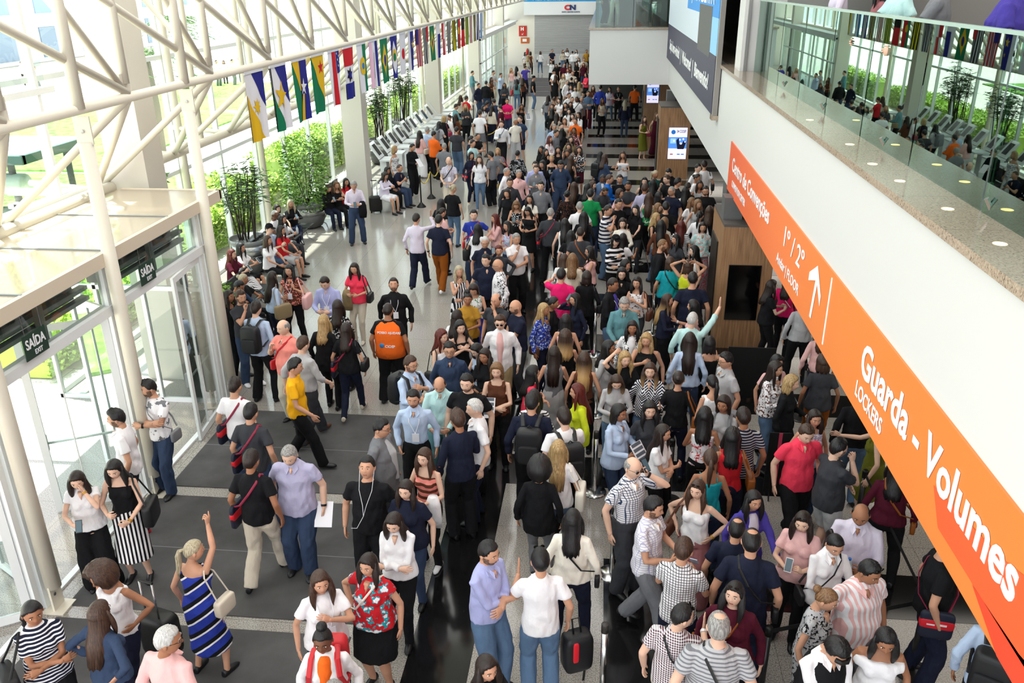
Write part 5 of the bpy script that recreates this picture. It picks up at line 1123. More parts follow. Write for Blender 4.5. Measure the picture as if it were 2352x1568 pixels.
def extras(J, o, S, child):
    hc, HR = J['hc'], J['HR']; k = 1 if J['male'] else .965; sp = J['sp']; L_ = J['label']; tw = J['tw']
    who = J['who']
    yb = .115*tw+.03
    for e in J['extra']:
        e, _, a = e.partition(':'); a, _, side = a.partition(':'); sg = -1 if side in ('', 'r') else 1
        H3 = lambda p: tuple(hc+HR@(np.array(p)*k))
        if e == 'sung' or e == 'glas' or e == 'shead':
            b = MB(); dz, dy = (0, 0) if e != 'shead' else (.100, .030)
            for s in (-1, 1): b.tube([H3((s*.031, -.104+dy, .012+dz)), H3((s*.031, -.099+dy, .012+dz))], [(.022, .017)]*2, 12) if e != 'glas' else b.tube([H3((s*(.031+.02*math.cos(t*.785)), -.103, .012+.014*math.sin(t*.785))) for t in range(9)], .0018, 4, None, False)
            for s in ((-1, 1) if e != 'shead' else ()): b.tube([H3((s*.05, -.099+dy, .018+dz)), H3((s*.08, -.02+dy, .016+dz+(.0 if e != 'shead' else .02)))], .003, 4)
            b.tube([H3((-.012, -.104+dy, .016+dz)), H3((.012, -.104+dy, .016+dz))], .002, 4)
            putchild(J, o, 'glasses' if e == 'glas' else 'sunglasses', b, mat('lens_dark', '#17120f', .1, 0, .6), S)
        elif e == 'badge':
            b = MB(); p = sp((.02, -.145*tw-.02, 1.12)); b.box(p-np.array((.045, .004, .06)), p+np.array((.045, .004, .06))); putchild(J, o, 'badge', b, mat('badge_white', '#e9e9f2', .5), S)
            b = MB(); b.tube([p+np.array((0, 0, .06)), sp((-.06, -.135*tw, 1.33)), sp((-.07, -.03, 1.455))], .004, 4); b.tube([p+np.array((0, 0, .06)), sp((.07, -.135*tw, 1.33)), sp((.07, -.03, 1.455))], .004, 4); putchild(J, o, 'lanyard', b, mat('badge_white', '#e9e9f2', .5), S)
        elif e == 'watch':
            Sh, E_, Wr, hd, kd, s0 = J['arms'][0 if sg < 0 else 1]; d = (Wr-E_); d /= np.linalg.norm(d); b = MB(); b.tube([Wr-d*.035, Wr-d*.01], .034 if J['male'] else .029, 12); putchild(J, o, 'wristwatch', b, mat('watch_'+(a or 'k'), PAL[a or 'k'], .3, .3), S)
        elif e == 'phone' or e == 'paper' or e == 'flyer' or e == 'can' or e == 'bottle':
            hp, hd, M3 = J['hands'][0 if sg < 0 else 1]
            t = thing_on(J, dict(phone='smartphone', paper='paper_sheet', flyer='flyer', can='drink_can', bottle='water_bottle')[e], dict(phone='smartphone in the hand of ', paper='white paper held by ', flyer='printed flyer held by ', can='orange drink can held by ', bottle='clear water bottle held by ')[e]+who, {'phone': 'phone', 'paper': 'paper', 'flyer': 'flyer', 'can': 'can', 'bottle': 'bottle'}[e])
            b = MB(); c = hp+np.array((0, -.012, .035))
            if e == 'can': b.lathe(c-np.array((0, 0, .05)), ((.026, 0), (.033, .01), (.033, .11), (.026, .12)), 14); putchild(J, t, 'can_body', b, mat('can_orange', '#c8553a', .3, .5), S)
            elif e == 'bottle': b.lathe(c-np.array((0, 0, .08)), ((.03, 0), (.033, .12), (.014, .17), (.014, .18)), 14); putchild(J, t, 'bottle_body', b, mat('bottle_clear', '#c9d6dc', .1, 0, .6), S, True); b = MB(); b.lathe(c+np.array((0, 0, .10)), ((.016, 0), (.016, .02)), 12); putchild(J, t, 'cap', b, mat('cap_blue', '#2f6fc4', .4), S)
            else:
                w, h_ = dict(phone=(.037, .075), paper=(.10, .145), flyer=(.11, .15))[e]
                Q = np.stack([np.array((1., 0, 0)), np.array((0, .62, .78)), np.array((0, -.78, .62))], 1)  # x, up, normal
                c = hp+np.array((0, -.02, .02)); th = .004
                pts = [c+Q@np.array((sx*w, sz*h_, sy*th)) for sy in (-1, 1) for sz in (-1, 1) for sx in (-1, 1)]
                b.add(pts, [(0, 1, 3, 2), (4, 6, 7, 5), (0, 4, 5, 1), (2, 3, 7, 6), (0, 2, 6, 4), (1, 5, 7, 3)]); MM = mat('paper_white', '#ece9ee', .6) if e != 'phone' else cloth_shoe(a or 'k')
                putchild(J, t, 'case' if e == 'phone' else 'sheet', b, MM, S)
                b = MB(); pts = [c+Q@np.array((sx*w*.88, sz*h_*.9, th+.001)) for sz in (-1, 1) for sx in (-1, 1)]; pts = [pts[0], pts[1], pts[3], pts[2]]
                if e == 'phone': b.add(pts, [(0, 1, 2, 3)]); putchild(J, t, 'screen', b, mat('phone_screen', '#4e6470', .15, 0, .5), S)
                elif e == 'flyer': b.add([c+Q@np.array((sx*w*.85, (sz-1.5)*h_*.45+dz*h_*.3, th+.001)) for sz in (0, 1, 2, 3) for sx, dz in ((-1, 0), (1, 0), (1, 1), (-1, 1))], [(4*i, 4*i+1, 4*i+2, 4*i+3) for i in range(4)]); putchild(J, t, 'printed_blocks', b, mat('print_grey', '#59606b', .6), S)
        elif e == 'backpack':
            t = thing_on(J, 'backpack', CN[a or 'k']+' backpack worn by '+who, 'backpack', None); M_ = mat('bag_'+(a or 'k'), PAL[a or 'k'], .6)
            b = MB(); rbox(b, sp((0, yb+.085, 1.19)), (.155, .085, .225)); putchild(J, t, 'main_bag', b, M_, S, True)
            b = MB(); rbox(b, sp((0, yb+.175, 1.11)), (.125, .03, .12)); putchild(J, t, 'front_pocket', b, mat('bag_pocket_'+(a or 'k'), PAL[a or 'k'], .75), S, True)
            for s in (-1, 1): b = MB(); b.tube([sp((s*.08, yb, 1.40)), sp((s*.10, .04, 1.465)), sp((s*.115, -.07*tw, 1.44)), sp((s*.135, -.13*tw, 1.30)), sp((s*.165*tw, -.07*tw, 1.14)), sp((s*.15*tw, yb, 1.05))], [(.026, .008)]*6, 6); putchild(J, t, 'strap', b, M_, S)
            b = MB(); b.tube([sp((-.03, yb+.05, 1.41)), sp((0, yb+.05, 1.44)), sp((.03, yb+.05, 1.41))], .008, 6); putchild(J, t, 'handle', b, M_, S)
        elif e in ('bag', 'tote', 'big'):
            nm = CN[a or 'k']
            t = thing_on(J, 'shoulder_bag' if e == 'bag' else 'tote_bag', nm+' bag on the shoulder of '+who, 'bag'); M_ = mat('bag_'+(a or 'k'), PAL[a or 'k'], .5)
            w, h_, dd = dict(bag=(.13, .10, .05), tote=(.18, .15, .06), big=(.21, .17, .08))[e]; zc = 1.0 if e == 'bag' else .98
            cx = sg*(.225*tw+dd); b = MB(); rbox(b, sp((cx, -.03, zc)), (dd, w, h_)); putchild(J, t, 'bag_body', b, M_, S, True)
            b = MB(); b.tube([sp((cx, -.03-w*.7, zc+h_*.9)), sp((sg*.17*tw, -.07, 1.38)), sp((sg*.14, 0, 1.462)), sp((sg*.17*tw, .07, 1.38)), sp((cx, -.03+w*.7, zc+h_*.9))], [(.012, .006)]*5, 6); putchild(J, t, 'strap', b, M_, S)
        elif e == 'event' or e == 'cross':
            t = thing_on(J, 'crossbody_bag', ('navy and red event bag of ' if e == 'event' else CN[a or 'k']+' crossbody bag worn by ')+who, 'bag', None)
            M1 = mat('bag_nv', PAL['nv'], .6) if e == 'event' else mat('bag_'+(a or 'k'), PAL[a or 'k'], .5); M2 = mat('bag_bu', '#8f2440', .6) if e == 'event' else M1
            w, h_ = (.15, .15) if e == 'event' else (.10, .08); cx = sg*(.215*tw+.03); yc = .0; b = MB(); rbox(b, sp((cx, yc, .93)), (.028, w, h_)); putchild(J, t, 'bag_body', b, M1, S, True)
            if e == 'event':
                b = MB(); rbox(b, sp((cx, yc, .95)), (.031, w*1.01, .055)); putchild(J, t, 'red_band', b, mat('bag_band_red', '#d8202e', .5), S, True)
                b = MB(); b.box(sp((cx+sg*.031-.002, yc-.08, .945)), sp((cx+sg*.031+.002, yc-.0, .965))); b.box(sp((cx+sg*.031-.002, yc+.02, .94)), sp((cx+sg*.031+.002, yc+.09, .955))); putchild(J, t, 'white_print', b, M_SW, S)
            ox = -sg*.10; b = MB(); f_ = (.118*tw+.03)
            b.tube([sp((cx, -w*.5, 1.05)), sp((sg*.10, -f_-.005, 1.16)), sp((-sg*.0, -f_-.012, 1.30)), sp((ox*.85, -.085, 1.42)), sp((ox, .0, 1.475)), sp((ox*.85, .095, 1.41)), sp((0, f_, 1.28)), sp((sg*.12, f_-.005, 1.13)), sp((cx, w*.5, 1.05))], [(.014, .006)]*9, 6); putchild(J, t, 'strap', b, M2, S)
        elif e == 'hat':
            b = MB(); b.lathe(H3((0, 0, .05)), ((.09, 0), (.088, .04), (.06, .085), (.01, .10)), 16); b.tube([H3((0, -.08, .055)), H3((0, -.16, .045))], [(.07, .006), (.05, .004)], 10); putchild(J, o, 'cap', b, cloth(a or 'k'), S, True)
        elif e == 'vest_hi':
            b = MB(); 
            P_ = [sp((0, 0, z)) for z in (.86, .98, 1.15, 1.3, 1.38, 1.43, 1.46)]; b.tube(P_, [(.205*tw, .16*tw), (.20*tw, .16*tw), (.20*tw, .162*tw), (.20*tw, .158*tw), (.175*tw, .140), (.145, .112), (.10, .09)], 18); c = putchild(J, o, 'safety_vest', b, cloth('og'), S, True)
            for tx, z_, sz in (('POSSO AJUDAR?', 1.31, .052), ('CIOSP', 1.07, .06)):
                tt = text('lettering', tx, tuple(sp(((.14 if 'A' in tx else .03)*1, .166*tw+.002, z_))*S), (R(90), 0, R(180)), sz*S, W_TXT, o, 1, .001, .003)
            b = MB(); ellip(b, sp((.085, .158*tw, 1.10)), (.04, .012, .04), 14); putchild(J, o, 'globe_print', b, mat('globe_blue', '#2f7fc0', .4), S, True)
        elif e == 'gilet':
            b = MB(); P_ = [sp((0, .01, z)) for z in (.92, 1.0, 1.15, 1.3, 1.38, 1.43)]; b.tube(P_, [(.20*tw, .155*tw), (.195*tw, .155*tw), (.195*tw, .16*tw), (.195, .158), (.17, .135), (.125, .11)], 18); putchild(J, o, 'gilet', b, cloth(a or 'k'), S, True)
        elif e == 'logo':
            b = MB(); ellip(b, sp((0, -.158*tw, 1.20)), (.06, .012, .06), 14); putchild(J, o, 'round_print', b, cloth_shoe('rd'), S, True); b = MB(); ellip(b, sp((0, -.162*tw, 1.20)), (.035, .012, .035), 14); putchild(J, o, 'round_print', b, M_SW, S, True)
        elif e == 'choker':
            b = MB(); nb_ = J['nb']; b.tube([nb_+np.array((0, .0, .05)), nb_+np.array((0, -.002, .065))], [(.05, .052)]*2, 14); putchild(J, o, 'choker', b, M_BLACK, S)
        elif e == 'earph':
            b = MB()
            for s in (-1, 1): b.tube([H3((s*.08, -.01, -.01)), sp((s*.07, -.10, 1.42)), sp((s*.02, -.155*tw, 1.28)), sp((-.02, -.16*tw, 1.15))], .003, 4)
            b.tube([sp((-.02, -.16*tw, 1.15)), sp((-.10, -.17*tw, 1.0)), sp((-.2, -.10, .92))], .003, 4); putchild(J, o, 'earphone_cable', b, M_SW, S)
        elif e == 'suitcase':
            t = empty('wheeled_suitcase', (J['x']+.55*sg*math.cos(R(J['rz']))-.2*math.sin(R(J['rz'])), J['y']+.55*sg*math.sin(R(J['rz'])), 0), R(J['rz'])); tag(t, 'black wheeled suitcase with raised chrome handle beside '+who, 'suitcase')
            b = MB(); rbox(b, (0, 0, .33), (.20, .12, .26)); b.build('shell', M_BLACK, t, True)
            for s in (-1, 1): MB().tube([(s*.08, .05, .55), (s*.08, .05, 1.02)], .010, 8).build('handle_tube', M_CHROME, t, True); MB().tube([(s*.14-.02, 0, .04), (s*.14+.02, 0, .04)], .04, 12).build('wheel', M_BLACK, t)
            MB().tube([(-.09, .05, 1.03), (.09, .05, 1.03)], .014, 8).build('grip', M_BLACK, t)
        elif e == 'coat':
            b = MB(); s0 = J['arms'][0 if sg < 0 else 1]; p = (s0[1]+s0[2])/2; b.tube([p+np.array((0, 0, .06)), p+np.array((0, -.01, -.05)), p+np.array((0, .0, -.25)), p+np.array((0, .02, -.38))], [(.06, .06), (.10, .07), (.11, .06), (.09, .03)], 12)
            t = thing_on(J, 'folded_coat', CN[a or 'k']+' jacket carried over the arm of '+who, 'jacket'); putchild(J, t, 'fabric', b, cloth(a or 'k'), S, True)
# ---------------------------------------------------------------- crowd list
TILES = dict(A=(950, 150, 5.8725), B=(1200, 100, 5.227), C=(1100, 350, 5.8725), D=(1350, 350, 5.8725), E=(1000, 550, 5.227), F=(1300, 550, 5.227), G=(880, 720, 5.227), H=(1150, 780, 5.227), I=(1500, 780, 4.273), J=(1050, 1000, 3.92), K=(1000, 1168, 3.92),
             L=(1350, 900, 3.92), M=(1400, 1168, 3.92), N=(1752, 1168, 3.92), O=(1650, 850, 3.92), Q=(0, 1000, 3.92), R=(0, 1168, 3.92), S=(450, 500, 3.92), T=(500, 850, 3.92), U=(600, 1168, 3.92), V=(700, 350, 4.704), W=(480, 380, 5.227), X=(0, 700, 3.92), Y=(1700, 600, 5.227), Z=(1000, 0, 3.92), P=(0, 0, 1.0))
PEOPLE = []
def crowd(block):
    n = 0
    for ln in block.strip().splitlines():
        ln = ln.strip()
        if not ln or ln[0] == '#': continue
        f = [s.strip() for s in ln.split('|')]
        a = f[0].split(); t = TILES[a[0]]; px, py = t[0]+float(a[1])/t[2], t[1]+float(a[2])/t[2]; rz = float(a[3]); sex = a[4]
        hs, hcol = a[5].split(':'); top, tc = a[6].split('=') ; bot, bc = a[7].split('='); arms = a[8].split(',')
        kw = {}; ex = []
        for o in (f[2].split() if len(f) > 2 else []):
            if '=' in o and not o.startswith('x='): k_, v = o.split('='); kw[k_] = v if k_ in ('leg', 'inner', 'shoe') else float(v)
            else: ex.append(o[2:] if o.startswith('x=') else o)
        n += 1; seed = int(px*7+py*3)
        h = kw.get('h', (1.76 if sex == 'm' else 1.66)+((seed % 7)-3)*.008); z0 = kw.get('z0', 0)
        sit = kw.get('leg') in ('si', 'sc'); hz = h-(.40*h/1.75 if sit else 0)+.012
        if kw.get('lean'): hz -= .85*h*(1-math.cos(R(kw['lean'])))*.55
        x, y = at(px, py, z0+hz*1.0); yaw_ = kw.get('yaw', 0); ln_ = kw.get('lean', 0)
        if ln_:  # the head is ahead of the feet when leaning
            fx, fy = math.sin(R(rz)), -math.cos(R(rz)); k_ = math.sin(R(ln_))*.75*h/1.75; x -= fx*k_; y -= fy*k_
        if 'X' in kw: x = kw['X']
        if 'Y' in kw: y = kw['Y']
        if int(kw.get('sk', 0)) == 0: kw['sk'] = [2, 2, 1, 2, 3, 2, 1][seed % 7]
        PEOPLE.append(dict(x=x, y=y, h=h, fix=sit or 'X' in kw or z0 != 0, a=(rz, sex, hs, hcol, top, tc, bot, bc, arms), kw=kw, ex=ex, seed=seed, z0=z0, lab=f[1], h0=h, r=.20*(1+(kw.get('b', 1)-1)*.6)))
    # people who would stand inside each other step apart along the line of sight, getting a little taller or shorter, then sideways
    for it in range(60):
        for i in range(len(PEOPLE)):
            A = PEOPLE[i]
            for j in range(i+1, len(PEOPLE)):
                B = PEOPLE[j]; dx, dy = B['x']-A['x'], B['y']-A['y']
                if abs(dx) > .6 or abs(dy) > .6 or abs(A['z0']-B['z0']) > 1: continue
                d = math.hypot(dx, dy); need = (A['r']+B['r'])-d
                if need <= 0: continue
                dA, dB = math.hypot(A['x'], A['y']), math.hypot(B['x'], B['y']); sg = 1 if dB >= dA else -1
                for Q, s_, dd in ((A, -sg, dA), (B, sg, dB)):
                    if Q['fix']: continue
                    st = s_*need*.25; nh = CAMH-(CAMH-Q['h'])*(dd+st)/dd
                    if abs(nh-Q['h0']) < .055*Q['h0']: Q['x'] *= (dd+st)/dd; Q['y'] *= (dd+st)/dd; Q['h'] = nh
                    elif it > 20: ux, uy = (dx/d, dy/d) if Q is B else (-dx/d, -dy/d); k_ = need*.12; Q['x'] += ux*k_; Q['y'] += uy*k_
    for P in PEOPLE:
        kw = P['kw']; rz, sex, hs, hcol, top, tc, bot, bc, arms = P['a']
        J = make_person(P['x'], P['y'], rz, sex, hs, hcol, top, tc, bot, bc, arms[0], arms[-1], kw.get('leg', ['st', 'ct', 'wd', 'st'][P['seed'] % 4] if bot != 'sk' else 'st'), P['h'], kw.get('yaw', 0), kw.get('pitch', 8), kw.get('b', 1.0), int(kw['sk']), kw.get('hem'), P['z0'], math.hypot(P['x'], P['y'], CAMH-1), kw.get('inner'), kw.get('shoe', 'k'), P['seed'], kw.get('lean', 0), int(kw.get('beard', 0)), P['ex'], int(kw.get('tuck', 0)))
        J['label'] = P['lab']; J['who'] = P['lab']
    return n
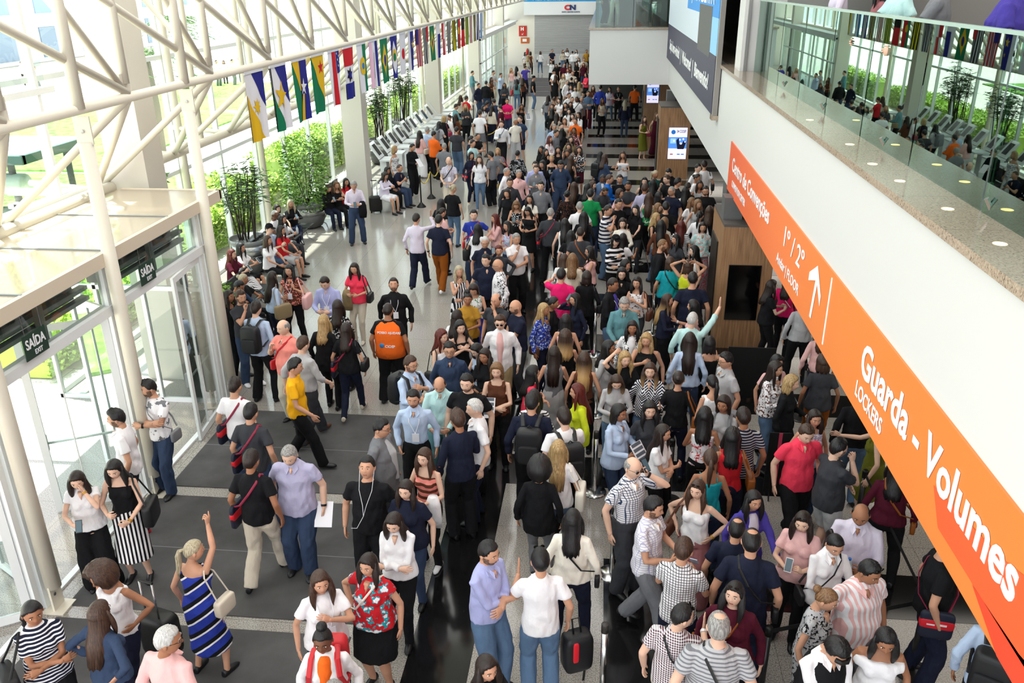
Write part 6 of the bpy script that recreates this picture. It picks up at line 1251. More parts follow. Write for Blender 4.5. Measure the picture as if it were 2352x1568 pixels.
CROWD = '''
# entrance, left
X 1345 658 -8 m quiff:k tee=w/F:w:gy jn=dn cross2,cross | bearded man in white graphic t-shirt with folded arms | yaw=-35 beard=1 cross:gy:l watch:k:l
X 1055 925 -70 m quiff:k polo=w tr=nv down | bearded man in white polo and red shoes gazing outside | shoe=rd beard=1 leg=wd
Q 680 268 22 f xlong:db flutter=w wide=k hold,face | woman in white lace blouse and wide black trousers | pitch=22 phone:k:r watch:mu:l
Q 1025 163 12 f xlong:k spag=k mid=w/V:k hold,low | woman in striped skirt rummaging in her black handbag | pitch=22 tote:k:l watch:mu:l leg=st
R 950 445 -12 f afro:b tank=w jn=nv down,hips | woman with curly brown hair in a white sleeveless top | b=1.15 yaw=-15 pitch=25 sk=3
R 250 808 48 f braid:k tee=nv/H:w tr=k cross | woman with black braid and striped t-shirt, arms folded | big:k:r b=1.1
R 840 848 165 f xlong:b long=dn jn=nv hipb,hips | long haired woman in a blue jumper, hands on hips | b=1.15
R 1440 1058 165 m short:wg shirt=pk tr=k down | grey haired man in pale pink shirt, bottom left | yaw=-55 b=1.1 glas
R 1690 278 165 f pony:gb halter=rb/d:k:w mid=rb/d:k:w up,down | blonde woman in blue banded dress pointing upwards | b=1.12 yaw=-38 bag:bg:r suitcase:k:l
T 130 64 172 m short:db tee=w jn=dn down | man in white t-shirt seen from behind near the doors | event:k:l
T 272 300 172 m short:k polo=dg jn=dn down | man in charcoal polo with pale trim seen from behind | event:k:l
T 275 724 175 m short:db polo=k tr=bg down | man in black polo and beige trousers walking away | leg=wk event:k:l
T 650 620 4 m short:gr sshirt=lv jn=dn pocket,down | grey bearded man in lilac shirt holding white paper | b=1.3 pitch=24 beard=1 paper:k:l watch:k:l
T 1330 788 0 m short:k tee=k tr=k down,pocket | man in black t-shirt with white earphones looking up | b=1.2 pitch=-14 earph watch:k:l
S 860 1258 100 m quiff:k tee=yl tr=k swingf,swingb | man in bright yellow t-shirt walking right | leg=wk
S 940 1064 150 m short:b rshirt=lg tr=dg swingf,swingb | man in pale grey shirt behind the yellow t-shirt | leg=wk2 b=1.1 shoe=br
S 795 903 -25 m bald:gr polo=sa tr=bg strap,down | bald man in a salmon pink polo | b=1.35 cross:rd yaw=-10 sk=1
S 520 750 172 m short:db shirt=lb tr=k down,hold | man in light blue shirt with a large black backpack | backpack:k coat:k:l leg=wd
S 385 638 50 m quiff:b tee=dg jn=dn chin,belly | bearded man in grey t-shirt, hand on chin | beard=1 shoe=w
S 345 543 80 m short:k shirt=dn tr=k lapphone | seated man in denim shirt reading his phone | leg=si phone:k:r pitch=25
S 405 494 85 f bun:gb tee=k tr=k lapphone | seated woman with grey blonde hair beside denim man | leg=si phone:k:r sk=3
W 245 990 82 f long:rd tee=bu wide=w/v:k lapphone | seated woman in black and white striped trousers | leg=sc phone:w:r
W 355 914 85 f long:k tee=w sk=k lapphone | seated woman in white t-shirt with bare legs | leg=si phone:w:r
S 272 640 75 f long:db tank=k tr=k down | woman half hidden behind the white door frame | 
S 665 477 140 f xlong:db blouse=lb tr=nv down,hold | long haired woman in pale blue blouse, woven bag | tote:kh:r
S 840 408 -4 f long:k flutter=br/f:sa tr=k hold,strap | woman in brown patterned blouse with a badge | badge tote:pk:l b=1.12
S 1170 487 -4 m short:db shirt=pe tr=nv hold | man in lilac blue shirt reading a booklet | pitch=30 badge
S 1430 386 -4 f xlong:db tee=co tr=bg hold | woman in raspberry top and beige trousers | pitch=14 bag:k:l coat:kh:r shoe=bg leg=ct
S 1775 540 10 m short:db blazer=k tr=k swingb,down | smiling man in black suit with name badge | inner=k badge b=1.12 pitch=-10 leg=wk beard=1
S 1720 764 180 m buzz:db tee=k tr=k down | man in orange vest reading POSSO AJUDAR | b=1.22 vest_hi sk=3
S 1262 734 175 f long:db blouse=k/f:w tr=k hold | brown haired woman in dark spotted blouse from behind |
S 1135 868 170 f long:bl cardi=k tr=k down | blonde woman in a loose black cardigan from behind |
S 1340 943 178 f long:db tee=k tr=nv down | woman in black top with event bag walking away | leg=wk event:k:l bag:k:r shoe=bg
V 520 277 20 m short:gr shirt=pp tr=dn hold | man in pinkish white shirt texting near the benches | pitch=30 leg=wd coat:k:l phone:k:r tuck=1
V 1195 653 172 m short:db shirt=pp tr=nv wave,down | man in white shirt walking away, arm raised | leg=wk watch:k:l
V 1440 668 176 m short:k polo=nv tr=ch down | man in navy polo and ochre trousers walking away | leg=wk2 shoe=w watch:k:l
V 1590 338 165 f bun:gb tee=k jn=ld down | woman in black t-shirt and jeans walking away | b=1.15 yaw=-30
V 1460 494 150 f long:k tee=k jn=dn down | black haired woman left of the black t-shirt woman |
V 1470 590 130 f pony:db tee=pk tr=k hold | ponytailed woman in a salmon pink blouse |
V 1825 604 5 m short:k tee=rb jn=dn down,hips | young man in a royal blue t-shirt with lanyard | badge cross:rd
V 1860 764 165 f long:k tee=w jn=dn down | black haired woman in white top, back turned | tote:k:l
V 1945 896 10 m short:wg polo=nv jn=dn down | grey haired man with glasses in navy polo | glas b=1.1
V 1965 1082 8 m short:k polo=nv tr=k down | dark haired heavy man in a navy polo | b=1.25 yaw=-22
V 2095 984 10 f updo:rd cardi=dg tr=dg ear,hips | red haired woman telephoning in a grey cardigan | phone:k:r
V 2105 1139 -70 m none:gr blazer=w/F:k tr=dg down | shaven headed man in black and white patterned jacket | glas inner=w
V 2280 860 25 m short:gr polo=w tr=k chin,belly | greying man in white polo drinking from a cup | b=1.15 watch:w:r
V 1660 1206 22 f long:gb tank=k/V:w wide=k/V:w chin,belly | grey blonde woman in pinstriped jumpsuit | watch:k:l
V 1830 1366 0 f bob:db tank=w/F:gn tr=rb phone | woman in white and green top looking down | pitch=32 phone:k:r
V 2070 650 -60 f long:rd long=pk tr=k cross | woman with dark red hair in pink blouse |
V 2200 728 -45 f long:k tank=lb/F:rd jn=dn belly | woman with black fringe in bright floral top |
V 2190 383 -15 f bob:db long=k sk=k down | smiling woman with brown bob in black dress |
V 2290 485 0 f wavy:lb spag=k/f:w sk=k phone | light brown haired woman in dark floral, looking down | pitch=34 phone:k:r
V 2215 263 8 m short:db shirt=dg tr=k down | man in dark grey shirt behind the black dress |
V 2305 176 5 m short:gr shirt=pk tr=nv down | grey haired man in a pink shirt | yaw=25
V 2170 153 70 m thin:gr shirt=w tr=lg down | balding grey man in white shirt, profile |
A 1135 1103 0 f bob:bl tee=gy jn=nv down,strap | woman in grey t-shirt with burgundy shoulder bag | bag:bu:l b=1.22
V 1885 24 5 f long:b tee=w jn=ld down | young woman in white t-shirt and jeans striding | leg=wk badge shoe=bg
V 1790 -15 40 f bob:db long=nv tr=nv down | woman in navy sweatshirt carrying an event bag | event:k:r
V 1555 37 0 m bald:b sshirt=pp/c:gy tr=bg low | balding man in checked pinkish shirt with badge | badge cross:k
V 240 324 42 f wavy:b long=k tr=nv lapphone | seated brown haired woman in black by the planter | leg=si phone:k:r pitch=25
V 335 302 32 f wavy:lb tank=k tr=k lapphone | seated light brown haired woman in sleeveless black | leg=si
V 435 267 42 f long:k tee=rd tr=k lap | seated black haired woman in a red top | leg=sc
V 845 189 60 f long:db blouse=pp sk=w lapphone | seated woman in pale blouse beside the suitcase | leg=si pitch=28
V 880 149 62 f bob:k long=k tr=k lap | seated woman in black behind the pale blouse | leg=si
V 1030 126 75 m buzz:b polo=nv jn=dn lapphone | seated man in navy polo leaning over his phone | leg=si phone:k:r lean=18 b=1.1
P 904 333 78 f bob:bl off=w/f:gy tr=w down | older blonde woman in pale off-shoulder blouse |
W 965 398 42 f long:gb long=k tr=nv lapphone | seated blonde woman in black, legs crossed | leg=sc phone:k:r
W 800 457 62 f bob:db tee=k tr=k lap | seated dark haired woman behind the white t-shirt man | leg=si
W 770 523 72 m buzz:wg tee=w tr=gy lap | seated white haired man in a white t-shirt | leg=si sk=4
W 860 578 80 f xlong:k long=lg tr=dg lapphone | seated woman with very long black hair | leg=si bottle:k:r
W 845 711 84 f long:db tee=rd sk=lg lap | seated girl in a red top | leg=si
W 700 690 76 m short:k tee=lb jn=dn lapphone | seated man in light blue t-shirt and jeans | leg=si hat:k
W 680 827 80 f long:b tee=w tr=k lap | seated girl in white t-shirt with long brown hair | leg=si
# kiosk area
A 175 823 160 m short:gr shirt=lb tr=k hold | man in pale blue shirt working at a kiosk | b=1.1
A 70 873 155 f xlong:db long=pk wide=w hold | woman in lilac pink top and white trousers | bag:bg:r
P 943 327 60 m short:k long=k tr=k hold | young man in black at the nearest kiosk | paper:k:r pitch=20
A 262 880 150 m short:k jacket=og tr=k hold | person in orange and black beside the kiosk man |
A 405 1038 165 m buzz:gr polo=gy tr=bg down | grey haired man in grey polo from behind | b=1.1
A 575 823 175 m short:k tee=dg jn=ld down | man in charcoal t-shirt and jeans from behind | b=1.1
A 335 748 150 f long:k tee=lg tr=k hold | woman in light grey top at the kiosks | backpack:gy
A 400 673 160 f bob:bl tee=k tr=k hold | blonde woman in black at the kiosks | bag:bu:r
A 490 658 -60 f pony:db blouse=w wide=mt hold | ponytailed woman in white blouse and mint trousers |
A 560 650 150 f long:db cardi=br tr=k hold | woman in brown cardigan at the kiosks |
A 562 514 120 m short:k shirt=tb tr=k hold | man in teal blue shirt at a kiosk | bag:kh:r
A 625 400 150 f wavy:b long=bg tr=k hold | woman in beige with wavy brown hair at kiosks |
A 705 407 140 m short:db tee=rd tr=k hold | man in a red t-shirt at the far kiosks |
A 697 514 20 f long:bl cardi=dg tr=k phone | long haired blonde in dark cardigan near kiosks | bag:k:l
A 785 69 88 m short:k jacket=tb tr=gy hold | man in grey jacket reading by the glass wall | paper:k:r
A 870 234 60 m short:k shirt=nv jn=dn down | slim man in navy shirt by the glass wall |
A 975 204 172 m short:k shirt=k jn=dn down | broad man in black shirt from behind, far left | b=1.2
A 1040 154 60 f long:db tank=br tr=k hold | long haired woman in brown beside the black shirt |
A 1070 64 70 m short:db tee=lg tr=bg hold | man in pale grey leaning by the far vestibule |
A 1170 99 60 m short:k shirt=lb tr=nv ear,down | man in pale blue shirt phoning, far left |
A 1225 229 0 f long:k blouse=dg tr=k hold | black haired woman in dark grey blouse, far left |
A 1262 439 8 m short:k polo=hp jn=dn hold | man in a bright pink polo | b=1.12
A 1450 513 22 f wavy:b off=k sk=k ear,fwd | woman in black off-shoulder dress, arm stretched out | flyer:k:l
A 1385 9 172 f xlong:k tank=w jn=ld down | black haired woman with bright red bag, far | bag:rd:l
A 1390 179 176 f xlong:k tee=tb jn=ld down | very long black haired woman with coral bag | tote:rd:l
A 1320 30 -20 f long:bl tank=pk tr=lg down | blonde woman in pink at the far left |
A 1470 158 170 f long:db tank=br tr=k down | woman in brown top with dark bag, far | bag:k:r
A 1500 -4 150 m short:b tee=vi tr=nv ear,down | man in purple t-shirt holding his ear | 
A 1612 138 100 m short:k tee=k jn=ld down | man with cap in black t-shirt standing alone | hat:k
A 890 598 176 m quiff:db tee=w sh=gy down | man in white t-shirt and grey shorts from behind | h=1.82
A 935 529 60 f long:k tee=w tr=k hold | black haired woman beside the white t-shirt and shorts |
A 985 474 150 m short:k tee=nv tr=nv down | man in navy t-shirt in the kiosk queue |
A 1050 529 150 f long:db blouse=bg jn=nv down | woman in beige blouse with brown tote | tote:br:l
A 1085 444 -160 m short:k tee=dn jn=nv down | man in blue t-shirt in the kiosk queue |
A 1175 529 -100 m short:k tee=bu jn=dn down | man in a dark burgundy t-shirt |
A 1185 738 2 m short:b shirt=w tr=k phone,down | man in white shirt with phone and shoulder strap | phone:k:r cross:gy tuck=1 h=1.82
A 1372 708 30 m buzz:gr polo=cr tr=lg down | grey haired man in a cream polo |
A 1442 673 -30 m short:b tee=dn sh=nv down | man in blue t-shirt and navy shorts | h=1.82
A 850 904 60 m buzz:k tee=k jn=nv cross | man in black t-shirt with folded arms near chain |
A 762 943 100 m short:k tee=nv tr=k down | dark haired man in navy behind the cyan t-shirt |
A 785 994 60 m short:k tee=mt jn=nv phone | young man in a pale cyan t-shirt | phone:k:r
A 1050 1150 -120 m short:k tee=gy tr=k down | man in grey t-shirt behind the woman in white |
A 1400 1138 175 f bun:k blouse=k/F:lg wide=k down | woman in black and grey swirl patterned blouse | b=1.3
# far queue, near the shutter
B 215 88 -165 f bob:b long=w jn=ld down | woman in white walking alone before the shutter | bag:k:l
B 355 64 18 m short:k tee=nv tr=k clasp | man in navy t-shirt standing before the shutter |
B 485 70 30 f long:b long=bg jn=ld down | woman in beige top, leftmost of four before shutter |
B 535 54 15 f long:k long=w tr=k cross | black haired woman in white, second of four |
B 600 84 170 f bun:k long=w jn=lg down | woman with bun in white, third of four |
B 650 69 -20 f long:k tee=w tr=k cross | black haired woman in white, rightmost of four |
B 770 67 20 m short:k tee=mu tr=k down | man in mustard by the white balcony box |
B 95 94 172 f bob:db tank=br tr=k down | woman in brown vest top at the far left wall |
B 65 134 176 f long:bl tank=bg tr=lg down | long blonde haired woman at the far left wall | bag:br:r
B 28 98 60 f long:k tee=w tr=k down | woman in white by the fire extinguisher |
B 350 193 -30 f long:b tee=w tr=k wave,down | woman in white holding up a white card | paper:k:l sk=1
B 385 308 -40 m short:k tee=w tr=k hold | man with cap in white t-shirt, queue edge | hat:k
B 405 240 0 f long:k tee=k tr=k down | black haired woman at the far queue's left edge |
B 446 222 170 f bun:k long=k tr=k down | woman with high bun in black, far queue |
B 500 228 20 m short:k tee=bu tr=k down | man in maroon in the far queue |
B 545 292 0 f wavy:rd blouse=w tr=k down | auburn haired woman in white, far queue |
B 566 240 10 f long:b tank=br tr=k down | brown haired woman in brown top, far queue |
B 603 328 0 m buzz:b tee=bg tr=k down | man with cropped hair in beige, far queue |
B 652 218 0 f long:k long=k tr=k cross | woman in black with folded arms, far queue |
B 677 168 0 f long:db tee=w tr=k down | dark haired woman near the back of the queue |
B 735 224 0 f long:rd tee=bu jn=dn down | woman in dark red t-shirt by the balcony corner |
B 741 165 10 m short:b tee=bg tr=k down | brown haired man near the white balcony box |
B 768 350 -40 f bob:k long=co tr=k cross | woman in raspberry red under the box corner |
B 395 368 160 f long:b tank=k sk=k down | slender woman in black dress, queue's left edge |
B 492 358 10 f wavy:bl tee=bg tr=k down | blonde woman in beige in the far queue |
B 588 398 175 f bun:k long=k tr=k down | woman in black from behind, mid far queue |
B 645 410 0 f long:k tee=k tr=k phone | black haired woman looking down, mid far queue |
B 525 428 60 m short:gr shirt=w tr=k down | grey haired man in white shirt, queue edge |
B 580 492 0 f long:db tee=pp jn=dn down | woman with sunglasses on head, far queue | shead
B 632 508 0 f bob:db shirt=w tr=k down | woman in white shirt, mid queue |
B 680 455 170 f long:bl tank=bg tr=k down | long haired blonde from behind in the queue |
B 735 562 10 m short:k tee=k tr=k down | man in black cap, mid queue | hat:k
B 787 562 15 m short:k rshirt=ld tr=bu hold | man in blue shirt and burgundy trousers |
B 555 582 40 m short:k tee=w tr=k down | young man in white t-shirt, mid queue |
B 595 632 20 m buzz:k tee=k tr=k down | close cropped man in black, mid queue |
B 655 630 -20 m buzz:k sshirt=w tr=k down | man in white shirt with black strap | cross:k sk=4 h=1.8
B 712 628 0 m short:gr tee=gy tr=k down | grey haired man in grey, mid queue |
B 305 614 160 f long:db blouse=gy jn=dn down | woman at the left edge with long dark hair | bag:w:l
B 380 636 175 f bun:b tank=br tr=dg down | brown haired woman from behind, left queue edge |
B 446 648 -30 f long:k tee=w tr=k chin,belly | black haired woman in white touching her face |
B 362 716 -20 f wavy:b tank=bg tr=k down | wavy brown haired woman, left queue edge |
B 352 772 170 f long:k jacket=k jn=ld down | woman in black jacket and light jeans, left edge |
B 555 772 10 f long:k tee=w tr=k down | black haired woman in white, centre queue |
B 608 832 -20 f long:db tank=w tr=k down | dark haired woman in vest top, centre queue |
B 682 815 -40 f wavy:db blouse=w tr=k phone | woman in loose white blouse, right queue edge |
B 508 888 0 f bob:lb off=bg tr=k phone | light haired woman in bare-shouldered top | phone:k:r
B 575 690 10 f long:k tee=k tr=k down | long black haired woman behind the strap man |
B 520 700 -10 f long:k tank=k tr=k down | black haired woman with headband, centre queue |
B 408 832 170 f wavy:db tank=bg tr=k down | dark curly haired woman from behind, queue centre |
B 380 958 20 m short:gr shirt=lb tr=nv down | grey haired man with glasses in pale blue | glas
B 458 945 40 m short:k tee=k tr=k down | dark haired man next to the pale blue shirt |
B 640 884 -20 m short:b polo=og tr=k down | man in a bright orange red shirt |
B 396 1026 60 m short:k sshirt=gy tr=k down | dark haired man in grey shirt, profile |
B 470 1010 150 f long:k tee=k tr=k phone | black haired woman with phone behind grey shirt | phone:k:r
B 318 1098 60 f long:rd blouse=w/F:sa tr=k hold | auburn haired woman in white and pink blouse |
B 622 998 -10 f wavy:b tee=bu/f:pk tr=k chin,down | woman in burgundy print with glasses | glas bag:pk:l
B 575 1098 20 f wavy:db tee=kh tr=k down | wavy haired woman in khaki top |
B 560 1186 -10 f wavy:db tank=lg tr=k down | smiling woman in pale grey top |
B 430 1224 0 f curly:k tank=k tr=k down | curly black haired woman in black vest top |
B 235 1218 -30 f long:k long=k tr=k down | black haired woman in black, upper left of cluster |
B 272 1252 40 f long:k long=k jn=dn chin,belly | black haired woman resting chin on her hand |
B 545 1262 -15 f wavy:b jacket=dg tr=k down | wavy haired woman in a dark jacket |
B 682 1222 0 f wavy:db tee=k/f:w sk=bu chin,belly | woman in black floral top and burgundy skirt |
B 352 1328 0 f bun:bl spag=k jn=dn phone | blonde woman in strappy black top | phone:k:r
B 575 1338 150 f xlong:b spag=k tr=k down | long brown haired woman in black vest, back turned | bag:k:r
B 462 1366 0 m short:k rshirt=dn jn=dn pocket | tall man in blue shirt, hands in pockets | pitch=34 shoe=w h=1.84
B 155 1400 0 m short:db shirt=pe tr=k down | man in blue shirt behind the grey shirt |
B 168 1444 0 m short:b rshirt=gy tr=k phone | young man in grey shirt looking at his phone | phone:k:r
B 242 1392 160 f long:k long=k tr=k down | woman in black behind the strappy black top |
B 845 498 20 f long:b blouse=br tr=k hold,fwd | woman in brown blouse with badge under the box | badge
B 937 498 170 m short:k shirt=rb tr=k down | man in blue shirt just under the balcony box |
B 1050 516 -10 f long:k cardi=pp jn=ld hold | woman in pale cardigan with red bag | bag:rd:l
B 1155 512 0 f bun:lb tee=k tr=k hold | woman in black holding a card, under balcony | badge
B 1352 494 172 m short:k tee=og tr=k down | person in orange and black near the lit totem |
B 1235 672 175 f long:gb jacket=nv jn=dn down | woman in navy jacket walking under the balcony | bag:nv:l shoe=w
B 955 648 30 f long:b tank=bg tr=k hold | slim woman in beige top standing under the balcony | shoe=sa
B 1455 862 40 f long:b spag=ol mid=ol hold | woman in olive dress by the middle totem | bag:bu:l
B 1610 818 25 f long:lb tank=bu wide=bu down | woman in burgundy jumpsuit beside the middle totem |
B 1210 1282 -8 f wavy:b off=w jn=ld phone | woman in white off-shoulder top using her phone | phone:k:r
B 930 1290 150 f long:k tee=dn jn=nv down | woman with black backpack and blue t-shirt | backpack:k
B 980 1318 130 f long:b shirt=dn jn=nv hold,fwd | woman in denim shirt reaching out |
# middle crowd
C 840 374 -4 m short:k rshirt=gy tr=k gest,down | stocky man in grey shirt gesturing | b=1.12
C 690 549 -10 f long:k tee=cr tr=k phone | black haired woman in cream looking down |
C 680 688 -18 f long:k off=k sk=k hold | woman with headband in bare-shouldered black dress | tote:br:l pitch=32 b=1.1
C 965 740 176 m buzz:gr shirt=dg tr=k down | man in charcoal shirt with event bag, back turned | event:k:l b=1.12
C 1190 505 178 f bun:k long=k/f:br sk=k down | black haired woman in black dress from behind |
C 1280 394 170 f xlong:b tee=k tr=k phone | long brown haired woman in black from behind |
C 860 97 -20 f long:k long=k tr=k down | woman in black left of the strappy top |
C 1455 412 150 f long:k long=k tr=k down | black haired woman left of the green polo |
C 1520 372 60 f wavy:b blouse=gy tr=k hold | woman in grey blouse, profile, above green polo |
C 1505 489 178 m short:k polo=gn jn=dn down | man in a bright green polo from behind | b=1.15 h=1.8
C 1360 654 178 m buzz:gr polo=w jn=nv strap,down | grey cropped man in white polo from behind |
C 1415 788 176 f xlong:k long=k tr=k down | woman with very long black hair in black |
C 1160 882 178 f xlong:k tank=w jn=dn down | long black haired woman in white vest top |
C 1240 1044 178 f xlong:k tee=k jn=dn down | long haired woman in black t-shirt, broad shoulders | b=1.25
C 1370 998 178 m buzz:db tee=dg jn=nv down | cropped man in dark t-shirt with tan strap | cross:ch
C 1520 1250 -80 f xlong:k tank=pk tr=k gest,belly | woman with glasses and long hair in pink | glas cross:br
C 1150 1360 178 f xlong:b blouse=w jn=dn down | long brown haired woman in white lace blouse |
C 1262 1354 178 f long:lb blouse=bg tr=k down | light brown haired woman in beige from behind |
C 1665 419 42 m buzz:k tee=dg jn=nv phone | bearded man in dark t-shirt reading phone | beard=1 pitch=36 phone:k:r sk=3
C 1745 289 80 m short:b shirt=az tr=dg hold | man in a vivid blue shirt |
C 1660 262 20 m buzz:k jacket=ld tr=k hold | dark skinned man in denim jacket over white | inner=w sk=4 pitch=25
C 1905 286 -5 m short:k tee=k tr=k down | smiling man in black t-shirt beside the blue shirt | b=1.15
C 2015 377 0 m short:k tee=dg tr=k cross | bearded man in charcoal t-shirt, arms folded | beard=1
C 1885 477 60 f bob:b tee=pk tr=k down | brown haired woman in pink, profile |
C 1875 610 30 m short:k tee=k jn=dn down | grinning man in black t-shirt behind striped polo |
C 1725 699 60 m short:db polo=w/h:nv jn=ld chin,belly | man in white and navy striped polo | b=1.15
C 1940 869 0 f bob:db jacket=cr tr=dg hold | dark haired woman in a cream jacket | inner=w sk=1
C 1840 1096 20 f bob:k long=k/h:w tr=k chest,belly | person in black and white striped jumper and cap | hat:k
C 1935 1084 150 f xlong:k tee=w jn=dn gest,down | girl with long black hair in white t-shirt |
C 2130 694 -30 f long:k tee=k tr=dg hold,push | woman in black with pearl necklace |
D 770 319 -5 f long:k tank=k tr=k down | woman with sunglasses on her head under balcony | shead
D 772 414 172 m short:b shirt=lv tr=k down | man in lilac shirt from behind |
D 905 227 42 f pony:gb tee=te tr=k hold | blonde woman with high ponytail in dark green |
D 1110 177 -20 m short:k jacket=k tr=k phone | young man in black jacket looking down | pitch=32 inner=w
D 1085 292 -60 m short:b tee=k tr=k chin,belly | brown haired man in black, hand at mouth | sk=1
D 880 354 160 f long:k tee=k tr=k down | black haired woman left of brown haired man |
D 1205 334 120 m short:k tee=k tr=k down | dark haired man beside the middle totem |
D 1150 442 -50 m buzz:gr tee=nv tr=k down | heavy man with glasses in navy t-shirt | b=1.25 glas
D 1480 142 42 m short:k shirt=w tr=k down | dark haired man in a white shirt by totem |
D 1580 103 176 m short:db tee=w tr=k down | person in white t-shirt from behind by totem | bag:k:r
D 1465 277 60 f bun:db tee=w jn=dn down | woman with pink hair flower in white top |
D 1345 402 150 m short:db tee=k tr=k down | brown haired man from behind near the post |
D 1320 454 162 f xlong:k tank=w jn=ld down | black haired woman in white vest near bearded man |
D 1510 364 10 f long:db tank=lg tr=k down | dark haired woman in pale vest behind bearded man | sk=3
D 1592 439 0 m short:k tee=k tr=k down | heavy bearded man with glasses, printed black t-shirt | b=1.4 beard=1 glas
D 1395 591 42 f long:lb tee=w jn=dn down | light haired woman in white t-shirt |
D 1480 619 30 f wavy:lb tank=lg tr=k down | woman with greying wavy hair in pale top |
D 1645 716 162 f wavy:b tee=k tr=k down | tousled brown haired person by the near totem |
D 1515 778 160 f pony:k jacket=w jn=dn down | black ponytailed woman in white jacket |
D 1060 658 176 m short:k tee=k jn=dn down | man in black t-shirt with small white logo | b=1.12
D 830 534 172 f xlong:b halter=gn/F:cr tr=k down | brown haired woman in green tropical print top | bag:w:l
D 945 519 100 f long:k tee=k tr=k down | black haired woman in shadow, profile |
D 935 667 60 f long:lb tee=bg tr=k down | fair haired woman in beige, profile |
D 910 799 60 f long:bl tank=k jn=ld hold | blonde woman in black vest top |
D 1030 868 150 f bob:lb long=bg tr=k down | light brown haired woman behind the long hair |
D 995 904 176 f xlong:k long=br tr=dg down | long black haired woman in brown from behind |
D 1265 914 170 f xlong:rd tee=w/H:k tr=k down | long burgundy haired woman from behind |
D 1560 924 -5 f bob:db blouse=mt/F:sa wide=gy/f:rd down | woman in pastel crop top by the oak totem |
D 1215 1087 -60 f long:k tee=dg tr=k hold,down | black haired woman in grey top, profile |
D 990 1154 90 m buzz:lb jacket=k tr=kh down | bearded man in black jacket, profile | beard=1 inner=w b=1.1
D 1465 1239 -80 f xlong:k tank=w jn=dn down | pale woman with long black hair, profile | sk=1
F 675 318 0 f bob:k shirt=k tr=k down | woman with glasses in buttoned black blouse | glas sk=1
F 700 224 60 f bob:k jacket=k tr=k down | black haired woman in black jacket, profile |
F 545 447 62 m short:db blazer=k jn=ld hold | man in dark blazer with badge, looking right | inner=vi badge
F 865 427 -20 f long:k tank=w/F:br tr=dg belly,chest | woman in white branch print sleeveless blouse | bag:br:l
F 705 639 0 m short:gr shirt=tb jn=ld low | man in teal shirt looking down | pitch=26 b=1.1
F 800 948 0 f long:k jacket=w/F:k tr=k down | woman in leaf print jacket over white top | inner=w sk=3
F 975 1097 -10 f wavy:bl tank=k tr=k chest,down | broad blonde woman in black vest top | b=1.35
F 700 1317 20 f wavy:bl tee=k tr=k hair,gest | blonde woman with choker holding her hair back | choker sk=1
F 250 372 176 f bob:db jacket=k tr=k down | grey brown haired woman in black coat, behind | bag:k:r shoe=hp
F 1255 204 178 f bob:b tee=tl jn=nv down | woman in a turquoise t-shirt from behind | cross:k b=1.3
F 1475 236 170 f bob:b tank=ygr tr=k hair | woman in lime top, hands in her hair | b=1.15
F 1530 388 178 m short:k tee=nv jn=dn down | broad man in navy t-shirt from behind | b=1.25 h=1.8
F 1200 634 75 f xlong:om long=nv tr=k hold | woman with streaked blonde hair in navy, profile |
F 1560 712 -110 f long:k tank=pk tr=br gest,down | dark haired woman wearing a white watch | watch:w:r
F 1520 864 160 m buzz:wg rshirt=mt jn=ld reach,down | grey cropped man in aqua shirt touching the totem | glas b=1.15
F 1495 1112 176 f xlong:db blouse=lb jn=dn down | long haired woman in lilac blue blouse, behind |
F 1735 1164 176 f bob:k spag=k tr=k gest,hold | black haired woman in low backed black top |
F 490 1189 70 f long:k blouse=lg tr=k down | dark haired woman in pale grey blouse, profile | sk=3
F 220 1344 178 f xlong:om tank=br tr=k down | woman with long ombre hair in brown top |
E 1560 1084 178 f curly:om tank=k tr=k phone | woman with long curly ombre hair from behind |
E 1425 1277 176 f xlong:db tank=gy mid=lg phone,down | long dark haired woman in grey vest top | phone:k:r
E 1565 889 176 f xlong:k spag=pk tr=k down | long black haired woman in pale pink top |
E 1280 744 62 f long:bl blouse=rb/f:lb jn=nv down | blonde woman in blue patterned shirt | cross:br
E 1395 671 90 f bun:k tee=k tr=k down | black haired woman with grey strap, profile | cross:gy
E 1700 626 -60 f long:k long=nv tr=k ear,down | black haired woman phoning beside the pink polo | phone:k:r
E 1510 344 178 m short:k polo=hp jn=dn down,ear | man in hot pink polo from behind | b=1.12
E 985 707 -60 m none:k tee=nv jn=dg cross | bald bearded man in navy, arms folded | beard=1 b=1.15
E 740 624 -25 m bald:k polo=dg tr=nv down,face | balding man in dark polo touching his face | b=1.2
E 385 614 10 f topbun:k tee=mu tr=k gest,belly | woman with top bun in mustard top | sk=3
E 780 884 0 m quiff:b blazer=w tr=kh down | man in white blazer and sunglasses | inner=pk sung b=1.05 watch:k:l
E 240 838 150 f long:db blouse=w tr=k down | dark haired woman behind the mustard top |
E 285 947 28 f wavy:k spag=k wide=k chest,chest | curly black haired woman in a black dress | bag:k:l b=1.1 sk=1
E 50 1057 60 f wavy:rd spag=w jn=ld hold | auburn haired woman in white strappy top | bag:k:r
E 165 1202 8 m short:k shirt=dn tr=k down | young man with glasses in a denim shirt | glas
E 545 1187 -40 f long:k tank=lb jn=dn phone | dark haired woman in pale blue using phone | pitch=30 phone:w:r
E 605 1282 -20 f long:db long=k tr=k belly | young woman in black top with necklace |
G 1365 564 0 f bob:lb tank=br tr=k belly | woman with coppery bob in brown sleeveless top | flyer:k:l b=1.1
G 300 486 58 m short:b rshirt=lb jn=ld gest,chest | bearded man with glasses wearing backpack straps | beard=1 glas backpack:k
G 680 689 4 m bald:b shirt=mt jn=tb low | bald man in mint green shirt | pitch=28 watch:k:l b=1.1
G 360 887 4 m short:k shirt=lb tr=k pocket,down | bearded man in light blue shirt and name tag | beard=1 tuck=1 badge
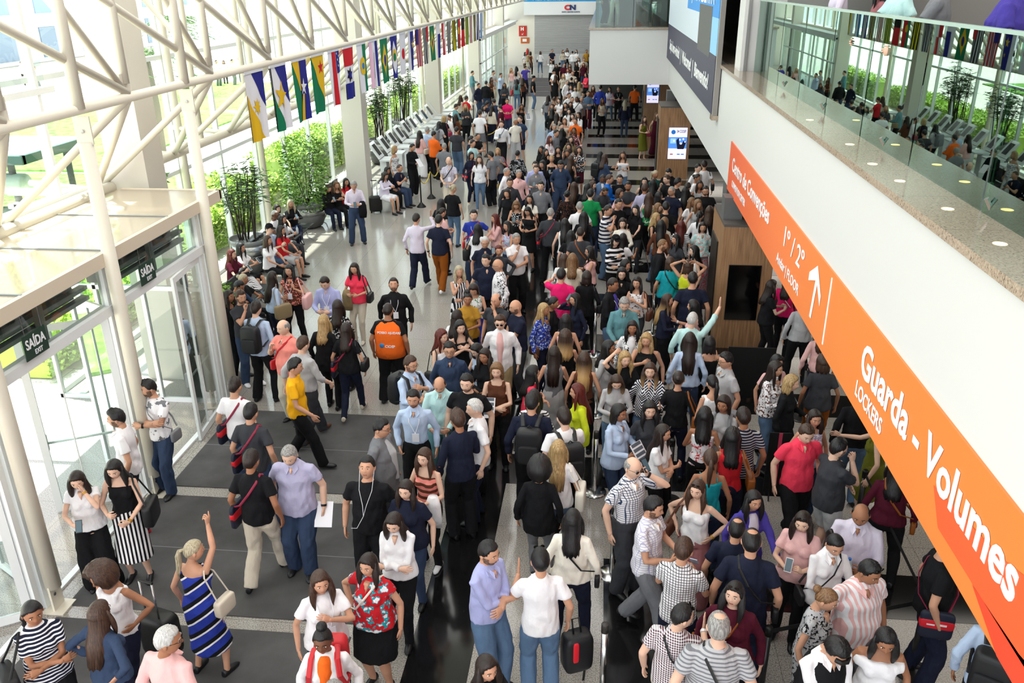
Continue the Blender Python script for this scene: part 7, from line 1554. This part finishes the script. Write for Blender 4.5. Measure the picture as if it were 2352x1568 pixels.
G 1010 697 -8 m short:k tee=k tr=k down | heavy man in plain black t-shirt | b=1.3 beard=1
G 1130 1011 -70 m short:wg polo=w tr=nv down | silver haired man in white polo, profile | sk=1
G 905 1157 -150 m quiff:b shirt=nv tr=k hold,down | man in navy shirt facing away from camera | phone:k:l h=1.8
G 1770 609 110 f long:k tee=co tr=k cross | black haired woman in coral top, profile |
H 370 640 178 m short:k shirt=nv tr=k down | man with large black backpack, dark shirt | backpack:k b=1.2 h=1.8
H 400 596 -178 f long:k blouse=w/H:k jn=dn down | woman in fine striped blouse behind the backpack |
H 775 821 -160 m short:db sshirt=w tr=k gest,down | man with glasses in white shirt and backpack | glas backpack:k b=1.15
H 955 509 -80 f xlong:rd jacket=ygr tr=k down | auburn haired woman in a lime jacket |
J 910 44 176 f xlong:bl tee=w jn=ld down | long blonde haired woman in white t-shirt | tote:cr:r
H 1390 344 4 f xlong:om long=lg jn=ld phone | girl in grey jumper with a red phone | phone:rd:r pitch=30
H 1800 247 -4 f long:om blouse=nv/z:w jn=ld down,gest | woman in navy and white zigzag blouse | badge b=1.18
H 1400 752 52 f bob:k shirt=lb jn=dn hold | woman in light blue shirt holding a leaflet | flyer:k:l sk=3 b=1.15
H 1790 708 8 f wavy:k tee=dg sk=k down | black haired woman in dark green lace top | sk=1
L 660 274 62 f xlong:db tee=w tr=k cross | woman in white t-shirt, sunglasses in her hair | shead
J 740 217 178 f afro:k cardi=k jn=gy down | woman with big black curly hair in black | 
J 1040 674 176 f long:k blouse=cr tr=nv down | black haired woman in cream blouse from behind | b=1.18 cross:k
J 1570 172 42 m bald:gr sshirt=w/c:dn tr=dg down,ear | bald man in checked shirt on the phone | b=1.22 tuck=1 sung phone:k:l watch:k:l sk=1
J 1745 534 65 m quiff:k sshirt=w/c:lv tr=gy hold | bearded man in white checked shirt with can | beard=1 can leg=wk b=1.1
J 2185 376 -28 f xlong:b strapless=w wide=rs hips | woman in white strapless top and mauve trousers | b=1.12 shead bag:br:r watch:mu:l sk=1
J 2040 934 160 m short:b sshirt=w/c:dg jn=nv phone | man in grid checked shirt with blue phone | phone:lb:r
K 450 269 60 m short:k rshirt=pe jn=ld cross | man in periwinkle shirt and jeans, arms folded | beard=1 b=1.1
K 950 376 -168 m short:k polo=w jn=ld down,gest | man in white polo gesturing, back turned | shead b=1.02
K 440 1292 40 f long:db long=k tr=k phone | dark haired woman with lit phone, bottom edge | phone:mt:r
T 1600 1221 -5 f long:db blouse=w tr=k cross | woman in loose white blouse, arms folded | pitch=22 watch:mu:r
T 1700 964 -10 f long:db tee=nv jn=dn down | woman in navy t-shirt with round red print | b=1.2 logo
T 1870 677 -18 f long:b spag=sa/h:br tr=k hold,hold | woman in multicoloured striped top with bottle | bottle:k:r coat:w:l shoe=w
T 1445 419 80 m short:k blazer=gy tr=dg down | man in grey suit, profile | inner=lg b=1.3 glas
U 970 377 -14 f xlong:db flutter=rd/F:tl:w sk=k hips,down | woman in red and teal floral blouse, black skirt | b=1.35 cross:cr
U 510 529 32 f xlong:b tee=w jn=nv down,chest | woman in white t-shirt with badge, bottom centre | badge b=1.15
U 545 1042 8 f topbun:k cardi=w jn=nv down | woman with frizzy bun and red backpack straps | inner=og sk=4 backpack:rd
U 650 1525 0 m short:gr tee=k tr=k down | grey haired man at the very bottom edge |
L 1060 137 172 f wavy:k halter=w/F:rd tr=k down,hold | dark curly haired woman in red patterned halter | sk=3
L 1240 14 -28 f bob:db tee=lg tr=dg belly | young woman in pale t-shirt with backpack straps | backpack:gy
L 1420 144 -170 m short:db sshirt=nv/H:lg tr=k down | brown haired man in blue striped shirt, behind |
L 1315 324 178 f wavy:k tank=rd tr=nv down | woman in bright red sleeveless top | bag:ch:r
L 1115 519 178 f pony:b spag=tl jn=dn down | woman with hair clip in teal strappy top | sk=3
L 1960 239 10 m short:b sshirt=co tr=k down | man in a coral red shirt walking | leg=wk pitch=22 b=1.1 sk=1
L 2045 138 10 f long:db tank=lv/f:w jn=dn down | older woman beside the red shirt |
L 1490 862 20 f long:k jacket=vi tr=k down,push | black haired woman in a violet jacket | inner=pp
L 2250 409 110 m short:k polo=dg sh=lg chin,belly | man in dark polo with white collar stripe | b=1.2 beard=1
L 1350 1144 165 m thin:k polo=nv tr=nv down | man with thinning crown in navy, upper one |
L 1490 1244 172 m thin:k polo=nv jn=nv down | man with thinning crown in navy polo, lower one | cross:k b=1.12
L 1960 1039 -22 f xlong:db tee=pk tr=k phone | woman in pale pink t-shirt with phone | shead pitch=14 phone:w:r b=1.1
L 2220 1214 8 f pony:k shirt=w tr=k belly | woman in white shirt, black hair over shoulder | cross:k pitch=22
O 1310 1144 -20 m bald:k shirt=pp tr=nv hold | bald bearded man in pale pink shirt | b=1.18 pitch=22 beard=1 bottle:k:r sk=3
I 1345 327 62 f bob:bl long=k wide=k down,hold | woman with blonde bob in long black dress | phone:w:r sk=1
I 1190 189 55 f long:db blouse=w/f:br jn=ld phone | dark haired woman in white floral blouse | phone:w:r
I 1215 129 20 f bob:k tee=pk tr=k down | woman with sunglasses behind the floral blouse | shead
I 745 109 -70 m short:k polo=lg tr=lg down | man with glasses in light grey polo | glas
I 600 344 -160 f pony:k tank=w tr=k down | black haired woman in white top from behind |
I 255 307 172 f bun:db long=k jn=nv down | woman in black with large tan handbag | tote:ch:r
I 1690 138 178 f bob:b tee=dg tr=ch down | woman in grey knit top and ochre trousers |
P 1893 742 176 f long:b long=pk tr=nv down | person in dusty pink jumper beside orange sign |
P 1812 628 150 f long:db long=hp tr=k down | person in magenta top beside the near totem |
P 1850 676 176 f bob:k blouse=lg tr=k down | person in pale grey top beside the sign |
P 1770 640 100 f long:db tee=k tr=k phone | woman with lit phone beside the near totem | phone:mt:r
P 1984 885 176 m short:k long=k jn=ld down | man in black jumper partly under the sign |
P 2030 948 -115 f long:db tank=ol sk=ol fwd,down | woman in olive green dress reaching out | b=1.1
P 2066 1052 160 f long:k long=bu tr=k down | woman in burgundy top under the orange sign | cross:ch b=1.15
P 2178 1222 80 m short:k tee=k jn=nv down | man in black t-shirt with event bag, right | event:k:r leg=wd b=1.15
P 2322 1385 150 m buzz:gr shirt=lb tr=k down | person in pale blue with black backpack, bottom right | backpack:k
N 930 414 20 m short:k sshirt=pk/V:w tr=gy down | large man in pink striped shirt | b=1.5 shead yaw=15 sk=3 pitch=18
N 530 671 60 f bun:lb flutter=lg/f:k mid=lg/f:k down | woman with ginger bun in black print dress | pitch=20 b=1.12
N 625 1029 18 m fringe:k shirt=w tr=k cross | man in black waistcoat and white sleeves | gilet:k pitch=36 b=1.15 watch:k:l
N 1125 999 -10 f xlong:k off=w tr=w down | woman in white off-shoulder blouse, bottom right | pitch=22 sk=3 b=1.1
M 625 854 160 m short:k sshirt=bu/g:w tr=bg gest,down | man in burgundy gingham shirt, hand raised | b=1.18 yaw=-50 shead cross:k watch:w:r
M 1000 954 178 m thin:gr sshirt=lg/H:gy tr=k down | balding grey man in striped shirt from behind | b=1.3 cross:k:r
M 1140 659 -14 f long:k long=bu tr=k down | woman in burgundy jumper looking up, white sunglasses | b=1.4 shead cross:ch pitch=-4 yaw=-12 sk=1
# gallery above
P 1905 -60 -90 m short:db shirt=pp tr=nv hold | person in lilac shirt at the balcony rail | X=3.28 Y=13.2 z0=4.85 phone:k:r
P 1960 -60 -100 f long:k tee=rs tr=dg down | person in dull pink at the balcony rail | X=3.5 Y=12.0 z0=4.85
P 2020 -60 -80 m short:b tee=mt tr=lg rail,down | person in mint t-shirt leaning on the balcony rail | X=3.3 Y=10.6 z0=4.85
P 2120 -60 -110 m short:k tee=gy tr=kh rail | person in grey t-shirt at the balcony rail | X=3.3 Y=9.4 z0=4.85 b=1.1
P 2240 -60 -120 m short:k tee=vi jn=dn rail,down | person in violet blue t-shirt at the balcony rail | X=3.35 Y=7.9 z0=4.85 b=1.4
P 2345 -60 -80 f long:db tee=w tr=dg down | person with white badge at the balcony rail | X=3.35 Y=6.7 z0=4.85 badge
P 1430 -60 10 f long:k tank=w tr=cr cross | person in cream trousers on the far balcony box | X=.35 Y=35.2 z0=4.85 shoe=w
P 1400 -60 60 m short:k tee=k tr=k down | person in dark clothes on the far balcony box | X=-.05 Y=36.5 z0=4.85
P 1500 -60 160 m short:db shirt=nv tr=dg down | person in navy on the far balcony box | X=1.5 Y=36.4 z0=4.85
# outside the glass
P 495 137 60 m short:k shirt=w tr=gy down | person in white outside, leftmost beyond the flags | z0=-.03
P 513 138 20 f bob:k tee=w tr=k down | person in white outside, second beyond the flags | z0=-.03
P 531 135 90 m short:db shirt=w tr=gy down | person in white outside, third beyond the flags | z0=-.03
P 549 130 -60 m short:k shirt=w tr=gy down | person in white outside, nearest the first flag | z0=-.03
P 47 140 60 m short:k shirt=w tr=k down | person in white walking outside at top left | leg=wk z0=-.03
P 58 158 90 m short:gr shirt=w tr=dg swingf | person in white striding outside at top left | leg=wk z0=-.03
P 76 152 100 m short:k shirt=w tr=gy down | second person in white outside at top left | z0=-.03
P 627 330 -120 f long:b tee=rd tr=w down | person in red outside behind the hedge | leg=si z0=-.03
P 832 213 150 m buzz:gr tee=lg tr=gy down | grey clothed person outside by the second column | z0=-.03
'''
NP = crowd(CROWD)
flush_jobs()
finish_jobs()
print('people', NP)
# lettering becomes plain mesh
dg = bpy.context.evaluated_depsgraph_get()
for o in [x for x in SC.objects if x.type == 'FONT']:
    me = bpy.data.meshes.new_from_object(o.evaluated_get(dg), depsgraph=dg); n = o.name
    c = bpy.data.objects.new('tmp_text', me); COL.objects.link(c); c.parent = o.parent; c.matrix_parent_inverse = o.matrix_parent_inverse.copy(); c.location = o.location; c.rotation_euler = o.rotation_euler; c.scale = o.scale
    if not me.materials: me.materials.append(o.data.materials[0])
    bpy.data.objects.remove(o); c.name = n
# ---------------------------------------------------------------- loose luggage
sx_, sy_ = at(864, 488)
t = empty('wheeled_suitcase', (sx_, sy_, 0), R(20)); tag(t, 'small black wheeled suitcase standing by the second column bench', 'suitcase')
b = MB(); rbox(b, (0, 0, .28), (.20, .12, .24)); b.build('shell', M_BLACK, t, True)
for s in (-1, 1):
    MB().tube([(s*.08, .06, .48), (s*.08, .06, .98)], .011, 8).build('handle_tube', M_CHROME, t, True); MB().tube([(s*.14-.02, 0, .04), (s*.14+.02, 0, .04)], .04, 12).build('wheel', M_BLACK, t)
MB().tube([(-.09, .06, .98), (.09, .06, .98)], .015, 8).build('grip', M_BLACK, t)
sx_, sy_ = at(1325, 1485, .5)
t = empty('backpack', (sx_, sy_, .22), R(25)); tag(t, 'black and red backpack hanging from the hand of the man in white polo', 'backpack')
b = MB(); rbox(b, (0, 0, .24), (.15, .10, .22)); b.build('main_bag', mat('bag_k', PAL['k'], .6), t, True)
b = MB(); rbox(b, (-.05, -.09, .30), (.03, .02, .12)); b.build('red_flap', mat('bag_band_red', '#d8202e', .5), t, True)
MB().tube([(-.04, 0, .45), (-.05, .02, .62), (.02, .02, .62), (.04, 0, .45)], .010, 6).build('handle', M_BLACK, t, True)
MB().tube([(.06, 0, .05), (.09, 0, -.05), (.08, 0, -.18)], [(.014, .004)]*3, 6).build('loose_strap', M_BLACK, t)
t = empty('baby_stroller', (*at(1122, 435), 0), R(-30)); tag(t, 'empty black stroller with yellow wheels near the woman in grey t-shirt', 'stroller')
MB().tube([(-.22, .30, .95), (-.22, -.05, .45), (-.22, -.40, .12)], .014, 8).build('frame', M_BLACK, t, True); MB().tube([(.22, .30, .95), (.22, -.05, .45), (.22, -.40, .12)], .014, 8).build('frame', M_BLACK, t, True)
MB().tube([(-.22, .30, .95), (.22, .30, .95)], .018, 8).build('handle', M_BLACK, t, True); MB().tube([(-.22, .28, .12), (-.22, -.05, .5)], .012, 8).build('rear_strut', M_BLACK, t, True); MB().tube([(.22, .28, .12), (.22, -.05, .5)], .012, 8).build('rear_strut', M_BLACK, t, True)
b = MB(); rbox(b, (0, 0, .50), (.19, .22, .05)); b.build('seat', M_SEAT, t, True); b = MB(); rbox(b, (0, .20, .70), (.19, .05, .2)); b.build('backrest', M_SEAT, t, True)
for x_, y_ in ((-.24, -.40), (.24, -.40), (-.24, .28), (.24, .28)): MB().tube([(x_-.02, y_, .09), (x_+.02, y_, .09)], .09, 14).build('wheel', mat('wheel_yellow', '#c9a23a', .5), t)
